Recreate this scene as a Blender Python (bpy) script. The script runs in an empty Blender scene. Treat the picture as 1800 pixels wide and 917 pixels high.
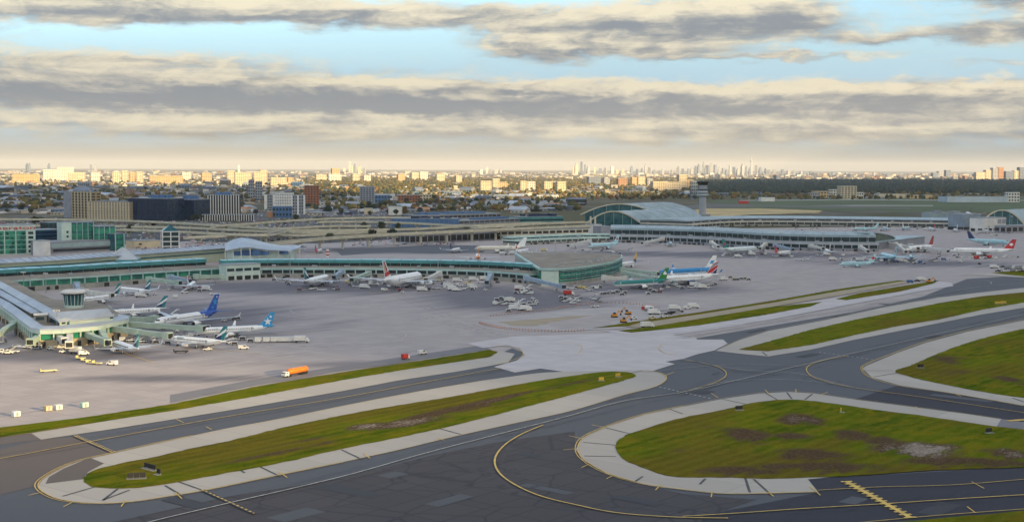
import bpy, math, random
from mathutils import Vector, Matrix
random.seed(7)
S = bpy.context.scene
COL = S.collection
R = math.radians
# ------------------------------------------------------------------ camera
CAMH, FPX, CX, CY, HOR, ROLL = 95.0, 2400.0, 900.0, 458.5, 296.0, 0.0035
pitch = math.atan((CY - HOR) / FPX)
fwd = Vector((0, math.cos(pitch), -math.sin(pitch)))
rgt0 = Vector((1, 0, 0)); up0 = rgt0.cross(fwd)
cr, sr = math.cos(ROLL), math.sin(ROLL)
rgt = rgt0 * cr + up0 * sr; up = up0 * cr - rgt0 * sr
cam_d = bpy.data.cameras.new('camera'); cam = bpy.data.objects.new('camera', cam_d); COL.objects.link(cam)
CP = Vector((0, 0, CAMH))
cam.matrix_world = Matrix(((rgt.x, up.x, -fwd.x, 0), (rgt.y, up.y, -fwd.y, 0), (rgt.z, up.z, -fwd.z, CAMH), (0, 0, 0, 1)))
cam_d.sensor_width = 36; cam_d.lens = 36 * FPX / 1800; cam_d.clip_start = 1; cam_d.clip_end = 300000
S.camera = cam
# ------------------------------------------------------------------ light
SUN_EL, SUN_AZ = R(11), R(130)          # azimuth clockwise from +Y: behind the camera, to its right
SD = Vector((math.sin(SUN_AZ) * math.cos(SUN_EL), math.cos(SUN_AZ) * math.cos(SUN_EL), math.sin(SUN_EL)))
sl = bpy.data.lights.new('sun', 'SUN'); sl.energy = 3.9; sl.angle = R(0.5); sl.color = (1.0, 0.73, 0.36)
so = bpy.data.objects.new('sun', sl); COL.objects.link(so); so.rotation_euler = SD.to_track_quat('Z', 'Y').to_euler()
S.view_settings.view_transform = 'Standard'; S.view_settings.look = 'None'
S.view_settings.exposure = 1.42; S.view_settings.gamma = 1
S.cycles.max_bounces = 5; S.cycles.diffuse_bounces = 2; S.cycles.glossy_bounces = 2; S.cycles.volume_bounces = 0
S.cycles.use_adaptive_sampling = True

W = bpy.data.worlds.new('World'); S.world = W; W.use_nodes = True
nt = W.node_tree; NN = nt.nodes; NL = nt.links
for n in list(NN): NN.remove(n)
def N_(t, tree=None, **k):
    n = (tree or nt).nodes.new(t)
    for a, b in k.items(): setattr(n, a, b)
    return n
def M_(op, a, b=None, c=None, tree=None, clamp=False):
    tr = tree or nt
    n = tr.nodes.new('ShaderNodeMath'); n.operation = op; n.use_clamp = clamp
    for i, v in enumerate((a, b, c)):
        if v is None: continue
        if isinstance(v, (int, float)): n.inputs[i].default_value = v
        else: tr.links.new(v, n.inputs[i])
    return n.outputs[0]
def MIX_(f, a, b, tree=None, blend='MIX'):
    tr = tree or nt
    n = tr.nodes.new('ShaderNodeMix'); n.data_type = 'RGBA'; n.blend_type = blend
    for s, v in ((n.inputs[0], f), (n.inputs[6], a), (n.inputs[7], b)):
        if isinstance(v, (int, float)): s.default_value = v
        elif isinstance(v, (tuple, list)): s.default_value = (*v[:3], 1)
        else: tr.links.new(v, s)
    return n.outputs[2]
def NOISE_(vec, scale, detail=4, rough=0.55, tree=None, dist=0.0):
    tr = tree or nt
    n = tr.nodes.new('ShaderNodeTexNoise'); n.inputs['Scale'].default_value = scale
    n.inputs['Detail'].default_value = detail; n.inputs['Roughness'].default_value = rough; n.inputs['Distortion'].default_value = dist
    if vec is not None: tr.links.new(vec, n.inputs['Vector'])
    return n.outputs['Fac']
def SMOOTH_(v, lo, hi, tree=None):
    tr = tree or nt
    n = tr.nodes.new('ShaderNodeMapRange'); n.interpolation_type = 'SMOOTHSTEP'
    n.inputs[1].default_value = lo; n.inputs[2].default_value = hi
    tr.links.new(v, n.inputs[0]); return n.outputs[0]
def COMB_(x, y, z=0.0, tree=None):
    tr = tree or nt
    n = tr.nodes.new('ShaderNodeCombineXYZ')
    for i, v in enumerate((x, y, z)):
        if isinstance(v, (int, float)): n.inputs[i].default_value = v
        else: tr.links.new(v, n.inputs[i])
    return n.outputs[0]
def build_sky():
    sky = N_('ShaderNodeTexSky', sky_type='NISHITA'); sky.sun_disc = False
    sky.sun_elevation = SUN_EL; sky.sun_rotation = SUN_AZ
    sky.air_density = 1.0; sky.dust_density = 0.6; sky.ozone_density = 1.6
    tc = N_('ShaderNodeTexCoord'); sp = N_('ShaderNodeSeparateXYZ'); NL.new(tc.outputs['Generated'], sp.inputs[0])
    az = M_('ARCTAN2', sp.outputs[0], sp.outputs[1])      # radians, 0 ahead
    el = M_('ARCSINE', sp.outputs[2])
    # in units of a hundredth of a radian
    A = M_('MULTIPLY', az, 100.0); E0 = M_('MULTIPLY', el, 100.0)
    # ragged edges: warp with stretched noise
    w1 = NOISE_(COMB_(M_('MULTIPLY', A, 0.22), M_('MULTIPLY', E0, 0.75)), 1.0, 7, 0.62)
    w2 = NOISE_(COMB_(M_('MULTIPLY', A, 0.06), M_('MULTIPLY', E0, 0.35), 7.3), 1.0, 5, 0.55)
    E = M_('ADD', E0, M_('MULTIPLY', M_('SUBTRACT', w1, 0.5), 2.3))
    A2 = M_('ADD', A, M_('MULTIPLY', M_('SUBTRACT', w2, 0.5), 12.0))
    dens = None; tone = None
    px = lambda x: (x - 900) / 24.0
    py = lambda y, x=900: (HOR - y) / 24.0
    blobs = [  # x, y, sx, sy in photograph pixels, weight, lightness offset
        (330, 22, 130, 24, 1.2, 0.1), (560, 28, 190, 22, 1.2, -.05), (860, 36, 260, 20, 1.15, 0.05), (1130, 40, 150, 34, 1.3, 0), (1340, 40, 140, 32, 1.25, -.1),
        (930, 82, 100, 24, 1.2, .05), (1130, 92, 150, 16, 1.1, .15), (1390, 103, 170, 6, 0.85, .25),
        (1745, 12, 110, 17, 1.1, -.2), (1720, 66, 150, 18, 1.1, -.2), (1500, 74, 110, 9, 0.8, -.1), (60, 30, 120, 20, 0.75, .15), (230, 48, 110, 11, .8, .0),
        (1720, 120, 110, 6, .6, .1),
        (230, 118, 330, 20, 0.95, 0.2), (250, 168, 620, 30, 1.35, -0.45), (900, 182, 500, 20, 1.2, -0.45), (800, 156, 520, 14, .8, .25), (1350, 172, 420, 22, 1.15, -0.05), (1700, 178, 300, 26, 1.1, -0.15),
        (250, 222, 500, 22, .8, 0.35), (900, 225, 700, 26, .85, 0.3), (1500, 225, 500, 34, .95, -0.05)]
    for x, y, sx, sy, w, t in blobs:
        da = M_('MULTIPLY', M_('SUBTRACT', A2, px(x)), 24.0 / sx)
        de = M_('MULTIPLY', M_('SUBTRACT', E, py(y)), 24.0 / sy)
        g = M_('MULTIPLY', M_('EXPONENT', M_('MULTIPLY', M_('ADD', M_('MULTIPLY', da, da), M_('MULTIPLY', de, de)), -0.8)), w)
        tt = M_('MULTIPLY', g, M_('ADD', M_('MULTIPLY', de, 0.62), t))
        dens = g if dens is None else M_('ADD', dens, g)
        tone = tt if tone is None else M_('ADD', tone, tt)
    # the sky goes on above and around the frame as broken cloud of the same kind
    cpl = COMB_(M_('DIVIDE', sp.outputs[0], M_('ADD', M_('ABSOLUTE', sp.outputs[2]), 0.08)), M_('DIVIDE', sp.outputs[1], M_('ADD', M_('ABSOLUTE', sp.outputs[2]), 0.08)))
    far = NOISE_(cpl, 0.55, 6, 0.58)
    outside = SMOOTH_(M_('ADD', E0, M_('MULTIPLY', M_('ABSOLUTE', M_('MULTIPLY', A, 0.16)), 1.0)), 12.5, 17.0)
    dens = M_('ADD', dens, M_('MULTIPLY', outside, SMOOTH_(far, 0.40, 0.62)))
    det = NOISE_(COMB_(M_('MULTIPLY', A2, 0.40), M_('MULTIPLY', E, 1.05), 3.1), 1.0, 9, 0.64)
    det2 = NOISE_(COMB_(M_('MULTIPLY', A, 0.08), M_('MULTIPLY', E0, 1.1), 9.1), 1.0, 7, 0.6)
    d2 = M_('ADD', dens, M_('MULTIPLY', M_('SUBTRACT', det, 0.5), 1.5))
    alpha = M_('MULTIPLY', SMOOTH_(d2, 0.18, 1.15), 0.96)
    tone = M_('ADD', M_('ADD', M_('MULTIPLY', tone, 1.0), M_('MULTIPLY', M_('SUBTRACT', det, 0.5), 2.6)), M_('MULTIPLY', M_('SUBTRACT', det2, 0.5), 2.4))
    shade = SMOOTH_(tone, -0.75, 0.72)
    K = 5.6
    dark = (0.168 * K, 0.178 * K, 0.190 * K); lite = (0.53 * K, 0.47 * K, 0.345 * K)
    ccol = MIX_(shade, dark, lite)
    # overcast sky law: the zenith is brighter than the horizon; clouds near the sun are brighter still
    dt = N_('ShaderNodeVectorMath', operation='DOT_PRODUCT'); NL.new(tc.outputs['Generated'], dt.inputs[0]); dt.inputs[1].default_value = SD
    near = M_('POWER', M_('MULTIPLY', M_('ADD', dt.outputs['Value'], 1.0), 0.5), 4.0)
    gain = M_('MULTIPLY', M_('ADD', 1.0, M_('MULTIPLY', M_('MAXIMUM', sp.outputs[2], 0.0), 2.0)), M_('ADD', 1.0, M_('MULTIPLY', near, 1.6)))
    gv = N_('ShaderNodeVectorMath', operation='SCALE'); NL.new(ccol, gv.inputs[0]); NL.new(gain, gv.inputs['Scale']); ccol = gv.outputs[0]
    bw = N_('ShaderNodeVectorMath', operation='MULTIPLY'); NL.new(sky.outputs[0], bw.inputs[0]); bw.inputs[1].default_value = SKYMUL
    skyc = MIX_(SMOOTH_(E0, 5.0, 14.0), (0.31 * K, 0.45 * K, 0.54 * K), bw.outputs[0])
    c = MIX_(alpha, skyc, ccol)
    hz = M_('SUBTRACT', 1.0, SMOOTH_(M_('ADD', E0, M_('MULTIPLY', M_('SUBTRACT', det2, 0.5), 1.5)), 0.4, 3.2))
    hcol = MIX_(SMOOTH_(A, -12.0, 30.0), (0.215 * K, 0.185 * K, 0.120 * K), (0.165 * K, 0.170 * K, 0.150 * K))
    c = MIX_(M_('MULTIPLY', hz, 0.92), c, hcol)
    bg = N_('ShaderNodeBackground'); NL.new(c, bg.inputs[0]); bg.inputs[1].default_value = 0.1
    out = N_('ShaderNodeOutputWorld'); NL.new(bg.outputs[0], out.inputs[0])
SKYMUL = (0.85, 0.95, 1.1)
build_sky()
# ------------------------------------------------------------------ picking ground points
def ray(px, py):
    return (rgt * ((px - CX) / FPX) + up * ((CY - py) / FPX) + fwd)
def G(px, py, z=0.0):
    d = ray(px, py); t = (z - CAMH) / d.z
    return CP + d * t
def zat(P, py):                       # height above P whose image lies on row py
    # solve along column through P
    lo, hi = -50.0, 1500.0
    for _ in range(50):
        m = (lo + hi) / 2; q = Vector((P.x, P.y, m)) - CP
        y = CY - FPX * q.dot(up) / q.dot(fwd)
        if y > py: lo = m
        else: hi = m
    return (lo + hi) / 2
def mpp(P): return (P - CP).dot(fwd) / FPX
def proj(P):
    q = P - CP; k = FPX / q.dot(fwd)
    return (CX + k * q.dot(rgt), CY - k * q.dot(up))
def smooth(pts, closed=False, n=6):
    P = [Vector(p) for p in pts]; out = []; m = len(P)
    for i in range(m if closed else m - 1):
        if closed: a, b, c, d = P[(i - 1) % m], P[i], P[(i + 1) % m], P[(i + 2) % m]
        else: a, b, c, d = P[max(i - 1, 0)], P[i], P[i + 1], P[min(i + 2, m - 1)]
        # centripetal Catmull-Rom
        t0 = 0; t1 = t0 + max((b - a).length, 1e-3) ** .5; t2 = t1 + max((c - b).length, 1e-3) ** .5; t3 = t2 + max((d - c).length, 1e-3) ** .5
        for k in range(n):
            t = t1 + (t2 - t1) * k / n
            A1 = a * ((t1 - t) / (t1 - t0)) + b * ((t - t0) / (t1 - t0)); A2 = b * ((t2 - t) / (t2 - t1)) + c * ((t - t1) / (t2 - t1)); A3 = c * ((t3 - t) / (t3 - t2)) + d * ((t - t2) / (t3 - t2))
            B1 = A1 * ((t2 - t) / (t2 - t0)) + A2 * ((t - t0) / (t2 - t0)); B2 = A2 * ((t3 - t) / (t3 - t1)) + A3 * ((t - t1) / (t3 - t1))
            out.append(B1 * ((t2 - t) / (t2 - t1)) + B2 * ((t - t1) / (t2 - t1)))
    if not closed: out.append(P[-1])
    return out
# ------------------------------------------------------------------ materials
MATS = {}
def mat(name, c, c2=None, scale=0.05, detail=5, rough=0.75, stretch=(1, 1, 1), rot=0.0, lo=0.35, hi=0.65, metal=0.0, spec=0.3, bump=0.0, coord='Object', island=None):
    if name in MATS: return MATS[name]
    m = bpy.data.materials.new(name); m.use_nodes = True; t = m.node_tree
    b = t.nodes['Principled BSDF']; b.inputs['Roughness'].default_value = rough; b.inputs['Metallic'].default_value = metal
    b.inputs['Specular IOR Level'].default_value = spec
    if c2 is None: c2 = tuple(x * 0.82 for x in c)
    if coord == 'World': v = t.nodes.new('ShaderNodeNewGeometry').outputs['Position']
    else: v = t.nodes.new('ShaderNodeTexCoord').outputs['Object']
    mp = t.nodes.new('ShaderNodeMapping'); mp.inputs['Scale'].default_value = stretch; mp.inputs['Rotation'].default_value = (0, 0, rot); t.links.new(v, mp.inputs[0])
    n = NOISE_(mp.outputs[0], scale, detail, 0.6, tree=t)
    col = MIX_(SMOOTH_(n, lo, hi, t), c2, c, t)
    if island:
        g = t.nodes.new('ShaderNodeNewGeometry'); rp = t.nodes.new('ShaderNodeValToRGB'); rp.color_ramp.interpolation = 'CONSTANT'
        e = rp.color_ramp.elements
        while len(e) > 1: e.remove(e[-1])
        e[0].position = 0; e[0].color = (*island[0], 1)
        for i, cc in enumerate(island[1:], 1): x = e.new(i / len(island)); x.color = (*cc, 1)
        t.links.new(g.outputs['Random Per Island'], rp.inputs[0])
        col = MIX_(1.0, rp.outputs[0], col, t, 'MULTIPLY')
    t.links.new(col, b.inputs['Base Color'])
    if bump:
        bp = t.nodes.new('ShaderNodeBump'); bp.inputs['Strength'].default_value = bump; bp.inputs['Distance'].default_value = 1.0
        t.links.new(n, bp.inputs['Height']); t.links.new(bp.outputs[0], b.inputs['Normal'])
    MATS[name] = m; return m
# ------------------------------------------------------------------ mesh builder
class MB:
    def __init__(s): s.v = []; s.f = []; s.m = []
    def add(s, vs, fs, mi=0):
        o = len(s.v); s.v += [tuple(v) for v in vs]
        for f in fs: s.f.append([o + i for i in f]); s.m.append(mi)
        return s
    def box(s, cx, cy, z0, sx, sy, sz, rz=0.0, mi=0, taper=1.0):
        c, k = math.cos(rz), math.sin(rz); vs = []
        for z, q in ((z0, 1.0), (z0 + sz, taper)):
            for ax, ay in ((-1, -1), (1, -1), (1, 1), (-1, 1)):
                x, y = ax * sx / 2 * q, ay * sy / 2 * q
                vs.append((cx + c * x - k * y, cy + k * x + c * y, z))
        return s.add(vs, [(3, 2, 1, 0), (4, 5, 6, 7), (0, 1, 5, 4), (1, 2, 6, 5), (2, 3, 7, 6), (3, 0, 4, 7)], mi)
    def prism(s, poly, z0, z1, mi=0, mtop=None, bottom=True):
        n = len(poly); vs = [(p[0], p[1], z0) for p in poly] + [(p[0], p[1], z1) for p in poly]
        s.add(vs, [(i, (i + 1) % n, n + (i + 1) % n, n + i) for i in range(n)] + ([tuple(range(n - 1, -1, -1))] if bottom else []), mi)
        s.add([(p[0], p[1], z1) for p in poly], [tuple(range(n))], mi if mtop is None else mtop); return s
    def cyl(s, p, q, r0, r1=None, n=10, mi=0, caps=True):
        p, q = Vector(p), Vector(q); r1 = r0 if r1 is None else r1
        d = (q - p).normalized(); a = d.orthogonal().normalized(); b = d.cross(a)
        vs = []
        for c, r in ((p, r0), (q, r1)):
            for i in range(n):
                t = 2 * math.pi * i / n; vs.append(c + a * (r * math.cos(t)) + b * (r * math.sin(t)))
        fs = [(i, (i + 1) % n, n + (i + 1) % n, n + i) for i in range(n)]
        if caps: fs += [tuple(range(n - 1, -1, -1)), tuple(range(n, 2 * n))]
        return s.add(vs, fs, mi)
    def beam(s, p, q, w, h, mi=0):
        p, q = Vector(p), Vector(q); d = (q - p).normalized()
        a = d.cross(Vector((0, 0, 1)));  a = a.normalized() if a.length > 1e-4 else Vector((1, 0, 0))
        b = a.cross(d).normalized(); vs = []
        for c in (p, q):
            for i, j in ((-1, -1), (1, -1), (1, 1), (-1, 1)): vs.append(c + a * (i * w / 2) + b * (j * h / 2))
        return s.add(vs, [(0, 1, 2, 3), (7, 6, 5, 4), (0, 4, 5, 1), (1, 5, 6, 2), (2, 6, 7, 3), (3, 7, 4, 0)], mi)
    def sweep(s, path, prof, mi=0, caps=True, closed=True):
        n = len(path); k = len(prof); vs = []
        for i, p in enumerate(path):
            nr = pnorm(path, i)
            for o, z in prof: vs.append((p[0] + nr[0] * o, p[1] + nr[1] * o, z))
        fs = []
        for i in range(n - 1):
            for j in range(k if closed else k - 1):
                j2 = (j + 1) % k
                fs.append((i * k + j, i * k + j2, (i + 1) * k + j2, (i + 1) * k + j))
        if caps and closed: fs += [tuple(range(k - 1, -1, -1)), tuple((n - 1) * k + j for j in range(k))]
        return s.add(vs, fs, mi)
    def loft(s, rings, mi=0, caps=True, fmat=None):
        k = len(rings[0]); o = len(s.v)
        for r in rings: s.v += [tuple(v) for v in r]
        for i in range(len(rings) - 1):
            for j in range(k):
                s.f.append([o + i * k + j, o + i * k + (j + 1) % k, o + (i + 1) * k + (j + 1) % k, o + (i + 1) * k + j])
                s.m.append(fmat(i, j) if fmat else mi)
        if caps:
            s.f.append([o + j for j in range(k - 1, -1, -1)]); s.m.append(fmat(0, 0) if fmat else mi)
            s.f.append([o + (len(rings) - 1) * k + j for j in range(k)]); s.m.append(fmat(len(rings) - 2, 0) if fmat else mi)
        return s
    def mesh(s, name, mats, smooth=False):
        me = bpy.data.meshes.new(name); me.from_pydata(s.v, [], s.f)
        for m in (mats if isinstance(mats, (list, tuple)) else [mats]): me.materials.append(m)
        me.polygons.foreach_set('material_index', s.m)
        if smooth: me.polygons.foreach_set('use_smooth', [True] * len(s.f))
        me.update(); return me
    def build(s, name, mats, parent=None, smooth=False, label=None, kind=None):
        o = bpy.data.objects.new(name, s.mesh(name, mats, smooth)); COL.objects.link(o)
        if parent: o.parent = parent
        if label: o['label'] = label
        if kind: o['kind'] = kind
        return o
def pnorm(path, i):
    a = path[max(i - 1, 0)]; b = path[min(i + 1, len(path) - 1)]
    d = Vector((b[0] - a[0], b[1] - a[1])); d.normalize()
    return (-d.y, d.x)
def tag(o, label=None, cat=None, group=None, kind=None):
    if label: o['label'] = label
    if cat: o['category'] = cat
    if group: o['group'] = group
    if kind: o['kind'] = kind
    return o
def empty(name, loc, rz=0.0, label=None, cat=None, group=None):
    o = bpy.data.objects.new(name, None); COL.objects.link(o); o.location = loc; o.rotation_euler = (0, 0, rz)
    o.empty_display_size = 1; return tag(o, label, cat, group)
KIDS = {}
def copy_tree(o, parent=None):
    c = o.copy(); COL.objects.link(c)
    if parent: c.parent = parent
    for ch in list(o.children): copy_tree(ch, c)
    return c
ZN = [0]
def sheet(name, pts, z, m, px=True, curve=False, n=6, label=None):
    ZN[0] += 1; z += .0007 * ZN[0]
    P = [G(*p) if px else Vector((p[0], p[1], 0)) for p in pts]
    if curve: P = smooth(P, True, n)
    jit = {'grass': .45, 'works_area': 1.2, 'field': 6.0}.get(name, 0)
    if jit:
        rs = random.Random(len(P)); Q = []
        for i, p in enumerate(P):
            q = P[(i + 1) % len(P)]; n_ = max(1, min(160, int((q - p).length / 2.6))); nr = Vector((-(q - p).y, (q - p).x, 0)).normalized() if (q - p).length > 1e-6 else Vector((0, 0, 0))
            for k in range(n_): Q.append(p.lerp(q, k / n_) + nr * rs.gauss(0, jit) * .5)
        P = Q
    b = MB(); b.add([(p.x, p.y, z) for p in P], [tuple(range(len(P)))])
    o = b.build(name, m, kind='structure')
    return o
def ribbon_mb(b, pts, w, z, curve=True, n=8, dash=None, mi=0, px=True, off=0.0):
    P = [G(*p) if px else Vector(p) for p in pts]
    if curve and len(P) > 2: P = smooth(P, False, n)
    elif dash and len(P) == 2: P = [P[0].lerp(P[1], i / 200) for i in range(201)]
    L = []; Rr = []; s_ = 0; prev = None
    for i, p in enumerate(P):
        nr = Vector((*pnorm(P, i), 0))
        L.append(p + nr * (off + w / 2)); Rr.append(p + nr * (off - w / 2))
    for i in range(len(P) - 1):
        if dash:
            s_ += (P[i + 1] - P[i]).length
            if (s_ % dash[0]) > dash[1]: continue
        b.add([(q.x, q.y, z) for q in (Rr[i], Rr[i + 1], L[i + 1], L[i])], [(0, 1, 2, 3)], mi)
# ------------------------------------------------------------------ ground
_a, _b = G(200, 770), G(850, 655); TAXI = math.atan2(_b.y - _a.y, _b.x - _a.x)
def ground_mat():
    m = bpy.data.materials.new('ground'); m.use_nodes = True; t = m.node_tree; b = t.nodes['Principled BSDF']; b.inputs['Roughness'].default_value = .9; b.inputs['Specular IOR Level'].default_value = .1
    pos = t.nodes.new('ShaderNodeNewGeometry').outputs['Position']
    v = t.nodes.new('ShaderNodeTexVoronoi'); v.inputs['Scale'].default_value = 0.011; t.links.new(pos, v.inputs[0])
    rp = t.nodes.new('ShaderNodeValToRGB'); rp.color_ramp.interpolation = 'CONSTANT'; e = rp.color_ramp.elements
    cols = [(.10, .10, .105), (.055, .075, .03), (.16, .15, .14), (.07, .065, .035), (.12, .12, .13), (.10, .085, .04), (.22, .20, .18), (.06, .06, .065)]
    e[0].color = (*cols[0], 1); e[1].position = 1 / 8; e[1].color = (*cols[1], 1)
    for i in range(2, 8): x = e.new(i / 8); x.color = (*cols[i], 1)
    sx = t.nodes.new('ShaderNodeSeparateColor'); t.links.new(v.outputs['Color'], sx.inputs[0]); t.links.new(sx.outputs[0], rp.inputs[0])
    n = NOISE_(pos, 0.03, 6, .65, t); c = MIX_(SMOOTH_(n, .35, .65, t), rp.outputs[0], (.09, .08, .045), t)
    n2 = NOISE_(pos, 0.0006, 4, .6, t); c = MIX_(SMOOTH_(n2, .4, .6, t), c, (.085, .085, .04), t)
    t.links.new(c, b.inputs['Base Color']); return m
def ground_disc():
    rings = [0, 150, 400, 800, 1500, 3000, 6000, 12000, 24000, 48000, 98000]; n = 72; b = MB(); vs = [(0, 0, -.3)]; fs = []
    for r in rings[1:]:
        for i in range(n): a = 2 * math.pi * i / n; vs.append((r * math.cos(a), r * math.sin(a), -.3))
    for i in range(n): fs.append((0, 1 + i, 1 + (i + 1) % n))
    for k in range(len(rings) - 2):
        o = 1 + k * n
        for i in range(n): fs.append((o + i, o + n + i, o + n + (i + 1) % n, o + (i + 1) % n))
    b.add(vs, fs); b.build('ground', ground_mat(), kind='structure')
ground_disc()
def pave_mat(name, c, c2, slab=None, joint=0.75, streak=(0.12, 1.0), sc=0.05, rough=.8, crack=None, spec=.25, worn=(), worn_shade_c=None):
    m = bpy.data.materials.new(name); m.use_nodes = True; t = m.node_tree; b = t.nodes['Principled BSDF']
    b.inputs['Roughness'].default_value = rough; b.inputs['Specular IOR Level'].default_value = spec
    pos = t.nodes.new('ShaderNodeNewGeometry').outputs['Position']
    mp = t.nodes.new('ShaderNodeMapping'); mp.vector_type = 'TEXTURE'; mp.inputs['Rotation'].default_value = (0, 0, TAXI); t.links.new(pos, mp.inputs[0])
    mp2 = t.nodes.new('ShaderNodeMapping'); mp2.inputs['Scale'].default_value = (streak[0], streak[1], 1); t.links.new(mp.outputs[0], mp2.inputs[0])
    n1 = NOISE_(mp2.outputs[0], sc, 6, .6, t); n2 = NOISE_(pos, sc * .35, 5, .6, t); n3 = NOISE_(pos, 1.2, 4, .7, t)
    f = M_('ADD', M_('MULTIPLY', n1, .55), M_('ADD', M_('MULTIPLY', n2, .35), M_('MULTIPLY', n3, .1, tree=t), tree=t), tree=t)
    col = MIX_(SMOOTH_(f, .36, .62, t), c2, c, t)
    for (px, py, rx, ry, w) in worn:
        P = G(px, py); k = mpp(P); ax = rx * k; ay = ry * k * (P - CP).dot(fwd) / CAMH
        sp = t.nodes.new('ShaderNodeSeparateXYZ'); t.links.new(pos, sp.inputs[0])
        dx = M_('DIVIDE', M_('SUBTRACT', sp.outputs[0], P.x, tree=t), ax, tree=t); dy = M_('DIVIDE', M_('SUBTRACT', sp.outputs[1], P.y, tree=t), ay, tree=t)
        g = M_('MULTIPLY', M_('EXPONENT', M_('MULTIPLY', M_('ADD', M_('MULTIPLY', dx, dx, tree=t), M_('MULTIPLY', dy, dy, tree=t), tree=t), -1.0, tree=t), tree=t), w, tree=t)
        col = MIX_(SMOOTH_(M_('ADD', g, M_('MULTIPLY', M_('SUBTRACT', n1, .5, tree=t), 1.1, tree=t), tree=t), .15, .85, t), col, worn_shade_c, t)
    if slab:
        br = t.nodes.new('ShaderNodeTexBrick'); br.offset = 0; br.inputs['Scale'].default_value = 1.0; br.inputs['Brick Width'].default_value = slab[0]; br.inputs['Row Height'].default_value = slab[1]
        br.inputs['Mortar Size'].default_value = slab[2]; br.inputs['Color1'].default_value = (1, 1, 1, 1); br.inputs['Color2'].default_value = (.88, .88, .89, 1); br.inputs['Mortar'].default_value = (joint, joint, joint, 1); br.inputs['Mortar Smooth'].default_value = .4
        t.links.new(mp.outputs[0], br.inputs[0]); col = MIX_(1.0, col, br.outputs[0], t, 'MULTIPLY')
    if crack:
        vo = t.nodes.new('ShaderNodeTexVoronoi'); vo.feature = 'DISTANCE_TO_EDGE'; vo.inputs['Scale'].default_value = crack[0]
        w = NOISE_(pos, .08, 3, .6, t); vv = t.nodes.new('ShaderNodeVectorMath'); vv.operation = 'ADD'; t.links.new(mp2.outputs[0] if crack[2] else pos, vv.inputs[0]); t.links.new(M_('MULTIPLY', w, 4.0, tree=t), vv.inputs[1]); t.links.new(vv.outputs[0], vo.inputs[0])
        col = MIX_(M_('MULTIPLY', M_('SUBTRACT', 1.0, SMOOTH_(vo.outputs[0], 0, crack[1], t), tree=t), .55, tree=t), col, (.025, .025, .03), t)
    t.links.new(col, b.inputs['Base Color'])
    bp = t.nodes.new('ShaderNodeBump'); bp.inputs['Strength'].default_value = .15; bp.inputs['Distance'].default_value = .3; t.links.new(n3, bp.inputs['Height']); t.links.new(bp.outputs[0], b.inputs['Normal'])
    MATS[name] = m; return m
M_APRON = pave_mat('apron_concrete', (.40, .36, .355), (.265, .245, .262), slab=(9, 9, .3), joint=.82, streak=(.10, 1), sc=.045, worn_shade_c=(.155, .148, .170), worn=[(250, 560, 300, 38, 1.0), (120, 625, 260, 14, .9), (560, 505, 330, 14, 1.0), (900, 525, 170, 22, 1.1), (1150, 506, 170, 12, 1.0), (1350, 448, 260, 7, 1.0), (1600, 462, 200, 8, .9), (700, 440, 200, 6, 1.1), (1080, 446, 160, 6, .9), (330, 665, 330, 9, .75), (640, 640, 260, 8, .6), (600, 570, 60, 16, .4)])  # gate wear that also paints the shade under the parked jets
M_APRON2 = pave_mat('apron_worn', (.20, .195, .21), (.135, .135, .15), slab=(9, 9, .25), joint=.85, sc=.05)
M_LIGHT = pave_mat('new_concrete', (.52, .49, .50), (.40, .385, .40), slab=(7.5, 7.5, .22), joint=.87, sc=.05)
M_SHOULDER = pave_mat('shoulder_concrete', (.44, .41, .37), (.37, .345, .32), slab=(15, 200, .18), joint=.72, sc=.09, streak=(.4, 1))
M_ASPH = pave_mat('asphalt', (.086, .090, .102), (.043, .046, .055), sc=.055, streak=(.05, 1), rough=.7)
M_ASPH2 = pave_mat('old_asphalt', (.070, .064, .068), (.040, .038, .043), sc=.06, streak=(.25, 1), crack=(.05, .035, False), slab=(18, 11, .25), joint=.55)
M_ASPH3 = pave_mat('new_asphalt', (.034, .034, .046), (.026, .026, .035), sc=.05, streak=(.05, 1))
M_BROWN = pave_mat('brown_asphalt', (.125, .105, .095), (.075, .066, .064), sc=.08, streak=(.5, 1))
M_PAD = pave_mat('works_concrete', (.43, .40, .40), (.30, .28, .285), slab=(9, 9, .25), sc=.06)
M_DIRT = pave_mat('gravel_strip', (.37, .31, .22), (.26, .215, .15), sc=.12, slab=(6, 30, .5), joint=.8)
M_YEL = mat('yellow_paint', (.72, .50, .12), (.46, .33, .11), scale=.5, rough=.7, coord='World', lo=.3, hi=.62, detail=8)
M_WHT = mat('pale_paint', (.60, .59, .54), (.38, .38, .37), scale=.5, rough=.7, coord='World')
M_TAR = mat('tar_joint', (.05, .05, .05), (.10, .10, .10), scale=.3, coord='World')
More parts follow.
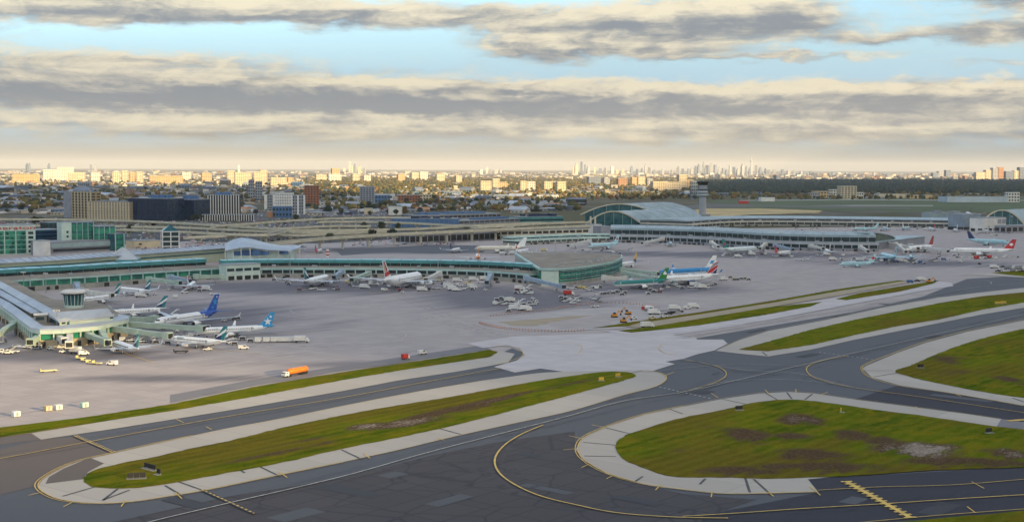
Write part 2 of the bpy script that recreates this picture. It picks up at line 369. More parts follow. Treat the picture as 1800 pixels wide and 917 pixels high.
def grass_mat(name, patches):
    m = bpy.data.materials.new(name); m.use_nodes = True; t = m.node_tree; b = t.nodes['Principled BSDF']; b.inputs['Roughness'].default_value = 1.0; b.inputs['Specular IOR Level'].default_value = 0.0
    pos = t.nodes.new('ShaderNodeNewGeometry').outputs['Position']
    mp = t.nodes.new('ShaderNodeMapping'); mp.vector_type = 'TEXTURE'; mp.inputs['Rotation'].default_value = (0, 0, TAXI); mp.inputs['Scale'].default_value = (2.2, 1, 1); t.links.new(pos, mp.inputs[0])
    n1 = NOISE_(mp.outputs[0], .045, 6, .62, t); n2 = NOISE_(mp.outputs[0], .16, 6, .68, t); n3 = NOISE_(pos, .9, 5, .75, t); n4 = NOISE_(mp.outputs[0], .02, 3, .5, t)
    c = MIX_(SMOOTH_(n1, .38, .6, t), (.054, .094, .005), (.112, .146, .006), t)
    c = MIX_(M_('MULTIPLY', SMOOTH_(n2, .42, .62, t), .85, tree=t), c, (.190, .165, .010), t)
    c = MIX_(M_('MULTIPLY', SMOOTH_(n4, .46, .62, t), .62, tree=t), c, (.135, .088, .020), t)
    c = MIX_(M_('MULTIPLY', SMOOTH_(n3, .42, .7, t), .35, tree=t), c, (.035, .052, .004), t)
    n5 = NOISE_(mp.outputs[0], 2.2, 4, .75, t); c = MIX_(M_('MULTIPLY', SMOOTH_(n5, .45, .7, t), .4, tree=t), c, (.030, .046, .004), t)
    mw = t.nodes.new('ShaderNodeSeparateXYZ'); t.links.new(mp.outputs[0], mw.inputs[0]); st = SMOOTH_(M_('SINE', M_('ADD', M_('MULTIPLY', mw.outputs[1], 1.15, tree=t), M_('MULTIPLY', n1, 3.0, tree=t), tree=t), tree=t), -.6, .6, t)
    c = MIX_(M_('MULTIPLY', st, .16, tree=t), c, (.20, .20, .03), t)
    dirt = None; pale = None
    for pt in patches:
        px, py, rx, ry, w, pl = pt[:6]; P = G(px, py); k = mpp(P); ax = rx * k; ay = ry * k * (P - CP).dot(fwd) / CAMH
        sp = t.nodes.new('ShaderNodeSeparateXYZ'); t.links.new(pos, sp.inputs[0])
        dx = M_('DIVIDE', M_('SUBTRACT', sp.outputs[0], P.x, tree=t), ax, tree=t); dy = M_('DIVIDE', M_('SUBTRACT', sp.outputs[1], P.y, tree=t), ay, tree=t)
        if len(pt) > 6:
            xm = M_('SUBTRACT', sp.outputs[0], P.x, tree=t); ym = M_('SUBTRACT', sp.outputs[1], P.y, tree=t); c_, s_ = math.cos(TAXI), math.sin(TAXI)
            dx = M_('DIVIDE', M_('ADD', M_('MULTIPLY', xm, c_, tree=t), M_('MULTIPLY', ym, s_, tree=t), tree=t), rx, tree=t); dy = M_('DIVIDE', M_('SUBTRACT', M_('MULTIPLY', ym, c_, tree=t), M_('MULTIPLY', xm, s_, tree=t), tree=t), ry, tree=t)
        dx = M_('ADD', dx, M_('MULTIPLY', M_('SUBTRACT', n1, .5, tree=t), 2.6, tree=t), tree=t); dy = M_('ADD', dy, M_('MULTIPLY', M_('SUBTRACT', n2, .5, tree=t), 2.2, tree=t), tree=t)
        g = M_('MULTIPLY', M_('EXPONENT', M_('MULTIPLY', M_('ADD', M_('MULTIPLY', dx, dx, tree=t), M_('MULTIPLY', dy, dy, tree=t), tree=t), -1.0, tree=t), tree=t), w, tree=t)
        dirt = g if dirt is None else M_('MAXIMUM', dirt, g, tree=t)
        if pl:
            q = M_('MULTIPLY', g, pl, tree=t); pale = q if pale is None else M_('MAXIMUM', pale, q, tree=t)
    if dirt is not None:
        d = SMOOTH_(M_('ADD', dirt, M_('MULTIPLY', M_('SUBTRACT', n2, .5, tree=t), 1.5, tree=t), tree=t), .30, .85, t)
        c = MIX_(d, c, MIX_(SMOOTH_(n3, .35, .65, t), (.060, .040, .026), (.115, .078, .046), t), t)
        if pale is not None:
            d = SMOOTH_(M_('ADD', pale, M_('MULTIPLY', M_('SUBTRACT', n3, .5, tree=t), 1.6, tree=t), tree=t), .45, 1.0, t)
            c = MIX_(d, c, (.30, .26, .22), t)
    t.links.new(c, b.inputs['Base Color'])
    bp = t.nodes.new('ShaderNodeBump'); bp.inputs['Strength'].default_value = .5; bp.inputs['Distance'].default_value = .6; t.links.new(n3, bp.inputs['Height']); t.links.new(bp.outputs[0], b.inputs['Normal'])
    return m
M_GR_A = grass_mat('grass_turf', [])
M_GR_B = grass_mat('grass_turf_worn', [(650, 750, 12, 7, 1.1, .7, 'r'), (725, 742, 24, 7, 1.2, .6, 'r'), (785, 724, 26, 6, 1.2, .2, 'r'), (850, 708, 26, 4.5, 1.1, .5, 'r'), (915, 693, 22, 3.5, 1, .35, 'r'), (470, 800, 34, 3.5, .75, 0, 'r'), (1000, 676, 30, 4, .7, 0, 'r'), (560, 770, 30, 3, .6, 0, 'r')])
M_GR_C = grass_mat('grass_turf_patchy', [(1410, 737, 42, 12, 1.1, .55), (1305, 765, 44, 14, 1.15, 0), (1385, 768, 50, 9, 1, 0), (1495, 765, 38, 11, 1, .1), (1560, 777, 52, 12, 1, 0), (1625, 792, 95, 16, 1.2, .78), (1430, 800, 70, 13, 1.1, .2), (1450, 822, 120, 10, 1.15, .3), (1310, 828, 70, 10, 1, 0), (1690, 812, 130, 10, 1, .1), (1790, 800, 50, 13, 1.1, .6), (1210, 815, 60, 20, .4, 0), (1250, 750, 40, 8, .5, 0), (1180, 790, 50, 10, .45, 0)])
M_GR_D = grass_mat('grass_turf_far', [(1660, 632, 40, 10, .8, 0), (1775, 668, 30, 8, 1, 0), (1690, 655, 60, 8, .6, 0)])
def airfield():
    # apron, one big sheet, then the asphalt of the taxiways and the rest on it
    sheet('airfield', [(-700, 1000), (-400, 560), (0, 440), (330, 424), (560, 428), (860, 412), (1240, 402), (1700, 396), (2300, 400), (2500, 560), (2600, 1000)], 0.0, M_APRON)
    sheet('taxiway', [(-500, 1000), (-400, 800), (0, 768), (200, 752), (450, 712), (700, 665), (870, 625), (900, 612), (940, 626), (1000, 640), (1190, 600), (1340, 575), (1500, 548), (1620, 522), (1700, 490), (1800, 484), (2000, 478), (2400, 480), (2400, 1000)], .10, M_ASPH)
    sheet('taxiway', [(200, 917), (400, 873), (600, 841), (760, 800), (870, 778), (1010, 758), (1013, 790), (1030, 810), (1070, 834), (1135, 853), (1200, 868), (1330, 878), (1250, 905), (1230, 1000), (100, 1000)], .16, M_ASPH2)
    sheet('taxiway', [(1580, 677), (1502, 702), (1600, 715), (1760, 738), (1850, 748), (1850, 718)], .16, M_ASPH3)
    sheet('taxiway', [(1440, 865), (1420, 841), (1560, 834), (1850, 818), (1850, 900), (1560, 917), (1350, 960), (1200, 960), (1240, 905)], .16, M_ASPH3)
    sheet('taxiway', [(-50, 800), (0, 790), (75, 772), (130, 768), (205, 797), (134, 813), (84, 837), (68, 853), (-60, 885)], .16, M_BROWN)
    sheet('taxiway_shoulder', [(-60, 776), (0, 768), (60, 761), (75, 772), (-60, 790)], .16, M_BROWN)
    # intersection of pale new concrete with stepped edges
    sheet('concrete_crossing', [(820, 604), (900, 592), (1000, 588), (1090, 586), (1183, 587), (1188, 591), (1221, 593), (1226, 597), (1271, 597), (1279, 604), (1256, 616), (1225, 623), (1201, 631), (1170, 636), (1186, 640), (1151, 651), (1115, 662), (1060, 653), (1000, 655), (950, 648), (905, 655), (868, 645), (908, 634), (922, 624), (914, 613), (890, 607), (850, 612)], .22, M_LIGHT)
    sheet('concrete_crossing', [(1040, 588), (1090, 583), (1200, 566), (1350, 556), (1400, 548), (1300, 572), (1190, 588)], .16, M_LIGHT)
    sheet('works_area', [(838, 565), (900, 556), (1010, 543), (1090, 540), (1150, 548), (1180, 560), (1090, 578), (980, 582), (890, 576)], .16, M_PAD)
    sheet('works_area', [(875, 566), (930, 562), (1000, 556), (1040, 554), (1010, 563), (940, 573), (900, 573)], .22, M_DIRT)
    sheet('works_area', [(960, 568), (1060, 552), (1100, 556), (1060, 572), (985, 578)], .22, M_APRON)
    sheet('service_road', [(300, 694), (480, 661), (700, 628), (845, 607), (862, 614), (800, 623), (600, 652), (450, 677), (300, 708)], .12, M_APRON2)
    # shoulders (pale concrete) and the grass they frame
    sheet('taxiway_shoulder', [(55, 762), (300, 722), (600, 667), (800, 634), (878, 617), (905, 622), (893, 638), (800, 654), (700, 669), (600, 688), (500, 705), (400, 722), (300, 738), (200, 754), (72, 773)], .22, M_SHOULDER)
    sheet('grass', [(-40, 768), (0, 752), (150, 734), (300, 711), (450, 680), (600, 655), (700, 640), (800, 625), (862, 615), (876, 619), (860, 628), (800, 637), (700, 652), (600, 669), (450, 697), (300, 723), (150, 746), (60, 760), (-40, 775)], .30, M_GR_A)
    S2 = [(200, 797), (267, 782), (400, 753), (500, 735), (600, 714), (700, 695), (800, 677), (900, 662), (960, 655), (1060, 652), (1133, 651), (1162, 657), (1170, 667), (1150, 680), (1100, 693), (1000, 723), (900, 745), (800, 767), (700, 791), (600, 813), (467, 840), (360, 862), (300, 872), (233, 882), (167, 885), (110, 879), (78, 867), (68, 853), (84, 837), (134, 813)]
    sheet('taxiway_shoulder', S2, .22, M_SHOULDER, curve=True, n=5)
    sheet('taxiway_shoulder', [(80, 851), (145, 843), (155, 830), (183, 815), (158, 805), (112, 824), (86, 839)], .26, M_BROWN)
    sheet('grass', [(147, 845), (156, 832), (200, 818), (267, 805), (333, 790), (400, 776), (500, 752), (600, 731), (700, 713), (800, 697), (900, 678), (1000, 662), (1067, 654), (1105, 655), (1117, 662), (1100, 668), (1033, 687), (900, 722), (800, 748), (700, 770), (600, 790), (500, 813), (400, 832), (300, 850), (230, 859), (167, 857)], .34, M_GR_B, curve=True, n=5)
    S3 = [(1200, 715), (1267, 702), (1333, 692), (1387, 689), (1433, 692), (1500, 702), (1600, 715), (1700, 728), (1760, 737), (1850, 748), (1850, 762), (1747, 751), (1633, 736), (1650, 820), (1420, 843), (1438, 865), (1333, 868), (1267, 868), (1200, 861), (1133, 852), (1067, 833), (1023, 808), (1012, 790), (1023, 770), (1067, 750), (1133, 729)]
    S3s = [Vector(p) for p in S3]
    sheet('taxiway_shoulder', S3, .22, M_SHOULDER)
    sheet('taxiway_shoulder', [(1760, 737), (1752, 750), (1800, 757), (1800, 742)], .26, M_APRON2)
    sheet('grass', [(1082, 786), (1094, 769), (1140, 752), (1200, 735), (1267, 722), (1333, 707), (1387, 703), (1433, 706), (1533, 720), (1633, 733), (1747, 750), (1900, 770), (1900, 815), (1800, 822), (1700, 825), (1600, 830), (1500, 837), (1433, 840), (1367, 842), (1267, 840), (1180, 838), (1145, 828), (1100, 810)], .34, M_GR_C, curve=True, n=5)
    sheet('taxiway_shoulder', [(1516, 648), (1523, 643), (1576, 621), (1626, 603), (1701, 583), (1801, 563), (2000, 525), (2000, 735), (1800, 713), (1667, 690), (1583, 678), (1533, 664)], .22, M_SHOULDER)
    sheet('grass', [(1573, 653), (1601, 643), (1651, 621), (1701, 603), (1751, 589), (1801, 578), (2000, 540), (2000, 722), (1800, 700), (1733, 690), (1667, 678), (1600, 663)], .34, M_GR_D, curve=True, n=4)
    sheet('taxiway_shoulder', [(1268, 612), (1300, 598), (1350, 582), (1450, 563), (1551, 541), (1651, 523), (1726, 514), (1801, 506), (2000, 490), (2000, 508), (1801, 541), (1726, 553), (1651, 568), (1576, 583), (1500, 598), (1425, 615), (1350, 627), (1300, 622), (1258, 617)], .24, M_SHOULDER)
    sheet('grass', [(1297, 615), (1350, 601), (1425, 580), (1500, 563), (1576, 548), (1651, 533), (1726, 521), (1801, 514), (2000, 497), (2000, 502), (1801, 532), (1726, 545), (1651, 562), (1576, 574), (1500, 590), (1425, 607), (1350, 618)], .34, M_GR_A)
    sheet('taxiway_shoulder', [(1060, 582), (1151, 578), (1300, 553), (1450, 527), (1581, 505), (1640, 494), (1672, 497), (1676, 503), (1613, 513), (1551, 525), (1450, 544), (1350, 563), (1183, 587), (1090, 588)], .24, M_LIGHT)
    sheet('grass', [(1040, 577), (1113, 566), (1230, 549), (1350, 530), (1475, 508), (1580, 493), (1600, 494), (1475, 512), (1350, 535), (1200, 558), (1110, 573)], .30, M_GR_A)
    sheet('service_road', [(1100, 575), (1121, 569), (1230, 553), (1350, 534), (1475, 512), (1590, 494), (1600, 497), (1475, 520), (1350, 541), (1230, 563), (1140, 578)], .36, M_DIRT)
    sheet('grass', [(1086, 582), (1140, 576), (1230, 561), (1350, 541), (1445, 531), (1425, 539), (1350, 553), (1230, 572), (1151, 581), (1110, 585)], .42, M_GR_A)
    sheet('grass', [(1470, 526), (1510, 516), (1576, 505), (1651, 493), (1640, 499), (1581, 513), (1530, 521), (1488, 528)], .42, M_GR_A)
    sheet('taxiway_shoulder', [(1690, 483), (1740, 480), (1900, 488), (1900, 492), (1780, 487)], .24, M_SHOULDER)
    sheet('grass', [(1742, 480), (1790, 476), (1900, 474), (1900, 488), (1810, 487)], .34, M_GR_A)
    sheet('grass', [(1530, 925), (1620, 915), (1800, 899), (2000, 885), (2000, 1000), (1500, 1000)], .34, M_GR_C)
    # the field behind the far pier
    sheet('field', [(1150, 382), (1190, 371), (1240, 366.5), (1330, 366), (1445, 370), (1440, 374), (1320, 377), (1240, 383)], -.1, mat('dry_field', (.52, .40, .20), (.33, .27, .14), scale=.01, coord='World', rough=.95))
    sheet('field', [(1250, 366), (1250, 353), (1500, 346), (1900, 348), (1900, 372), (1600, 372), (1450, 369), (1330, 365.5)], -.16, mat('green_field', (.075, .115, .045), (.055, .075, .035), scale=.006, coord='World', rough=.95))
    sheet('runway', [(1160, 367), (1240, 357.5), (1330, 360), (1600, 365), (1600, 367), (1330, 363), (1240, 366)], -.08, mat('runway_surface', (.10, .095, .085), scale=.01, coord='World'))
    sheet('runway', [(1300, 351.5), (1500, 350.5), (1900, 352), (1900, 353.2), (1500, 351.8), (1300, 353)], -.08, mat('runway_pale', (.33, .32, .30), scale=.01, coord='World'))
    sheet('runway', [(1420, 361), (1500, 360.2), (1640, 360.6), (1640, 362), (1500, 362)], -.08, MATS['runway_pale'])
    sheet('apron', [(590, 440), (640, 437.5), (760, 430), (860, 432), (850, 444), (760, 446), (690, 443), (600, 449)], .10, M_ASPH)
airfield()
def markings():
    y = MB(); p = MB(); k = MB()
    def line(pts, w=.55, m=y, border=True, **q):
        if border: ribbon_mb(k, pts, w * 1.25, .40, **q)
        ribbon_mb(m, pts, w * .74, .43, **q)
    line([(-60, 815), (0, 807), (133, 782), (267, 757), (400, 733), (600, 700), (745, 673), (880, 648)], .6, y)
    line([(250, 922), (290, 912), (400, 886), (600, 839), (750, 797), (900, 758), (1000, 732), (1100, 705), (1200, 690), (1300, 668), (1420, 640), (1550, 610), (1700, 576), (1830, 546)], .65, p)
    line([(955, 748), (915, 765), (885, 785), (870, 808), (876, 830), (900, 850), (950, 873), (1010, 888), (1080, 902), (1180, 910), (1280, 912)], .8, y)
    line([(1200, 909), (1300, 903), (1400, 896), (1550, 887), (1700, 877), (1850, 868)], .7, y)
    line([(1438, 863), (1550, 857), (1640, 855), (1700, 852), (1850, 839)], .5, y)
    line([(1510, 920), (1640, 908), (1800, 896)], .5, y)
    line([(1205, 634), (1250, 642), (1272, 651), (1276, 661), (1262, 671), (1230, 682), (1190, 692)], .6, y)
    line([(1490, 626), (1440, 636), (1420, 645), (1420, 656), (1440, 668), (1500, 682), (1600, 696), (1700, 711), (1830, 731)], .65, y)
    line([(1200, 632), (1300, 650), (1400, 657), (1460, 672), (1500, 682)], .45, p)
    line([(1190, 693), (1280, 671), (1340, 668), (1400, 669), (1470, 676)], .45, p)
    line([(1130, 655), (1300, 641), (1425, 645)], .4, p)
    line([(1200, 596), (1300, 576), (1450, 552), (1600, 526), (1720, 505), (1830, 496)], .5, p)
    line([(1640, 489), (1720, 492), (1742, 496), (1740, 500)], .6, p, border=False)
    line([(860, 606), (905, 612), (919, 620), (916, 628), (900, 634), (870, 642)], .55, y, border=False)
    line([(980, 600), (1015, 606), (1023, 613), (1015, 622)], .5, y, border=False)
    line([(1165, 606), (1158, 612), (1166, 620), (1190, 626)], .5, y, border=False)
    for a in ([(510, 545), (520, 552), (600, 566), (690, 578), (714, 588), (705, 598)], [(440, 530), (560, 508), (700, 512)], [(20, 660), (300, 640), (520, 610)], [(1270, 500), (1450, 478), (1640, 466)], [(1080, 470), (1250, 458), (1450, 462)]):
        line(a, .5, p, border=False)
    # edge lines along the shoulders, double round the tips
    e1 = [(600, 813), (467, 840), (360, 862), (300, 872), (233, 882), (167, 885.5), (110, 880), (77, 867), (67, 853), (83, 837), (133, 813), (200, 797), (267, 782), (340, 767)]
    for o in (0, .9): line(e1, .42, y, border=False, off=o)
    line([(340, 767), (500, 735.5), (700, 695.5), (860, 668)], .35, y, border=False)
    line([(1100, 694), (1000, 724), (900, 746), (800, 768), (700, 792), (600, 814)], .35, y, border=False)
    line([(1133, 650.5), (1163, 657), (1171, 667), (1150, 681), (1100, 694)], .6, y, border=False)
    e2 = [(1200, 714), (1133, 728), (1067, 749), (1022, 770), (1011, 790), (1022, 809), (1066, 834), (1133, 853), (1200, 862), (1267, 869), (1333, 869), (1438, 866)]
    for o in (0, .9): line(e2, .42, y, border=False, off=o)
    line([(1200, 714), (1267, 701.5), (1333, 691.5), (1387, 688.5), (1433, 691.5), (1500, 701.5), (1600, 714.5), (1760, 736.5)], .3, y, border=False)
    e3 = [(1801, 562), (1701, 582), (1626, 602), (1576, 620), (1522, 642), (1516, 648), (1533, 665), (1583, 679), (1667, 691), (1800, 714)]
    for o in (0, .8): line(e3, .38, y, border=False, off=-o)
    line([(1268, 611), (1350, 581), (1450, 562), (1551, 540), (1651, 522)], .3, y, border=False)
    # ticks beside the tips, holding lines
    for a, b in (((50, 872), (75, 866)), ((112, 892), (130, 883)), ((213, 892), (222, 880)), ((320, 878), (308, 867)), ((505, 841), (490, 830)), ((650, 807), (640, 798)), ((780, 775), (770, 770)), ((1000, 767), (1022, 772)), ((1040, 748), (1062, 752)), ((990, 792), (1012, 790)), ((1022, 823), (1036, 817)), ((1066, 843), (1080, 836)), ((1152, 863), (1162, 853)), ((1250, 875), (1252, 866)), ((1360, 874), (1350, 866)), ((1442, 872), (1424, 856)), ((1250, 692), (1262, 700)), ((1345, 686), (1352, 694)), ((1399, 685), (1399, 692)), ((1455, 690), (1440, 696)), ((1610, 716), (1616, 722)), ((1680, 694), (1690, 698)), ((1730, 860), (1708, 848)), ((1715, 903), (1700, 892)), ((310, 738), (323, 744)), ((372, 756), (362, 751)), ((1185, 655), (1166, 662))):
        line([a, b], .5, y, border=False, curve=False)
    for a, b in (((130, 767), (199, 797)), ((355, 862), (447, 904))):
        ribbon_mb(k, [a, b], 1.5, .40, curve=False); ribbon_mb(y, [a, b], .55, .46,  dash=(2.6, 1.5)) if a[0] > 300 else ribbon_mb(y, [a, b], .4, .46, curve=False)
        if a[0] < 300: ribbon_mb(y, [a, b], .4, .46, dash=(2, 1.1), off=1.0)
    ribbon_mb(p, [(1145, 678), (1250, 702)], .7, .46, dash=(3, 1.4)); ribbon_mb(p, [(1440, 620), (1540, 634)], .7, .46, dash=(3, 1.4))
    # hold bar with rungs, bottom right
    A, B = G(1488, 848), G(1600, 911); ribbon_mb(y, [(1488, 848), (1600, 911)], 1.6, .46, curve=False)
    for i in range(15):
        q = A.lerp(B, i / 14); y.box(q.x, q.y, .46, 1.1, 3.6, .02, math.atan2(B.y - A.y, B.x - A.x))
    # orange hold position mark at the right edge
    A, B = G(1772, 741), G(1815, 738); y.beam((A.x, A.y, .47), (B.x, B.y, .47), 2.4, .02)
    k.build('taxi_line_border', mat('black_paint', (.045, .046, .052), (.065, .067, .075), scale=.4, coord='World'), kind='structure')
    y.build('taxi_line', M_YEL, kind='structure'); p.build('taxi_line', M_WHT, kind='structure')
    j = MB()
    for a, b in (((228, 862), (180, 880)), ((165, 857), (110, 873)), ((207, 860), (181, 880)), ((290, 854), (322, 873)), ((310, 846), (355, 862)), ((420, 825), (430, 832)), ((455, 820), (492, 838)), ((600, 791), (636, 808)), ((773, 754), (810, 764)), ((1025, 778), (1082, 783)), ((1027, 802), (1083, 803)), ((1063, 752), (1112, 764)), ((1178, 720), (1200, 728)), ((1270, 702), (1312, 711)), ((1345, 691), (1366, 703)), ((1383, 690), (1392, 702)), ((1428, 693), (1415, 703)), ((1240, 842), (1230, 852)), ((1310, 841), (1318, 866)), ((1325, 843), (1355, 870)), ((1130, 838), (1115, 848)), ((1520, 652), (1570, 652)), ((1110, 656), (1130, 652)), ((1800, 707), (1780, 700)), ((1340, 619), (1348, 626)), ((1535, 663), (1578, 656))):
        ribbon_mb(j, [a, b], .8, .29, curve=False)
    j.build('shoulder_joint', M_TAR, kind='structure')
markings()
def tyre_marks():
    m = bpy.data.materials.new('tyre_rubber_stain'); m.use_nodes = True; t = m.node_tree; bs = t.nodes['Principled BSDF']; bs.inputs['Base Color'].default_value = (.035, .035, .038, 1); bs.inputs['Roughness'].default_value = .8
    pos = t.nodes.new('ShaderNodeNewGeometry').outputs['Position']; mp = t.nodes.new('ShaderNodeMapping'); mp.vector_type = 'TEXTURE'; mp.inputs['Rotation'].default_value = (0, 0, TAXI); mp.inputs['Scale'].default_value = (14, 1, 1); t.links.new(pos, mp.inputs[0])
    n = NOISE_(mp.outputs[0], .25, 5, .65, t); t.links.new(M_('MULTIPLY', SMOOTH_(n, .45, .75, t), .32, tree=t), bs.inputs['Alpha'])
    b = MB()
    for pts in ([(0, 807), (267, 757), (600, 700), (880, 648)], [(400, 886), (600, 839), (900, 758), (1200, 690), (1420, 640), (1700, 576), (1830, 546)], [(1200, 596), (1450, 552), (1720, 505)], [(955, 748), (885, 785), (876, 830), (950, 873), (1080, 902)], [(1490, 626), (1420, 645), (1440, 668), (1600, 696), (1830, 731)], [(1200, 909), (1550, 887), (1850, 868)], [(1205, 634), (1272, 651), (1262, 671), (1190, 692)]):
        for o in (-4.5, 4.5, 0): ribbon_mb(b, pts, 3.4 if o else 2.0, .38 + abs(o) * .001, off=o)
    b.build('tyre_marks', m, kind='structure')
    b = MB()
    for pts in ([(-40, 705), (200, 672), (480, 630), (760, 592)], [(-40, 735), (200, 700), (480, 655), (760, 610)], [(420, 560), (700, 560), (900, 590)], [(560, 520), (760, 560), (900, 600)], [(1100, 530), (1300, 500), (1600, 470), (1790, 458)], [(1240, 520), (1420, 480), (1700, 452)], [(320, 600), (520, 610), (740, 600)], [(690, 515), (760, 545), (860, 585)], [(1380, 478), (1480, 466), (1560, 463)]):
        for o in (-3.2, 3.2): ribbon_mb(b, pts, 2.2, .16 + abs(o) * .001, off=o)
    b.build('tyre_marks', m, kind='structure')
tyre_marks()
def asphalt_patches():
    rs = random.Random(12); ms = [pave_mat('asphalt_patch_dark', (.052, .055, .064), (.038, .04, .048), sc=.1), pave_mat('asphalt_patch_pale', (.088, .094, .106), (.060, .065, .075), sc=.1)]
    for i, (px, py) in enumerate(((330, 884), (520, 905), (610, 862), (690, 835), (560, 735), (760, 690), (420, 752), (1090, 700), (1240, 690), (1330, 655), (1420, 625), (1560, 612), (1640, 592), (1720, 568), (1480, 555), (1560, 535), (1330, 582), (790, 880), (930, 800), (960, 860), (1120, 880), (1500, 880), (1650, 895), (1690, 700))):
        P = G(px, py); L = rs.uniform(4, 13); w = rs.uniform(1.5, 3.8); a = TAXI + rs.choice((0, 0, math.pi / 2)); c, s = math.cos(a), math.sin(a)
        sheet('asphalt_patch', [(P.x + c * u - s * v, P.y + s * u + c * v) for u, v in ((-L, -w), (L, -w + rs.uniform(-.5, .5)), (L, w), (-L, w))], .19, ms[i % 2], px=False)
asphalt_patches()
# ------------------------------------------------------------------ buildings
M_WALL = mat('terminal_wall', (.36, .35, .31), (.27, .265, .24), scale=.15, rough=.8)
M_TANROOF = mat('gravel_roof', (.30, .265, .215), (.21, .19, .165), scale=.06, coord='World', rough=.95)
M_GREYROOF = mat('grey_roof', (.30, .32, .34), (.22, .24, .26), scale=.08, coord='World', rough=.6)
M_LAV = mat('metal_roof', (.44, .49, .54), (.33, .37, .43), scale=.07, coord='World', rough=.45, stretch=(1, .3, 1))
M_MINT = mat('mint_panel', (.42, .58, .54), (.34, .48, .45), scale=.1, rough=.55)
M_MINTW = mat('pale_mint_panel', (.56, .66, .58), (.46, .56, .50), scale=.1, rough=.6)
M_TEAL = mat('teal_fascia', (.07, .28, .285), (.05, .21, .22), scale=.12, rough=.4, spec=.5)
M_TEALL = mat('light_teal_roof', (.28, .58, .62), (.20, .46, .52), scale=.1, rough=.4, spec=.5)
M_GLASS = mat('dark_glass', (.022, .05, .055), (.012, .028, .034), scale=.2, rough=.12, spec=.7)
M_GGLASS = mat('green_glass', (.03, .27, .16), (.018, .13, .10), scale=.12, rough=.15, spec=.6, lo=.4, hi=.6)
M_TGLASS = mat('teal_glass', (.03, .13, .15), (.015, .07, .09), scale=.12, rough=.15, spec=.6)
M_NGLASS = mat('navy_glass', (.012, .03, .085), (.007, .016, .05), scale=.1, rough=.12, spec=.6)
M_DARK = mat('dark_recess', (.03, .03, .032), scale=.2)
M_CONC = mat('viaduct_concrete', (.64, .585, .44), (.52, .475, .36), scale=.08, rough=.85)
M_ROAD = mat('road_surface', (.15, .145, .14), (.11, .108, .108), scale=.08, coord='World')
M_CREAM = mat('cream_wall', (.62, .52, .35), (.52, .43, .29), scale=.08)
M_GREY = mat('grey_wall', (.30, .31, .34), (.24, .25, .28), scale=.08)
M_WHITE = mat('white_wall', (.72, .70, .66), (.60, .59, .56), scale=.1)
M_BRICK = mat('brick_wall', (.36, .13, .055), (.27, .10, .05), scale=.1)
M_BLUE = mat('blue_cladding', (.08, .17, .33), (.06, .13, .26), scale=.06, stretch=(3, 1, .3))
M_STEEL = mat('galvanised_steel', (.42, .43, .44), scale=.4, rough=.4, metal=.5)
M_T1ROOF = mat('standing_seam_roof', (.33, .42, .45), (.25, .33, .365), scale=.05, rough=.4, spec=.5, stretch=(1, .25, 1))
def off_path(path, o):
    return [Vector((p.x + pnorm(path, i)[0] * o, p.y + pnorm(path, i)[1] * o, 0)) for i, p in enumerate(path)]
def resample(path, step):
    out = []; acc = 0.0; nxt = step / 2
    for a, b in zip(path, path[1:]):
        l = (b - a).length
        while acc + l >= nxt: out.append((a.lerp(b, (nxt - acc) / l), math.atan2(b.y - a.y, b.x - a.x))); nxt += step
        acc += l
    return out
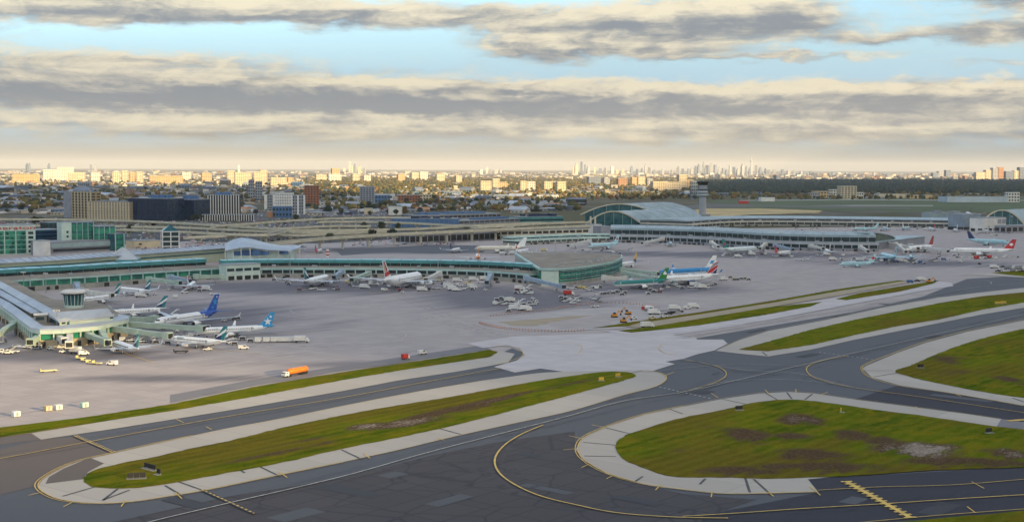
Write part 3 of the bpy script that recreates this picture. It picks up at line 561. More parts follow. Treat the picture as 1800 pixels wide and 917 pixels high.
def pier(name, pts, label, cat='terminal', z1=8.8, wb=3.6, wt=6.6, back=16, z2=12.6, z3=14.6, rise=1.4, width=34, mats=None, curve=True, bays=9.0, glass=None, slot=None):
    path = [G(*p) for p in pts]
    if curve and len(path) > 2: path = smooth(path, False, 4)
    root = empty(name, path[0], 0, label, cat)
    o0 = Vector(root.location); P = [p - o0 for p in path]
    mw, mf, mr, mc, uf, ur = mats or (M_WALL, M_MINT, M_TANROOF, M_GLASS, M_TEAL, M_TEALL)
    gl = glass or M_GLASS
    MB().sweep(P, [(0, 0), (0, wb), (width, wb), (width, 0)]).build('wall', mw, root)
    win = MB().sweep(P, [(.45, wb), (.45, wt), (width - .5, wt), (width - .5, wb)]).build('window_band', gl, root)
    mu = MB()
    for q, a in resample(P, bays): mu.box(q.x, q.y, wb, .9, 1.1, wt - wb, a)
    mu.build('mullion', mf, win, kind='stuff')
    MB().sweep(P, [(-.9, wt), (-.9, z1), (width + .3, z1), (width + .3, wt)]).build('fascia', mf, root)
    MB().sweep(P, [(-.4, z1), (-.4, z1 + .25), (width, z1 + .25), (width, z1)]).build('terrace_roof', mr, root)
    cl = MB().sweep(P, [(back, z1 + .25), (back, z2), (width, z2), (width, z1 + .25)]).build('clerestory', mc, root)
    mu = MB()
    Pb = off_path(P, back - .2)
    for q, a in resample(Pb, bays): mu.box(q.x, q.y, z1 + .25, .35, .5, z2 - z1 - .25, a)
    mu.build('mullion', uf, cl, kind='stuff')
    MB().sweep(P, [(back - 1.6, z2), (back - 1.6, z3), (width + 1, z3), (width + 1, z2)]).build('upper_fascia', uf, root)
    rf = MB().sweep(P, [(back - 1.7, z3), (back - 1.7, z3 + .15), ((back + width) / 2, z3 + rise), (width + 1, z3 + .2), (width + 1, z3)]).build('upper_roof', ur, root)
    sm = MB(); md = (back + width) / 2
    for q, a in resample(off_path(P, back), bays * 1.3):
        sm.beam((q.x + 1.2 * math.sin(a), q.y - 1.2 * math.cos(a), z3 + .25), (q.x - (md - back) * math.sin(a), q.y + (md - back) * math.cos(a), z3 + rise + .1), .4, .3)
    sm.build('roof_seam', mr, rf, kind='stuff')
    # ground floor doors, and dark boxes put on as the shade of bays
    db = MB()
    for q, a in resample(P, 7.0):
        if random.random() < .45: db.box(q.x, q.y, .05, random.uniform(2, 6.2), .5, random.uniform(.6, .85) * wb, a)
    db.build('door_and_bay_shade', M_DARK, root, kind='stuff')
    un = MB()
    for q, a in resample(off_path(P, back * .5), 31.0):
        un.box(q.x + random.uniform(-3, 3), q.y, z1 + .25, random.uniform(2, 5), random.uniform(2, 3), random.uniform(1, 2), a)
    un.build('roof_unit', M_STEEL, root, kind='stuff')
    return root
class Block:
    """box building: front face from ground pixel L to ground pixel R, top edge on pixel row ytop, depth in metres"""
    def __init__(s, name, L, Rr, ytop, depth, wall, label, cat='building', group=None, roofm=None, h=None, parapet=True):
        s.A, s.B = G(*L), G(*Rr); d = s.B - s.A; s.w = d.length; s.rz = math.atan2(d.y, d.x); s.depth = depth
        s.h = h if h else zat((s.A + s.B) / 2, ytop); s.pl, s.pr = L[0], Rr[0]
        s.root = empty(name, s.A, s.rz, label, cat, group)
        s.body = MB().box(s.w / 2, depth / 2, 0, s.w, depth, s.h).build('wall', wall, s.root)
        if parapet:
            s.roof = MB().box(s.w / 2, depth / 2, s.h, s.w + .5, depth + .5, .6).build('roof', roofm or M_GREYROOF, s.root)
    def x(s, px): return (px - s.pl) / (s.pr - s.pl) * s.w
    def units(s, n, m=None, hh=3):
        b = MB()
        for i in range(n):
            b.box(random.uniform(.15, .85) * s.w, random.uniform(.2, .8) * s.depth, s.h + .6, random.uniform(.05, .2) * s.w, random.uniform(.1, .3) * s.depth, random.uniform(.5, 1) * hh)
        b.build('roof_unit', m or M_GREY, s.root, kind='stuff'); return s
    def grid(s, floors, cols, m=M_GLASS, fw=.62, fh=.55, x0=0, x1=1, z0=.04, z1=.97, sep=False, name='window'):
        """windows proud of the front and (same rhythm) both ends"""
        W_ = s.w * (x1 - x0); H_ = s.h * (z1 - z0); b = MB()
        for i in range(floors):
            for j in range(cols):
                cx = s.w * x0 + W_ * (j + .5) / cols; z = s.h * z0 + H_ * (i + (1 - fh) / 2) / floors
                q = MB() if sep else b
                q.box(cx, -.12, z, W_ / cols * fw, .5, H_ / floors * fh)
                if sep: q.build(name, m, s.root)
            n2 = max(2, int(s.depth / (W_ / cols)))
            if not sep and x0 == 0:
                for j in range(n2):
                    cy = s.depth * (j + .5) / n2; z = s.h * z0 + H_ * (i + (1 - fh) / 2) / floors
                    b.box(-.1, cy, z, .4, s.depth / n2 * fw, H_ / floors * fh); b.box(s.w + .1, cy, z, .4, s.depth / n2 * fw, H_ / floors * fh)
        if not sep: b.build(name, m, s.root, kind='stuff' if floors * cols > 1 else None)
        return s
    def bands(s, floors, m=M_GLASS, fh=.5, x0=.02, x1=.98, z0=.05, z1=.97):
        for i in range(floors):
            b = MB(); z = s.h * (z0 + (z1 - z0) * (i + (1 - fh) / 2) / floors); zz = s.h * (z1 - z0) / floors * fh
            b.box(s.w * (x0 + x1) / 2, s.depth / 2, z, s.w * (x1 - x0) if (x0, x1) != (.02, .98) else s.w + .3, s.depth + .3, zz); b.build('window_band', m, s.root)
        return s
    def fins(s, n, m=M_WHITE, w=.3, name='fin', d=1.0, z0=0, z1=1, x0=0, x1=1):
        me = MB().box(0, 0, 0, s.w * (x1 - x0) / n * w, d, s.h * (z1 - z0)).mesh(name, m)
        for j in range(n + 1):
            o = bpy.data.objects.new(name, me); COL.objects.link(o); o.parent = s.root; o.location = (s.w * (x0 + (x1 - x0) * j / n), -d / 2 + .1, s.h * z0)
        return s
def text_mesh(body, size, m, depth=.25):
    c = bpy.data.curves.new('sign_lettering', 'FONT'); c.body = body; c.size = size; c.extrude = depth; c.align_x = 'LEFT'
    o = bpy.data.objects.new('sign_lettering', c); COL.objects.link(o)
    dg = bpy.context.evaluated_depsgraph_get(); me = bpy.data.meshes.new_from_object(o.evaluated_get(dg)); bpy.data.objects.remove(o); me.materials.clear(); me.materials.append(m)
    return me
def zoff(P, h): return Vector((P.x, P.y, h))

# ---- terminal on the left: long pier with the round green glass end
pier('terminal_pier', [(395, 489), (470, 487.5), (600, 487.5), (700, 488), (820, 490.5), (880, 494), (930, 498.5)], 'long low terminal pier with teal roof edge left of the green glass end', z1=8.4, z2=11.4, z3=14.0, back=20, width=30, rise=.3)
def glass_end():
    pts = [(948, 502), (985, 502), (1040, 495), (1075, 487.5), (1091, 480), (1093, 474)]
    f = [G(*p) for p in pts]; bk = [G(1060, 471, 0), G(985, 469, 0), (G(905, 470, 0))]
    root = empty('terminal_rotunda', f[0], 0, 'rounded green glass end building of the terminal pier beside the red vehicles', 'terminal')
    o0 = Vector(root.location); F = smooth(f, False, 4); P = [(p - o0).xy for p in F] + [(p - o0).xy for p in bk]
    H_ = 12.7
    MB().prism(P, 0, 3.0).build('ground_floor', M_WALL, root)
    n = len(F)
    path = [p - o0 for p in F]
    g = MB(); g.prism([Vector(p) for p in P], 3.0, H_).build('glass_wall', M_GGLASS, root)
    i0 = 4
    for k, z in enumerate((4.6, 6.4, 8.2, 10.0, 11.6)):
        MB().sweep(path[i0:], [(-.35, z), (-.35, z + .35), (.3, z + .35), (.3, z)]).build('transom', M_TEAL if k % 2 else M_MINT, root)
    mu = MB()
    for q, a in resample(path[i0:], 5.5): mu.box(q.x, q.y, 3, .3, .9, H_ - 3, a)
    mu.build('mullion', M_TEAL, root, kind='stuff')
    for z, x0 in ((10.6, .0), (5.2, .35)):
        pp = path[i0:]; MB().sweep(pp, [(-.2, z), (-.2, z + .7), (.3, z + .7), (.3, z)]).build('open_vent', M_DARK, root)
    # corner block in pale green
    A, B = path[0], path[4]; d = (B - A).normalized(); nr = Vector((-d.y, d.x, 0))
    c = (A + B) / 2 + nr * 3.5; a = math.atan2(d.y, d.x); L = (B - A).length
    MB().box(c.x - nr.x * .9, c.y - nr.y * .9, 0, L * .82, 8.4, 12.2, a).build('stair_block', M_MINTW, root)
    rim = [Vector(p) for p in P]; cen = sum(rim, Vector((0, 0))) / len(rim)
    MB().prism([cen + (p - cen) * 1.015 for p in rim], H_, H_ + 1.5).build('roof_rim', M_MINT, root)
    MB().prism([cen + (p - cen) * .97 for p in rim], H_ + 1.5, H_ + 1.75).build('roof', M_TANROOF, root)
    u = MB()
    for i in range(16):
        p = rim[random.randrange(len(rim))]; q = cen + (p - cen) * random.uniform(.1, .8); u.box(q.x, q.y, H_ + 1.7, 3, 2, 1.2, random.uniform(0, 3))
    u.build('roof_unit', M_STEEL, root, kind='stuff')
glass_end()
# ---- terminal main hall, left
pier('terminal_hall', [(-120, 530), (0, 516), (90, 509), (150, 506), (240, 499), (330, 493), (400, 488.5)], 'main terminal hall at the left with long tan terrace and teal ribbon roof edge', z1=9.4, wb=3.8, wt=8.0, back=34, z2=12.0, z3=14.8, rise=.4, width=46, mats=(M_WALL, M_MINT, M_TANROOF, M_GLASS, M_TEAL, M_TEALL), bays=11, glass=M_GGLASS)
def upper_hall():
    pts = [(-120, 497), (0, 489), (110, 482), (220, 472.5), (330, 463.5), (405, 457)]
    path = smooth([G(*p) for p in pts], False, 4); root = empty('terminal_roof_hall', path[0], 0, 'long lavender metal roof ridge of the terminal behind the teal ribbon with the pyramid skylight', 'terminal')
    o0 = Vector(root.location); P = [p - o0 for p in path]
    MB().sweep(P, [(0, 0), (0, 12.6), (34, 12.6), (34, 0)]).build('wall', mat('yellow_green_wall', (.52, .56, .40), (.43, .47, .34), scale=.05), root)
    MB().sweep(P, [(-.6, 8.2), (-.6, 9.4), (.2, 9.4), (.2, 8.2)]).build('window_band', M_TGLASS, root)
    MB().sweep(P, [(-2, 12.6), (-2, 13.1), (12, 15.6), (36, 13.0), (36, 12.6)]).build('roof', M_LAV, root)
    sm = MB()
    for q, a in resample(off_path(P, 5), 9): sm.beam((q.x + 7 * math.sin(a), q.y - 7 * math.cos(a), 13.2), (q.x - 7 * math.sin(a), q.y + 7 * math.cos(a), 15.75), .35, .3)
    sm.build('roof_seam', M_GREYROOF, root, kind='stuff')
    # pyramid skylight
    g = G(212, 474); c = g - o0; C = g + Vector((0, 13, 0)); zb = zat(g, 456.5); za = zat(C, 434.5); py = empty('skylight', c, .12); py.parent = root; s = 14.5
    MB().box(0, 13, 0, 2 * s + 1, 27, zb).build('skylight_base', M_TEAL, py)
    b = MB(); b.add([(-s, 0, zb), (s, 0, zb), (s, 26, zb), (-s, 26, zb), (0, 13, za)], [(0, 1, 4), (1, 2, 4), (2, 3, 4), (3, 0, 4), (3, 2, 1, 0)]); b.build('skylight_pane', M_LAV, py)
    b = MB()
    for x, y in ((-s, 0), (s, 0), (s, 26), (-s, 26)): b.beam((x, y, zb + .1), (0, 13, za + .1), .5, .5)
    b.build('skylight_rib', M_WHITE, py)
upper_hall()
def canopy():
    A = G(392, 478); root = empty('terminal_canopy', A, 0, 'swept peaked pale canopy roof over the terminal at the foot of the viaducts', 'canopy')
    # ridge and eave lines given on the ground below and by image row above
    ridge = [(396, 463, 428), (410, 462, 421), (424, 461, 417.5), (440, 461, 419), (455, 461, 423), (470, 461, 427), (490, 461, 430.5), (510, 461, 431.5), (530, 461, 430.5)]
    eave = [(396, 474, 440), (410, 474, 437), (424, 474, 434.5), (440, 474, 434), (455, 473, 436.5), (470, 472, 438.5), (490, 471, 439.5), (510, 470, 440), (527, 466, 435)]
    def pt(x, y, t): P = G(x, y); return Vector((P.x, P.y, zat(P, t))) - A
    Rr = [pt(*p) for p in ridge]; E = [pt(*p) for p in eave]; b = MB(); n = len(Rr)
    Bk = [r + Vector((0, 35, -3.5)) for r in Rr]
    vs = E + Rr + Bk; dn = [v - Vector((0, 0, .8)) for v in vs]; fs = []
    for i in range(n - 1):
        for o in (0, n):
            fs.append((o + i, o + i + 1, o + n + i + 1, o + n + i)); fs.append(tuple(3 * n + q for q in (o + n + i, o + n + i + 1, o + i + 1, o + i)))
        fs.append((3 * n + i, 3 * n + i + 1, i + 1, i))
    for i in (0, n - 1):
        for o in (0, n): q = (o + i, o + n + i, 3 * n + o + n + i, 3 * n + o + i); fs.append(q if i else q[::-1])
    b.add(vs + dn, fs); b.build('roof', M_LAV, root, smooth=False)
    w = MB()
    for i in range(n - 2):
        p, q = E[i] + Vector((0, 6, -.8)), E[i + 1] + Vector((0, 6, -.8))
        w.add([(p.x, p.y, 0), (q.x, q.y, 0), q, p, (p.x, p.y + 30, 0), (q.x, q.y + 30, 0), q + Vector((0, 30, 0)), p + Vector((0, 30, 0))], [(0, 1, 2, 3), (5, 4, 7, 6), (3, 2, 6, 7), (1, 5, 6, 2), (4, 0, 3, 7)])
    w.build('wall', M_MINTW, root)
    for i in (1, 2, 3, 4, 6):
        p = E[i] + Vector((4, 5.8, 0)); MB().box(p.x, p.y, 13, 9, .5, max(3, p.z - 16)).build('window', M_BLUE, root)
    m = MB()
    for i in range(n): m.beam((E[i].x, E[i].y + .5, 0), E[i] - Vector((0, -.5, .6)), .6, .6)
    m.build('column', M_WHITE, root, kind='stuff')
canopy()
# ---- hammerhead pier in the left foreground
def hammerhead():
    A = G(0, 560); root = empty('hammerhead_pier', A, 0, 'near terminal pier at the left with lavender roofs, tan terraces and dark green windows', 'terminal')
    low = [(-160, 470), (-60, 505), (0, 536), (55, 577.5), (70, 580), (110, 579), (170, 573), (224, 561), (226, 556), (206, 549), (190, 536), (150, 530), (95, 527), (55, 510), (30, 497), (0, 486), (-60, 468), (-120, 452)]
    z1 = 9.6; P = [(G(x, y, z1) - A).xy for x, y in low]; cen = sum(P, Vector((0, 0))) / len(P)
    MB().prism(P, 0, 4.2).build('wall', mat('ochre_wall', (.46, .38, .24), (.34, .29, .20), scale=.1), root)
    ins = [cen + (p - cen) * .994 for p in P]
    g = MB().prism(ins, 4.2, 7.6).build('window_band', M_GGLASS, root)
    path = [Vector((p.x, p.y, 0)) for p in P[:9]]
    mu = MB()
    for q, a in resample(path, 7.5): mu.box(q.x, q.y, 4.2, .7, 1.0, 3.4, a)
    mu.build('mullion', M_MINTW, g, kind='stuff')
    MB().prism([cen + (p - cen) * 1.006 for p in P], 7.6, z1).build('fascia', M_MINTW, root)
    MB().sweep(path, [(-.3, z1), (-.3, z1 + .5), (5.5, z1 + 1.6), (5.6, z1)]).build('eave_roof', M_LAV, root)
    MB().prism([cen + (p - cen) * .99 for p in P], z1, z1 + .3).build('terrace_roof', M_TANROOF, root)
    # sloping head roof facing the camera
    def q(x, y, z): return G(x, y, z) - A
    zl, zh = 13.2, 17.0
    f = [q(103, 564.5, zl), q(165, 559, zl), q(200, 554, zl)]; r = [q(84, 549, zh), q(150, 544.5, zh), q(190, 541.5, zh)]
    r2 = [v + Vector((0, 13, -1.2)) for v in r]
    hr = MB(); vs = f + r + r2; hr.add(vs + [Vector((v.x, v.y, v.z - .7)) for v in vs], [(0, 1, 4, 3), (1, 2, 5, 4), (3, 4, 7, 6), (4, 5, 8, 7), (9, 10, 1, 0), (10, 11, 2, 1), (2, 11, 14, 5), (5, 14, 17, 8), (3, 12, 9, 0), (6, 15, 12, 3)])
    hr.build('roof', M_LAV, root)
    poly = [(v.x, v.y) for v in f] + [(v.x, v.y) for v in reversed(r2)]; c2 = sum((Vector(p) for p in poly), Vector((0, 0))) / len(poly)
    MB().prism([c2 + (Vector(p) - c2) * .97 for p in poly], z1 + .3, zl - .6).build('wall', M_MINTW, root)
    a, bq = f[0], f[2]; d = (bq - a).normalized(); ang = math.atan2(d.y, d.x)
    for t, w_, h_ in ((.22, .36, 1.0), (.50, .22, 2.2), (.82, .30, .9)):
        c = a.lerp(bq, t) + Vector((0, .6, 0)); MB().box(c.x, c.y, zl - .7 - h_, (bq - a).length * w_, 1.2, h_, ang).build('window', M_GLASS, root)
    # long upper roof over the stem, running to the upper left
    S0, S1 = q(-120, 438, 15.5), q(86, 557, 15.5)
    path = [S0, S1] if True else None
    path = [Vector((v.x, v.y, 0)) for v in (S0, S0.lerp(S1, .5), S1)]
    MB().sweep(path, [(5, z1 + .3), (5, 13.0), (10.5, 13.0), (10.5, z1 + .3)]).build('clerestory', M_TGLASS, root)
    MB().sweep(path, [(4, 13.0), (4, 13.6), (7.8, 14.8), (11.6, 13.6), (11.6, 13.0)]).build('roof', M_LAV, root)
    S2, S3 = q(-60, 483, 12.5), q(56, 549, 12.5); path = [Vector((v.x, v.y, 0)) for v in (S2, S3)]
    MB().sweep(path, [(0, z1 + .3), (0, 11.8), (4, 11.8), (4, z1 + .3)]).build('clerestory', M_GLASS, root)
    MB().sweep(path, [(-.6, 11.8), (-.6, 12.4), (4.8, 12.8), (4.8, 11.8)]).build('roof', M_LAV, root)
    # roof cabin
    C = q(69, 568, z1); k = MB().box(C.x, C.y + 3, z1 + .3, 6.5, 7, 4.2, .25); k.build('roof_cabin', M_WALL, root)
    MB().box(C.x + .6, C.y - .4, z1 + 2.0, 4.4, .8, 1.7, .25).build('window', M_GLASS, root)
    MB().box(C.x, C.y + 3, z1 + 4.5, 7.4, 7.8, .5, .25).build('cabin_roof', M_WHITE, root)
    db = MB(); pth = [Vector((p.x, p.y, 0)) for p in P[:9]]
    for p, a in resample(pth, 7):
        if random.random() < .5: db.box(p.x, p.y, .1, random.uniform(2, 5.5), .7, random.uniform(2.4, 3.4), a)
    db.build('door_and_bay_shade', M_DARK, root, kind='stuff')  # dark boxes for doors and the shade of bays, as on the piers
    # apron control cab on the roof: a thing of its own
    B = G(130, 541, z1); z0 = z1 + .3
    t = empty('apron_tower', (B.x, B.y, z0), 0, 'octagonal green glass apron control cab with white hat roof on the near pier', 'control cab')
    def octr(r, z): return [(r * math.cos(math.pi / 8 + i * math.pi / 4), r * math.sin(math.pi / 8 + i * math.pi / 4), z) for i in range(8)]
    s = mpp(B)
    MB().loft([octr(17 * s, 0), octr(17 * s, 1.6)]).build('base', M_MINTW, t)
    MB().loft([octr(15.3 * s, 1.6), octr(17.4 * s, 8.0)]).build('glass_wall', M_TGLASS, t)
    for i in range(8):
        p0 = octr(15.5 * s, 1.6)[i]; p1 = octr(17.7 * s, 8.0)[i]; MB().beam(p0, p1, .35, .35).build('mullion', M_MINTW, t)
        p0b = octr(15.5 * s, 1.6)[(i + 1) % 8]; p1b = octr(17.7 * s, 8)[(i + 1) % 8]
        m0 = [(a_ + b_) / 2 for a_, b_ in zip(p0, p0b)]; m1 = [(a_ + b_) / 2 for a_, b_ in zip(p1, p1b)]; MB().beam(m0, m1, .25, .25).build('mullion', M_MINTW, t)
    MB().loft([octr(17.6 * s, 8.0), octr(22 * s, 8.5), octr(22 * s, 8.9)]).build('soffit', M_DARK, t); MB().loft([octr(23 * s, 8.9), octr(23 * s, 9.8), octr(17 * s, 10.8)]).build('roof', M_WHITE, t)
    MB().cyl((0, 0, 10.5), (0, 0, 14.5), .12, .05, 6).build('antenna', M_STEEL, t)
hammerhead()
# side building between hall and near pier (green windows, pale block)
b = Block('gate_building', (30, 506), (83, 497), 488.5, 22, M_MINT, 'low mint gate building with four dark windows behind the near pier stem', 'building'); b.grid(1, 4, M_GLASS, .72, .5, z0=.4, z1=.95, sep=True)
b = Block('gate_building', (83, 506), (146, 503), 489, 20, M_MINTW, 'pale gate block with green curtain wall above the ochre ramp doors', 'building'); b.grid(1, 5, M_GGLASS, .9, .8, x0=.16, x1=1, z0=.45, z1=.9, sep=True); b.grid(1, 6, M_DARK, .6, .8, z0=0, z1=.4)
b = Block('gate_building', (398, 493), (458, 490), 465, 14, M_MINTW, 'pale mint gate building with four dark windows at the start of the long pier', 'building'); b.grid(1, 4, M_GLASS, .8, .42, x0=.0, x1=1, z0=.48, z1=.9, sep=True); b.grid(1, 4, M_DARK, .7, .85, x0=.02, x1=.98, z0=0, z1=.3)
# ---- hotel with the red sign, glass hotel wing
def sign_hotel():
    b = Block('sign_hotel', (-34, 449), (63, 446), 396, 24, M_MINTW, 'green glass hotel with pale frame and red rooftop letters at the left edge', 'hotel')
    for j, (x0, x1) in enumerate(((-34, -14), (-12, 7), (9, 27), (29, 46))):
        for i in range(5):
            q = MB(); xa, xb = b.x(x0), b.x(x1); q.box((xa + xb) / 2, -.05, b.h * (.03 + .158 * i), xb - xa, .4, b.h * .145); q.build('glass_panel', M_GGLASS, b.root)
    for i in range(5):
        q = MB(); xa, xb = b.x(50), b.x(59); q.box((xa + xb) / 2, -.05, b.h * (.06 + .155 * i), xb - xa, .4, b.h * .09); q.build('window', M_GLASS, b.root)
    w = MB()
    for j, (x0, x1) in enumerate(((-34, -14), (-12, 7), (9, 27), (29, 46))):
        for i in range(5):
            for k in range(2): w.box(b.x(x0 + (x1 - x0) * random.choice((.25, .5, .75))), -.3, b.h * (.03 + .158 * i) + random.uniform(.3, 1.5), (b.x(x1) - b.x(x0)) * .2, .4, 1.8)
    w.build('window', M_GLASS, b.root, kind='stuff')
    red = mat('red_letters', (.55, .045, .03), (.42, .035, .03), scale=.5)
    me = text_mesh('Sheraton', 1.0, red, .12)
    w0 = max(v.co.x for v in me.vertices); tw = b.x(62) - b.x(-17); s = tw / w0
    o = bpy.data.objects.new('sign_lettering', me); COL.objects.link(o); o.parent = b.root; o.rotation_euler = (R(90), 0, 0); o.location = (b.x(-17), -.35, b.h * .855); hh = b.h * .125; o.scale = (s, hh / .72, 2)
sign_hotel()
b = Block('glass_hotel', (63, 440), (109, 437.5), 404, 26, M_TGLASS, 'dark teal glass link between the sign hotel and the pale stair tower', 'hotel wing'); b.bands(5, M_NGLASS, .7)
b = Block('glass_hotel', (86, 425), (110, 424), 391, 20, M_TGLASS, 'teal glass upper storey rising behind the dark glass link', 'hotel wing'); b.grid(3, 3, M_GLASS, .85, .8)
b = Block('glass_hotel', (109, 442), (126, 441.5), 391, 20, M_MINTW, 'pale mint stair tower with three dark windows beside the stepped glass hotel', 'hotel tower'); b.grid(3, 1, M_GLASS, .42, .5, x0=.35, x1=.85, z0=.28, z1=.75, sep=True)
for (x0, x1, yt, lb) in ((126, 165, 391, 'tallest step of the green glass hotel beside the stair tower'), (165, 203, 398, 'middle step of the green glass hotel'), (203, 218, 411, 'lowest step of the green glass hotel by the concrete ramp')):
    b = Block('glass_hotel', (x0, 441), (x1, 440), yt, 24, M_TGLASS, lb, 'hotel wing')
    n = max(1, (x1 - x0) // 9)
    b.grid(3, n, M_GGLASS, .84, .8, sep=True, name='glass_panel'); b.fins(n, M_MINT, .09, 'mullion', .8)
b = Block('hotel_podium', (90, 446), (194, 440.5), 424, 34, M_GREY, 'low grey podium with long dark slot below the green glass hotel', 'podium'); b.grid(1, 1, M_DARK, .98, .7, x0=.02, x1=1, z0=.12, z1=.42); MB().box(b.w / 2, -.4, b.h * .5, b.w, 1, b.h * .4).build('fascia', mat('podium_panel', (.33, .42, .42), scale=.1), b.root)
Block('hotel_entrance', (75, 450), (89, 449), 423, 14, M_WHITE, 'tall white slab beside the grey podium', 'building')
Block('hotel_entrance', (60, 449), (76, 448.5), 424, 14, M_GREY, 'dark grey stair box between sign hotel and white slab', 'building')
b = Block('ramp_building', (236, 436), (284, 434), 423, 20, M_CREAM, 'low cream block with one dark opening left of the white lattice tower', 'building'); b.grid(1, 1, M_DARK, .3, .4, x0=.05, x1=.4, z0=.3, z1=.8)
def lattice():
    A, B = G(286, 441), G(315, 440.5); d = B - A; root = empty('lattice_tower', A, math.atan2(d.y, d.x), 'white framed glass lift tower with pyramid top beside the viaduct', 'tower'); w = d.length; h = zat(A, 406.5)
    MB().box(w / 2, w / 2, 0, w * .94, w * .94, h).build('glass_wall', M_GLASS, root)
    for x in (0, w / 2, w):
        for y in (0, w): MB().box(x, y, 0, 1.1, 1.1, h).build('post', M_WHITE, root)
    for i in range(4):
        z = h * (i + 1) / 4 - 1
        for y in (0, w): MB().box(w / 2, y, z, w - 1.2, .9, 1.0).build('beam', M_WHITE, root)
        for x in (0, w): MB().box(x, w / 2, z, .9, w - 1.2, 1.0).build('beam', M_WHITE, root)
    b = MB(); b.add([(0, 0, h), (w, 0, h), (w, w, h), (0, w, h), (w / 2, w / 2, h + w * .4)], [(0, 1, 4), (1, 2, 4), (2, 3, 4), (3, 0, 4)]); b.build('roof', M_TGLASS, root)
lattice()
# ---- viaducts
def viaduct(pts, z, width, label, step=42, pw=2.2, rail=True):
    path = smooth([G(x, y, z) for x, y in pts], False, 4); path = [Vector((p.x, p.y, 0)) for p in path]
    root = empty('viaduct', path[0], 0, label, 'viaduct', 'concrete road viaducts behind the terminal'); o0 = Vector(root.location); P = [p - o0 for p in path]; w = width
    MB().sweep(P, [(0, z - 2.6), (0, z - 1.1), (w, z - 1.1), (w, z - 2.6), (w * .8, z - 3.4), (w * .2, z - 3.4)]).build('deck', M_CONC, root)
    MB().sweep(P, [(.6, z - 1.1), (.6, z - .95), (w - .6, z - .95), (w - .6, z - 1.1)]).build('road_surface', M_ROAD, root)
    for o in (-.15, w - .35): MB().sweep(P, [(o, z - 1.4), (o, z), (o + .5, z), (o + .5, z - 1.4)]).build('parapet', M_CONC, root)
    for q, a in resample(off_path(P, w * .5), step):
        b = MB(); b.box(q.x, q.y, 0, pw, pw * 1.3, z - 5.2, a); b.box(q.x, q.y, z - 5.2, pw * 1.1, w * .8, 1.8, a); b.build('column', M_CONC, root)
    return root
viaduct([(-80, 383), (0, 384), (100, 384.5), (220, 387), (300, 390.5), (360, 394), (430, 398), (500, 403)], 11, 12, 'farthest left viaduct passing in front of the tan and navy buildings')
viaduct([(380, 396), (430, 393), (510, 387), (600, 382.5), (690, 381), (760, 382)], 12, 11, 'upper viaduct rising past the brick tower to the blue long building')
viaduct([(200, 402), (286, 405), (350, 408), (420, 411), (470, 411.5), (520, 404), (614, 403), (700, 402), (760, 400), (860, 394), (960, 390)], 11, 12, 'middle viaduct running behind the white lattice tower')
viaduct([(400, 400), (450, 401), (515, 399.5), (583, 396), (650, 396)], 8, 9, 'short low ramp between the upper and middle viaducts', 45)
viaduct([(330, 416), (400, 413), (470, 411), (530, 412), (600, 409), (680, 406)], 9, 9, 'ramp crossing behind the peaked canopy', 45)
viaduct([(455, 431), (480, 427.5), (522, 422.5), (614, 415), (717, 409.5), (806, 405.5), (906, 401), (1040, 395.5)], 15, 14, 'nearest tall viaduct on slim columns climbing right to the arched hall', 46, 1.9)
viaduct([(840, 398), (906, 394.5), (970, 391), (1036, 389)], 13, 12, 'viaduct deck behind the nearest one beside the parking garage', 40)
viaduct([(230, 397), (330, 399), (430, 404), (540, 407), (640, 405)], 10, 9, 'lower viaduct between the far left one and the middle one', 40)
viaduct([(560, 389), (640, 388.5), (720, 391), (800, 395), (900, 397)], 12, 10, 'viaduct in front of the blue long building', 40)
viaduct([(-80, 394), (40, 395), (130, 396), (230, 396)], 9, 10, 'viaduct behind the glass hotel wing', 40)
# ---- buildings along the viaducts
b = Block('parking_garage', (880, 421), (1035, 416), 404, 40, M_CONC, 'open concrete parking garage with dark bays under the viaduct', 'garage'); b.grid(2, 13, M_DARK, .78, .6, sep=False)
b = Block('parking_garage', (720, 427), (880, 420.5), 411, 30, M_GREY, 'dark lower deck of the garage behind the slim viaduct columns', 'garage'); b.grid(1, 16, M_DARK, .8, .8)
b = Block('blue_shed', (688, 400), (806, 400), 384.5, 36, M_BLUE, 'long blue clad building behind the viaducts', 'shed'); b.fins(14, mat('blue_rib', (.12, .22, .38), scale=.1), .12, 'cladding_rib', .5); b.units(6, M_NGLASS, 4)
b = Block('rooftop_parking', (806, 399), (913, 394), 386, 40, M_GREY, 'grey parking deck with beige parapet between blue shed and teal box', 'garage'); b.grid(2, 12, M_DARK, .8, .5); b.units(14, M_BLUE, 3)
b = Block('teal_box_building', (913, 393), (990, 391.5), 381, 36, M_TEAL, 'teal flat box building with rooftop plant left of the arched hall', 'building'); b.units(12, M_NGLASS, 5); b.bands(1, M_GLASS, .3)
b = Block('rooftop_parking', (740, 386), (880, 382), 376.5, 60, M_GREY, 'upper parking deck full of blue vehicles behind the blue shed', 'garage'); b.units(30, M_BLUE, 3); b.grid(1, 18, M_DARK, .8, .5)
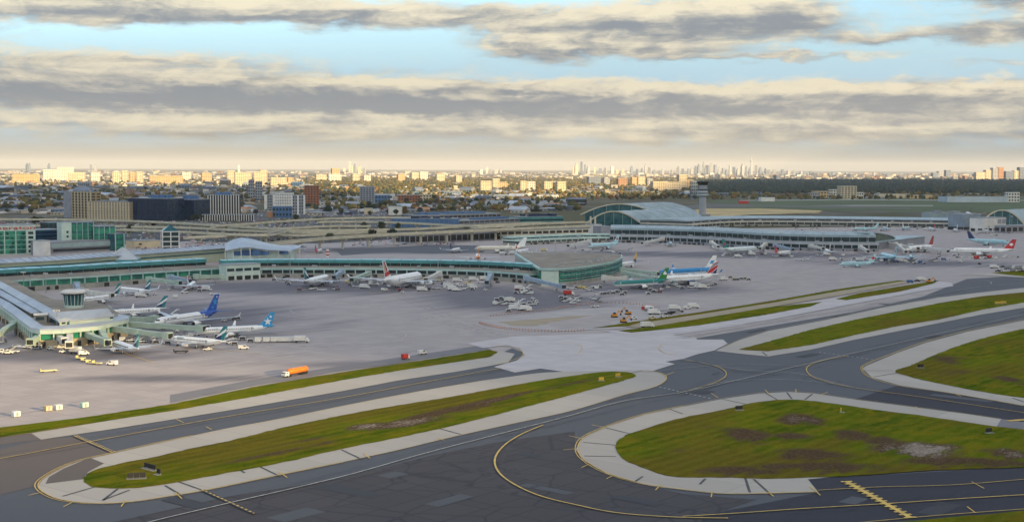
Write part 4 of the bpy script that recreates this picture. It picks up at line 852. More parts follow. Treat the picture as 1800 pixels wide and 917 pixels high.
# ---- right terminal: arched hall
def vault(name, F1, F2, ztop, dvec, label, spring, glassm=M_TGLASS, n=18, cat='terminal', over=2.0, seam=5):
    A, B = G(*F1), G(*F2); root = empty(name, A, 0, label, cat); w = (B - A); D = dvec
    def arc(k, z0, zr): # k 0..1
        return A.lerp(B, k) - A, z0 + (zr - z0) * math.sin(math.pi * k) ** .8
    ring = [];
    for e, (oz) in ((0, 0), (0, -1.2)):
        pass
    b = MB(); outer = []; inner = []
    for i in range(n + 1):
        k = -.02 + 1.04 * i / n; kk = min(1, max(0, k)); p = w * k; z = spring + (ztop - spring) * math.sin(math.pi * kk) ** .85; outer.append(Vector((p.x, p.y, z))); inner.append(Vector((p.x, p.y, z - 1.3)))
    un = D.normalized() * over; prof = outer + inner[::-1]
    rings = [[v - un for v in prof], [v + D + un for v in prof]]
    b.loft(rings, fmat=lambda i, j: 0); b.build('roof', M_T1ROOF, root)
    wl = [Vector((v.x, v.y, v.z - 1.4)) for v in outer[1:-1]]
    wp = [Vector((wl[0].x, wl[0].y, 0))] + wl + [Vector((wl[-1].x, wl[-1].y, 0))]
    g = MB(); g.loft([wp, [v + D for v in wp]]); g.build('glass_wall', glassm, root)
    rim = MB()
    for i in range(n): rim.beam(outer[i] - un * 1.25 - Vector((0, 0, .6)), outer[i + 1] - un * 1.25 - Vector((0, 0, .6)), 1.2, 1.8)
    rim.build('arch_rib', M_CONC, root)
    for k in range(1, 6):
        q = wl[int(len(wl) * k / 6)] ; MB().beam((q.x - un.x * .2, q.y - un.y * .2, 0), (q.x - un.x * .2, q.y - un.y * .2, q.z), .5, .5).build('mullion', M_MINT, root)
    for k in range(1, seam + 1):
        sm = MB(); t = k / (seam + 1)
        for i in range(n): sm.beam(outer[i] + D * t + Vector((0, 0, .1)), outer[i + 1] + D * t + Vector((0, 0, .1)), .9, .35)
        sm.build('roof_seam', M_GREY, root)
    return root
def hall():
    d1 = G(1235, 389) - G(1122, 396)
    vault('arched_hall', (1033, 398), (1124, 396.5), zat(G(1075, 397), 370.5), d1, 'great arched terminal hall with seamed grey roof left of the control tower', 6)
    d2 = G(1230, 383) - G(1160, 387)
    vault('arched_hall', (1024, 390), (1150, 387), zat(G(1080, 388), 357.5), d2, 'higher rear vault behind the arched terminal hall', 14, seam=4)
    b = Block('portal_block', (1040, 412), (1058, 411.5), 394.5, 16, M_WHITE, 'pale portal posts and white block at the foot of the arched hall', 'building')
    for x in (1038, 1046):
        P = G(x, 409) - b.A; P = Matrix.Rotation(-b.rz, 3, 'Z') @ P; MB().box(P.x, P.y, 0, 2, 2, zat(G(x, 409), 380)).build('column', M_CONC, b.root)
    Block('portal_block', (1056, 414), (1075, 413.5), 398, 20, M_GREY, 'blue grey windowless block right of the pale portal', 'building')
hall()
T1M = (M_GREY, M_GREYROOF, M_GREYROOF, M_GLASS, M_T1ROOF, M_T1ROOF)
pier('terminal_pier', [(1072, 426), (1140, 427), (1240, 431), (1330, 437), (1400, 440), (1480, 441.5), (1545, 442)], 'grey curved terminal pier before the arched hall, with half barrel roof end', z1=10, wb=3.4, wt=7.4, back=18, z2=15.5, z3=18.0, rise=3.5, width=52, mats=(M_GREY, mat('pale_grey_panel', (.42, .45, .48), scale=.1), M_GREYROOF, M_GLASS, M_T1ROOF, M_T1ROOF), bays=10)
pier('terminal_pier', [(908, 431), (975, 428), (1040, 425.5), (1130, 426), (1215, 429)], 'low mint roofed gate building left of the grey curved pier', z1=6.5, wb=2.6, wt=4.6, back=14, z2=8.2, z3=9.6, rise=.8, width=26, mats=(M_WALL, M_MINTW, M_MINT, M_GLASS, M_MINT, M_MINTW), bays=10)
pier('terminal_pier', [(1215, 403), (1240, 401), (1290, 397.8), (1345, 397), (1420, 397.5), (1500, 398.5), (1600, 400), (1693, 401.5)], 'far terminal pier with wide grey roof and pale fascia line below the green field', z1=9.0, wb=3.0, wt=6.2, back=6, z2=11.5, z3=13.0, rise=2.5, width=90, mats=(M_WALL, mat('pale_fascia', (.55, .52, .45), scale=.1), M_GREYROOF, M_GLASS, M_GREYROOF, M_T1ROOF), bays=14)
def barrel_end():
    A, B = G(1522, 440), G(1572, 433); root = empty('barrel_roof_end', A, 0, 'half barrel glazed end of the grey curved pier beside the parked jets', 'terminal')
    d = (B - A); back = Vector((-d.y, d.x, 0)).normalized() * 30; pr = []
    h0, h1 = 9.5, zat(G(1545, 436), 407.5)
    n = 10
    for i in range(n + 1): k = i / n; pr.append((k, h0 + (h1 - h0) * math.sin(math.pi * (k * .5 + .5)) ** .7 if k < 1 else h0))
    o = [d * k + Vector((0, 0, z)) for k, z in pr]
    MB().loft([[Vector((0, 0, 0))] + o + [d], [v + back for v in [Vector((0, 0, 0))] + o + [d]]]).build('glass_wall', mat('olive_glass', (.10, .13, .07), (.05, .08, .06), scale=.1, rough=.2), root)
    MB().loft([[v - back * .05 + Vector((0, 0, .2)) for v in o] + [v - back * .05 + Vector((0, 0, 1.2)) for v in o[::-1]], [v + back * 1.02 + Vector((0, 0, .2)) for v in o] + [v + back * 1.02 + Vector((0, 0, 1.2)) for v in o[::-1]]]).build('roof', M_T1ROOF, root)
    MB().box(d.x * .9, d.y * .9 + 14, 0, d.length * 1.9, 30, 8.5, math.atan2(d.y, d.x)).build('gate_wing', M_GREY, root)
    MB().box(d.x * .9, d.y * .9 + 14, 8.5, d.length * 1.95, 32, .8, math.atan2(d.y, d.x)).build('gate_roof', M_T1ROOF, root)
barrel_end()
def right_hall():
    d = G(1930, 388) - G(1790, 397)
    vault('arched_hall', (1722, 404), (1800, 402), zat(G(1750, 403), 368.5), d, 'teal glass arched hall at the right edge of the far pier', 8, M_TGLASS, cat='terminal')
    b = Block('end_block', (1693, 405), (1724, 404), 377, 30, mat('slate_panel', (.26, .32, .38), scale=.1), 'slate blue box at the right end of the far pier', 'building'); b.grid(1, 1, M_DARK, .96, .9, z0=0, z1=.22)
    b = Block('end_block', (1729, 408), (1768, 406), 383, 24, M_WHITE, 'pale grey boxes in front of the teal glass arch', 'building'); b.grid(2, 2, M_GREY, .8, .7, x0=.6, x1=1, sep=True); b.grid(1, 5, M_DARK, .6, .7, z0=0, z1=.3)
    b = Block('end_block', (1635, 392), (1696, 392), 368, 40, M_T1ROOF, 'long bluish rooftop hall left of the teal glass arch', 'building', h=18); b.units(8, M_GREY, 4)
    Block('gate_building', (1768, 410), (1840, 407), 396, 20, M_GREY, 'low grey gate building at the right edge under the arch', 'building').grid(1, 7, M_DARK, .7, .6)
right_hall()
# ---- control tower
def control_tower():
    P = G(1235, 384); s = mpp(P); z = lambda y: zat(P, y); root = empty('control_tower', P, 0, 'tall grey control tower with dark flared cab beside the arched hall', 'control tower')
    MB().cyl((0, 0, z(380)), (0, 0, z(346)), 6.2 * s, 6.0 * s, 20).build('shaft', mat('tower_concrete', (.42, .44, .46), (.34, .36, .385), scale=.05), root, smooth=False)
    MB().box(0, 0, 0, 24 * s, 22 * s, z(376)).build('base_building', M_GREY, root)
    c = MB(); c.cyl((0, 0, z(347)), (0, 0, z(343)), 6.1 * s, 10.5 * s, 20, caps=False); c.cyl((0, 0, z(343)), (0, 0, z(336.5)), 10.5 * s, 9.0 * s, 20); c.build('lower_gallery', mat('tower_panel', (.46, .49, .52), scale=.08), root)
    MB().cyl((0, 0, z(340.5)), (0, 0, z(338.5)), 10.4 * s, 10.2 * s, 20).build('gallery_window', M_GLASS, root)
    MB().cyl((0, 0, z(336.5)), (0, 0, z(325)), 8.2 * s, 7.2 * s, 20).build('upper_shaft', M_GREY, root)
    MB().cyl((0, 0, z(334.5)), (0, 0, z(332.5)), 8.4 * s, 8.4 * s, 20).build('gallery_window', M_GLASS, root)
    MB().cyl((0, 0, z(325.5)), (0, 0, z(320.5)), 7.4 * s, 10.6 * s, 20).build('cab_glass', mat('cab_glass', (.015, .015, .018), rough=.1, spec=.7), root)
    MB().cyl((0, 0, z(320.5)), (0, 0, z(318.6)), 11.2 * s, 10.4 * s, 20).build('cab_roof', M_DARK, root)
    MB().cyl((0, 0, z(318.6)), (0, 0, z(316)), .5 * s, .2 * s, 6).build('antenna', M_STEEL, root)
control_tower()
# ------------------------------------------------------------------ airliners
def paint(name, c, rough=.32): return mat('paint_' + name, c, tuple(x * .9 for x in c), scale=.25, rough=rough, spec=.5)
PW = paint('white', (.88, .88, .87)); PG = paint('grey', (.50, .52, .54)); PICE = paint('ice_blue', (.42, .66, .72)); PNAVY = paint('navy', (.018, .035, .13)); PTEAL = paint('teal', (.012, .20, .23))
PBLUE = paint('blue', (.02, .09, .42)); PSKY = paint('sky_blue', (.02, .32, .62)); PKLM = paint('crown_blue', (.02, .25, .56)); PRED = paint('red', (.55, .03, .035)); PGREEN = paint('green', (.02, .22, .05)); PDGREEN = paint('deep_teal', (.02, .22, .21))
PYEL = paint('yellow', (.75, .45, .06)); PORG = paint('orange', (.85, .30, .06)); PBLK = paint('black', (.02, .02, .022)); PDRED = paint('dark_red', (.33, .025, .02)); PTYRE = mat('rubber', (.02, .02, .02)); PWIN = mat('cabin_glass', (.025, .03, .04), rough=.15, spec=.6)
PMET = mat('engine_metal', (.45, .46, .48), rough=.35, metal=.7)
KIND = {  # length, span, radius, fin height, engines, wing sweep
    'narrow': (39.5, 35.8, 1.95, 7.6, 2, 26), 'long_narrow': (44.5, 35.8, 1.98, 7.4, 2, 26), 'wide': (58.8, 60.3, 2.82, 10.0, 2, 30), 'big_wide': (70.0, 62.0, 3.1, 11.0, 2, 32), 'mid_wide': (60.0, 60.0, 2.9, 10.0, 2, 32), 'double_deck': (72.7, 79.8, 3.6, 14.0, 4, 32), 'regional': (36.2, 28.7, 1.55, 6.0, 2, 24)}
def star(r, n=5, q=.42): return [(r * (1 if i % 2 == 0 else q) * math.sin(math.pi * i / n), r * (1 if i % 2 == 0 else q) * math.cos(math.pi * i / n)) for i in range(2 * n)]
LEAF = [(0, 1), (.18, .62), (.42, .74), (.34, .3), (.62, .5), (.7, .34), (.95, .36), (.82, .08), (.98, -.04), (.5, -.4), (.55, -.56), (.07, -.48), (.07, -.95), (-.07, -.95), (-.07, -.48), (-.55, -.56), (-.5, -.4), (-.98, -.04), (-.82, .08), (-.95, .36), (-.7, .34), (-.62, .5), (-.34, .3), (-.42, .74), (-.18, .62)]
STANDS = []
def airliner(kind, center, heading, label, group='airliners parked at the terminal gates', top=None, belly=None, aft=None, aft_t=.72, fin=None, emb=(), eng=None, title=None, wingm=None, scale=1.0, cat='airliner', aft_slant=.05):
    """center: ground pixel under the wing box; heading: two ground pixels (nose side, tail side) or radians"""
    L, SP, RAD, FH, NE, SW = KIND[kind]; top = top or PW; belly = belly or top; fin = fin or PW; eng = eng or top; aft = aft or top; wingm = wingm or PG
    C = G(*center)
    if not isinstance(heading, float):
        n_, t_ = G(*heading[0]), G(*heading[1]); heading = math.atan2(n_.y - t_.y, n_.x - t_.x)
    root = empty('airliner', (C.x, C.y, .12), heading, label, cat, group)
    zc = RAD * 1.0 + (2.1 if RAD > 2.5 else 1.55); nseg = 20; VS = 1.18 if kind == 'double_deck' else 1.0; zc += RAD * (VS - 1); STANDS.append((C, heading, L * scale))
    st = [(0, .04, -.28), (.006, .22, -.24), (.018, .42, -.18), (.04, .66, -.10), (.07, .86, -.04), (.105, .98, 0), (.14, 1, 0), (.3, 1, 0), (.45, 1, 0), (.6, 1, 0), (.66, 1, 0), (.72, .96, .04), (.78, .86, .13), (.84, .70, .27), (.90, .50, .42), (.95, .31, .53), (.985, .16, .60), (1, .07, .62)]
    x0 = L * .50
    rings = [[(x0 - t * L, RAD * r * math.sin(a), zc + RAD * dz + VS * RAD * r * math.cos(a)) for a in [2 * math.pi * (k + .5) / nseg for k in range(nseg)]] for t, r, dz in st]
    def fm(i, j):
        t = (st[i][0] + st[min(i + 1, len(st) - 1)][0]) / 2; a = 2 * math.pi * (j + 1) / nseg; c = math.cos(a)
        if t > aft_t + aft_slant * (1 - c): return 2
        return 0 if c > -.25 else 1
    fus = MB().loft(rings, fmat=fm).build('fuselage', [top, belly, aft], root, smooth=True)
    # cabin window rows, flight deck glass, doors
    w = MB()
    nw = int(L * .62 / 1.05)
    for s in (-1, 1):
        for i in range(nw):
            x = x0 - L * .12 - i * 1.05
            if x < x0 - L * .74: break
            w.box(x, s * RAD * .972, zc + RAD * .18, .5, .14, .5)
    w.build('cabin_window', PWIN, fus, kind='stuff')
    g = MB()
    for s in (-1, 1): g.add([(x0 - L * .022, 0, zc + RAD * .32), (x0 - L * .03, s * RAD * .40, zc + RAD * .30), (x0 - L * .046, s * RAD * .66, zc + RAD * .36), (x0 - L * .050, s * RAD * .42, zc + RAD * .60), (x0 - L * .040, 0, zc + RAD * .60)], [(0, 1, 2, 3, 4)[::s]])
    g.build('cockpit_window', PWIN, fus, kind='stuff')
    for s in (-1, 1):
        for t in (.10, .69):
            MB().box(x0 - L * t, s * RAD * .975, zc - RAD * .25, 1.0, .12, RAD * .9).build('door', PG, fus)
    # wings with engines
    tsw = math.tan(R(SW))
    for s in (-1, 1):
        hs = SP / 2; rc = L * .165; tc = rc * .24; xr = x0 - L * .375; def_z = zc - RAD * .55
        def sec(y, c, xle, z, th): return [(xle, y, z), (xle - c * .25, y, z + th * .55), (xle - c * .6, y, z + th * .45), (xle - c, y, z), (xle - c * .55, y, z - th * .4), (xle - c * .2, y, z - th * .45)]
        yk = hs * .34
        secs = [sec(s * RAD * .5, rc * 1.12, xr + 1, def_z, rc * .13), sec(s * yk, rc * .68, xr - (yk - RAD) * tsw * 1.05, def_z + yk * .075, rc * .075), sec(s * hs, tc, xr - (hs - RAD) * tsw, def_z + hs * .10, tc * .09)]
        wg = MB().loft(secs if s > 0 else [q[::-1] for q in secs]).build('wing', wingm, root)
        tipx = xr - (hs - RAD) * tsw; tz = def_z + hs * .10
        tip = [sec(s * hs, tc, tipx, tz, tc * .08), [(x - tc * .75, y + s * .9, z) for x, y, z in sec(s * hs, tc * .45, tipx, tz + 2.3, tc * .05)]]
        MB().loft(tip if s > 0 else [q[::-1] for q in tip]).build('winglet', top, wg)
        ye = s * hs * .335; ze = def_z + abs(ye) * .075 - RAD * .52; er = RAD * .52 if RAD < 2.5 else RAD * .56; xe = xr - (abs(ye) - RAD) * tsw + er * 2.4; le = er * 4.2
        pr = [(0, .80), (.05, .93), (.2, 1), (.5, .98), (.75, .82), (1, .55)]
        e = MB().loft([[(xe - t * le, ye + er * q * math.sin(2 * math.pi * k / 14), ze + er * q * math.cos(2 * math.pi * k / 14)) for k in range(14)] for t, q in pr]).build('engine', eng, root, smooth=True)
        MB().cyl((xe + .02, ye, ze), (xe - .3, ye, ze), er * .76, n=14).build('intake', PBLK, e)
        MB().cyl((xe - le * .98, ye, ze), (xe - le * 1.2, ye, ze), er * .42, er * .12, 10).build('exhaust_cone', PMET, e)
        MB().beam((xe - le * .3, ye, ze + er * .9), (xe - le * 1.0, ye, ze + er * 1.15), er * .25, er * .7).build('pylon', PG, e)
        if NE == 4:
            ye = s * hs * .60; ze = def_z + abs(ye) * .085 - er * .95; xe2 = xr - (abs(ye) - RAD) * tsw + er * 2.2
            e2 = MB().loft([[(xe2 - t * le, ye + er * q * math.sin(2 * math.pi * k / 14), ze + er * q * math.cos(2 * math.pi * k / 14)) for k in range(14)] for t, q in pr]).build('engine', eng, root, smooth=True)
            MB().cyl((xe2 + .02, ye, ze), (xe2 - .3, ye, ze), er * .76, n=14).build('intake', PBLK, e2)
        # tailplane
        hsr = SP * .185; xt = x0 - L * .86; zt = zc + RAD * .52
        q = [sec(s * RAD * .25, L * .085, xt, zt, .5), sec(s * hsr, L * .036, xt - hsr * .62, zt + hsr * .11, .22)]
        MB().loft(q if s > 0 else [v[::-1] for v in q]).build('tailplane', aft if aft is not top else wingm, root)
    # fin
    zf = zc + RAD * .72 * VS; xa = x0 - L * .80; cr_ = L * .155; ct = L * .062; xs = FH * .86
    F = lambda u, v: (xa - u * (cr_ + (ct - cr_) * v) - v * xs, zf + v * FH)          # u along chord, v along height
    outl = [(xa + L * .055, zf - .2), F(0, .12), F(0, 1), F(1, 1), (F(1, 0)[0] , zf - .35)]
    def slab(poly, h, m, name, par, y0=None):
        b = MB(); n = len(poly)
        b.add([(x, -h, z) for x, z in poly] + [(x, h, z) for x, z in poly], [tuple(range(n)), tuple(range(2 * n - 1, n - 1, -1))] + [(i + n, (i + 1) % n + n, (i + 1) % n, i) for i in range(n)])
        return b.build(name, m, par)
    fo = slab(outl, .24, fin, 'tail_fin', root)
    for sh, m in emb:
        if sh[0] == 'poly': slab([F(u, v) for u, v in sh[1]], sh[2] if len(sh) > 2 else .29, m, 'tail_emblem', fo)
        else:
            _, pts, u, v, sz, h = sh; cx, cz = F(u, v); slab([(cx - x * sz, cz + z * sz) for x, z in pts], h, m, 'tail_emblem', fo)
    # landing gear
    for x, y in ((x0 - L * .13, 0), (x0 - L * .53, RAD * 1.25), (x0 - L * .53, -RAD * 1.25)):
        gr = MB(); r = .38 if RAD < 2.5 else .62
        gr.cyl((x, y, r), (x, y, zc - RAD * .6), .16, n=6)
        o = gr.build('landing_gear', PG, root); wh = MB()
        for d in ((-.5, .5) if RAD < 2.5 else (-.75, .75)):
            for dx in ((0,) if RAD < 2.5 or y == 0 else (-.8, .8)): wh.cyl((x + dx, y + d - .16, r), (x + dx, y + d + .16, r), r, n=10)
        wh.build('wheel', PTYRE, o, kind='stuff')
    if title:
        txt, m, sz, t = title
        for s in (-1, 1):
            me = text_mesh(txt, sz, m, .03); o = bpy.data.objects.new('fuselage_title', me); COL.objects.link(o); o.parent = fus; wd = max(v.co.x for v in me.vertices)
            o.rotation_euler = (R(78) * 1, 0, 0) if s < 0 else (R(78), 0, math.pi)
            o.location = (x0 - L * t - wd if s < 0 else x0 - L * t, s * RAD * .93, zc + RAD * .38)
            if s < 0: o.location.x = x0 - L * t - wd
    if scale != 1: root.scale = (scale,) * 3
    return root
# tail designs
STRIPE = ((('poly', [(0.0, .06), (0.0, .34), (1, .86), (1, .62), (.45, .06)]), PW), (('poly', [(.02, .0), (0.02, .2), (.6, .40), (.72, .0)], .34), PNAVY), (('poly', [(.72, .0), (.55, .42), (1, .62), (1, .0)], .34), PTEAL))
STARS = ((('sh', star(2.6), .55, .55, 1, .3), PSKY), (('sh', star(1.5), .5, .22, 1, .3), PSKY), (('sh', star(.9), .6, .84, 1, .3), PW))
STARW = ((('sh', star(2.4), .5, .32, 1, .3), PW), (('sh', star(1.1), .55, .68, 1, .3), PW))
WAVE = ((('poly', [(0, .05), (0, .38), (1, .72), (1, .5), (.5, .12)]), PRED), (('poly', [(.3, .0), (.6, .12), (1, .44), (1, .0)], .34), PNAVY), (('poly', [(0, .42), (0, .56), (1, .92), (1, .8)]), PNAVY), (('poly', [(0, .64), (0, .80), (1, 1), (1, .96)]), PRED))
FLAG = ((('poly', [(0, .2), (0, .42), (1, .3), (1, .08)]), PRED), (('poly', [(.25, .46), (.3, .98), (.62, .98), (.6, .36)]), PDRED), (('poly', [(.66, .34), (.66, .98), (.98, .98), (.98, .22)]), paint('tan', (.62, .45, .32))))
SHAM = tuple((('sh', [(1.05 * math.cos(i * math.pi / 5) + dx, 1.05 * math.sin(i * math.pi / 5) + dz) for i in range(10)], .5, .5, 1, .3), PW) for dx, dz in ((-.9, 0), (.9, 0), (0, 1.25))) if False else ()
LEAFR = ((('sh', [(x * 2.2, y * 2.2) for x, y in LEAF], .5, .48, 1, .3), PRED),)
LEAFW = ((('sh', [(x * 2.2, y * 2.2) for x, y in LEAF], .5, .48, 1, .3), PW),)
GLO = 'airliners parked at the terminal gates'
def H(ax, ay, bx, by): return ((ax, ay), (bx, by))
# left pier
airliner('narrow', (176, 533), H(150, 536, 208, 529), 'white jet with striped teal and navy fin partly behind the apron control cab', fin=PTEAL, emb=STRIPE)
airliner('narrow', (237, 519), H(206, 514, 262, 520), 'white striped-tail jet farthest back on the left, nose against the main hall', fin=PTEAL, emb=STRIPE)
airliner('narrow', (336, 509), H(352, 499, 322, 519), 'small white jet with red engines seen from its tail at the main hall', fin=PW, emb=((('poly', [(0, .4), (0, 1), (1, 1), (1, .6)]), PRED),), eng=PRED)
airliner('narrow', (240, 557), H(198, 558, 284, 553), 'white striped-tail jet between the control cab and the dark blue tailed widebody', fin=PTEAL, emb=STRIPE)
airliner('wide', (330, 573), H(286, 577, 396, 560), 'white widebody with dark blue tail and pale stars beside the near pier', aft=PBLUE, aft_t=.66, fin=PBLUE, emb=STARS, title=('air transat', PNAVY, 2.0, .14), eng=PW, aft_slant=.07)
airliner('long_narrow', (415, 590), H(352, 592, 478, 586), 'long white jet with bright sky blue tail and white star at the near pier', aft=PSKY, aft_t=.80, fin=PSKY, emb=STARW, title=('air transat', PSKY, 1.3, .14), aft_slant=.08)
airliner('narrow', (348, 611), H(296, 604, 402, 614), 'nearest white striped-tail jet in front of the sky blue tailed one', fin=PTEAL, emb=STRIPE, title=('WESTJET', PTEAL, 1.3, .16))
airliner('narrow', (222, 621), H(196, 611, 246, 628), 'white striped-tail jet nearest the camera, nose in to the head of the near pier', fin=PTEAL, emb=STRIPE, scale=.95)
# long pier
airliner('mid_wide', (556, 503), H(585, 494, 532, 508), 'white teal-tailed jet parked nose right along the middle of the long pier', fin=PTEAL, emb=STRIPE)
airliner('double_deck', (708, 505), H(746, 494, 668, 509), 'largest white double-decker jet with striped red and tan fin at the long pier', fin=PW, emb=FLAG)
airliner('narrow', (1104, 470), H(1080, 473, 1138, 464), 'white jet with yellow fin on dark blue tail beyond the green glass end', aft=PNAVY, aft_t=.74, fin=PYEL, emb=((('poly', [(0, 0), (0, .3), (1, .2), (1, 0)]), PNAVY),), scale=1.05)
airliner('big_wide', (1208, 488), H(1155, 488, 1262, 482), 'widebody with bright blue upper fuselage and white fin behind the white widebody', top=PKLM, belly=PW, fin=PW, emb=((('poly', [(.2, .35), (.2, .6), (.85, .6), (.85, .35)]), PSKY),), eng=PW, aft=PKLM)
airliner('big_wide', (1208, 500), H(1150, 501, 1266, 494), 'white widebody with wavy red white and blue fin right of the green glass end', fin=PW, belly=PW, emb=WAVE, eng=PNAVY)
airliner('wide', (1127, 507), H(1098, 507, 1156, 504), 'green topped jet with green fin parked under the green glass end building', top=PDGREEN, belly=PW, fin=PGREEN, emb=tuple((('sh', [(1.0 * math.cos(i * math.pi / 5) + dx, 1.0 * math.sin(i * math.pi / 5) + dz) for i in range(10)], .55, .5, 1, h), PW) for dx, dz, h in ((-.9, 0, .29), (.9, 0, .30), (0, 1.25, .31))), eng=PW, aft=PDGREEN, scale=.92)
# far apron behind the long pier
airliner('narrow', (800, 444), H(815, 441, 785, 447), 'small white jet farthest left on the apron behind the long pier', fin=PNAVY, scale=.9)
airliner('narrow', (840, 459), H(838, 448, 842, 466), 'white jet with plain orange fin half hidden behind the long pier roof', fin=PORG, aft=PORG, scale=1.25)
airliner('wide', (880, 444), H(858, 443, 905, 443), 'cream widebody jet left of the low mint roofed gate building', top=paint('cream', (.74, .69, .58)), fin=PW)
airliner('narrow', (918, 447), H(940, 444, 900, 450), 'white jet angled in front of the cream widebody', fin=PW, emb=LEAFR)
airliner('narrow', (560, 445), H(574, 441, 548, 448), 'white and red jet alone on the stand beneath the slim viaduct columns', fin=PRED, aft=PRED, scale=.8)
airliner('mid_wide', (1062, 438), H(1022, 439, 1100, 434), 'ice blue jet at the white bridge left of the curved grey pier', top=PICE, belly=PG, fin=PICE, emb=LEAFR, scale=.95)
airliner('narrow', (1178, 433), H(1182, 427, 1174, 438), 'ice blue jet nose in at the middle of the curved grey pier', top=PICE, fin=PICE, emb=LEAFR)
airliner('big_wide', (1300, 446), H(1338, 442, 1264, 447), 'white widebody with leaf emblem tail angled at the curved grey pier', top=paint('frost', (.72, .80, .79)), fin=PDGREEN, emb=LEAFR, scale=.95)
airliner('narrow', (1376, 450), H(1398, 447, 1354, 452), 'small white red-tailed jet right of the leaf emblem widebody', fin=PRED, aft=PRED, aft_t=.85)
airliner('narrow', (1455, 447), H(1442, 440, 1468, 452), 'white jet under the dark windows near the barrel roof end', fin=PW, emb=LEAFR)
airliner('wide', (1562, 459), H(1530, 449, 1590, 464), 'ice blue widebody with large blue fin seen from behind at the barrel roof end', top=PICE, belly=PICE, fin=PICE, emb=LEAFR, wingm=PICE)
airliner('narrow', (1602, 458), H(1596, 449, 1608, 463), 'white and ice blue jet tucked right of the big ice blue widebody', top=PICE, fin=PICE, emb=LEAFR)
airliner('big_wide', (1618, 443), H(1580, 445, 1658, 438), 'white widebody with dark red fin beyond the barrel roof end', fin=PDRED, emb=(), scale=.95)
airliner('big_wide', (1728, 449), H(1665, 447, 1778, 449), 'long white jet with red fin at the right side of the apron', fin=PRED, emb=LEAFW, aft=PW)
airliner('wide', (1736, 431), H(1766, 431, 1706, 428), 'ice blue widebody on the far right beyond the red finned jet', top=PICE, belly=PICE, fin=PNAVY)
airliner('narrow', (1507, 469.5), H(1482, 469.5, 1535, 468.5), 'pale ice blue jet taxiing alone across the open apron', group='airliners taxiing', top=PICE, belly=PICE, fin=PICE, wingm=PICE, emb=LEAFR)
for c, h, l, f in (((1522, 406), H(1512, 405, 1532, 405), 'tiny ice blue jet at the far pier', PICE), ((1592, 405), H(1602, 403, 1582, 406), 'tiny white jet at the far pier right of the ice blue one', PW), ((1680, 408), H(1672, 404, 1688, 410), 'tiny white jet beside the slate blue end box', PW), ((1556, 405.5), H(1548, 403, 1564, 407), 'tiny white jet between the ice blue one and the next at the far pier', PW), ((1638, 406), H(1630, 404, 1646, 407), 'tiny white jet with red fin at the far pier below the rooftop hall', PRED), ((1735, 410), H(1727, 406, 1744, 411), 'tiny pale teal jet in front of the pale grey boxes', PTEAL)):
    airliner('narrow', c, h, l, top=PICE if 'ice' in l else PW, fin=f, group='airliners at the far pier')
airliner('narrow', (821, 368.5), H(806, 368.6, 836, 368), 'distant white jet with red tail taxiing beyond the parking decks', group='airliners taxiing', fin=PRED)
airliner('narrow', (1156, 362.5), H(1170, 362, 1144, 363), 'distant white red-tailed jet on the field behind the arched hall', group='airliners taxiing', fin=PRED)
airliner('big_wide', (1703, 380), H(1690, 377, 1712, 383), 'jet hidden behind the far pier with only its black fin showing', group='airliners at the far pier', fin=PBLK)

def stand_lines():
    b = MB()
    for C, h, L in STANDS:
        u = Vector((math.cos(h), math.sin(h), 0)); p0 = C + u * L * .42; p1 = C - u * (L * .55 + 22)
        if (C - CP).length > 1900: continue
        b.add([(q.x + s * u.y * .22, q.y - s * u.x * .22, .11) for q, s in ((p0, -1), (p0, 1), (p1, 1), (p1, -1))], [(0, 1, 2, 3)])
        n = Vector((-u.y, u.x, 0)); q0 = C + u * L * .3
        b.add([(q.x + s * n.y * .22, q.y - s * n.x * .22, .11) for q, s in ((q0 - n * 4, -1), (q0 - n * 4, 1), (q0 + n * 4, 1), (q0 + n * 4, -1))], [(0, 1, 2, 3)])
    b.build('stand_line', M_YEL, kind='structure')
stand_lines()
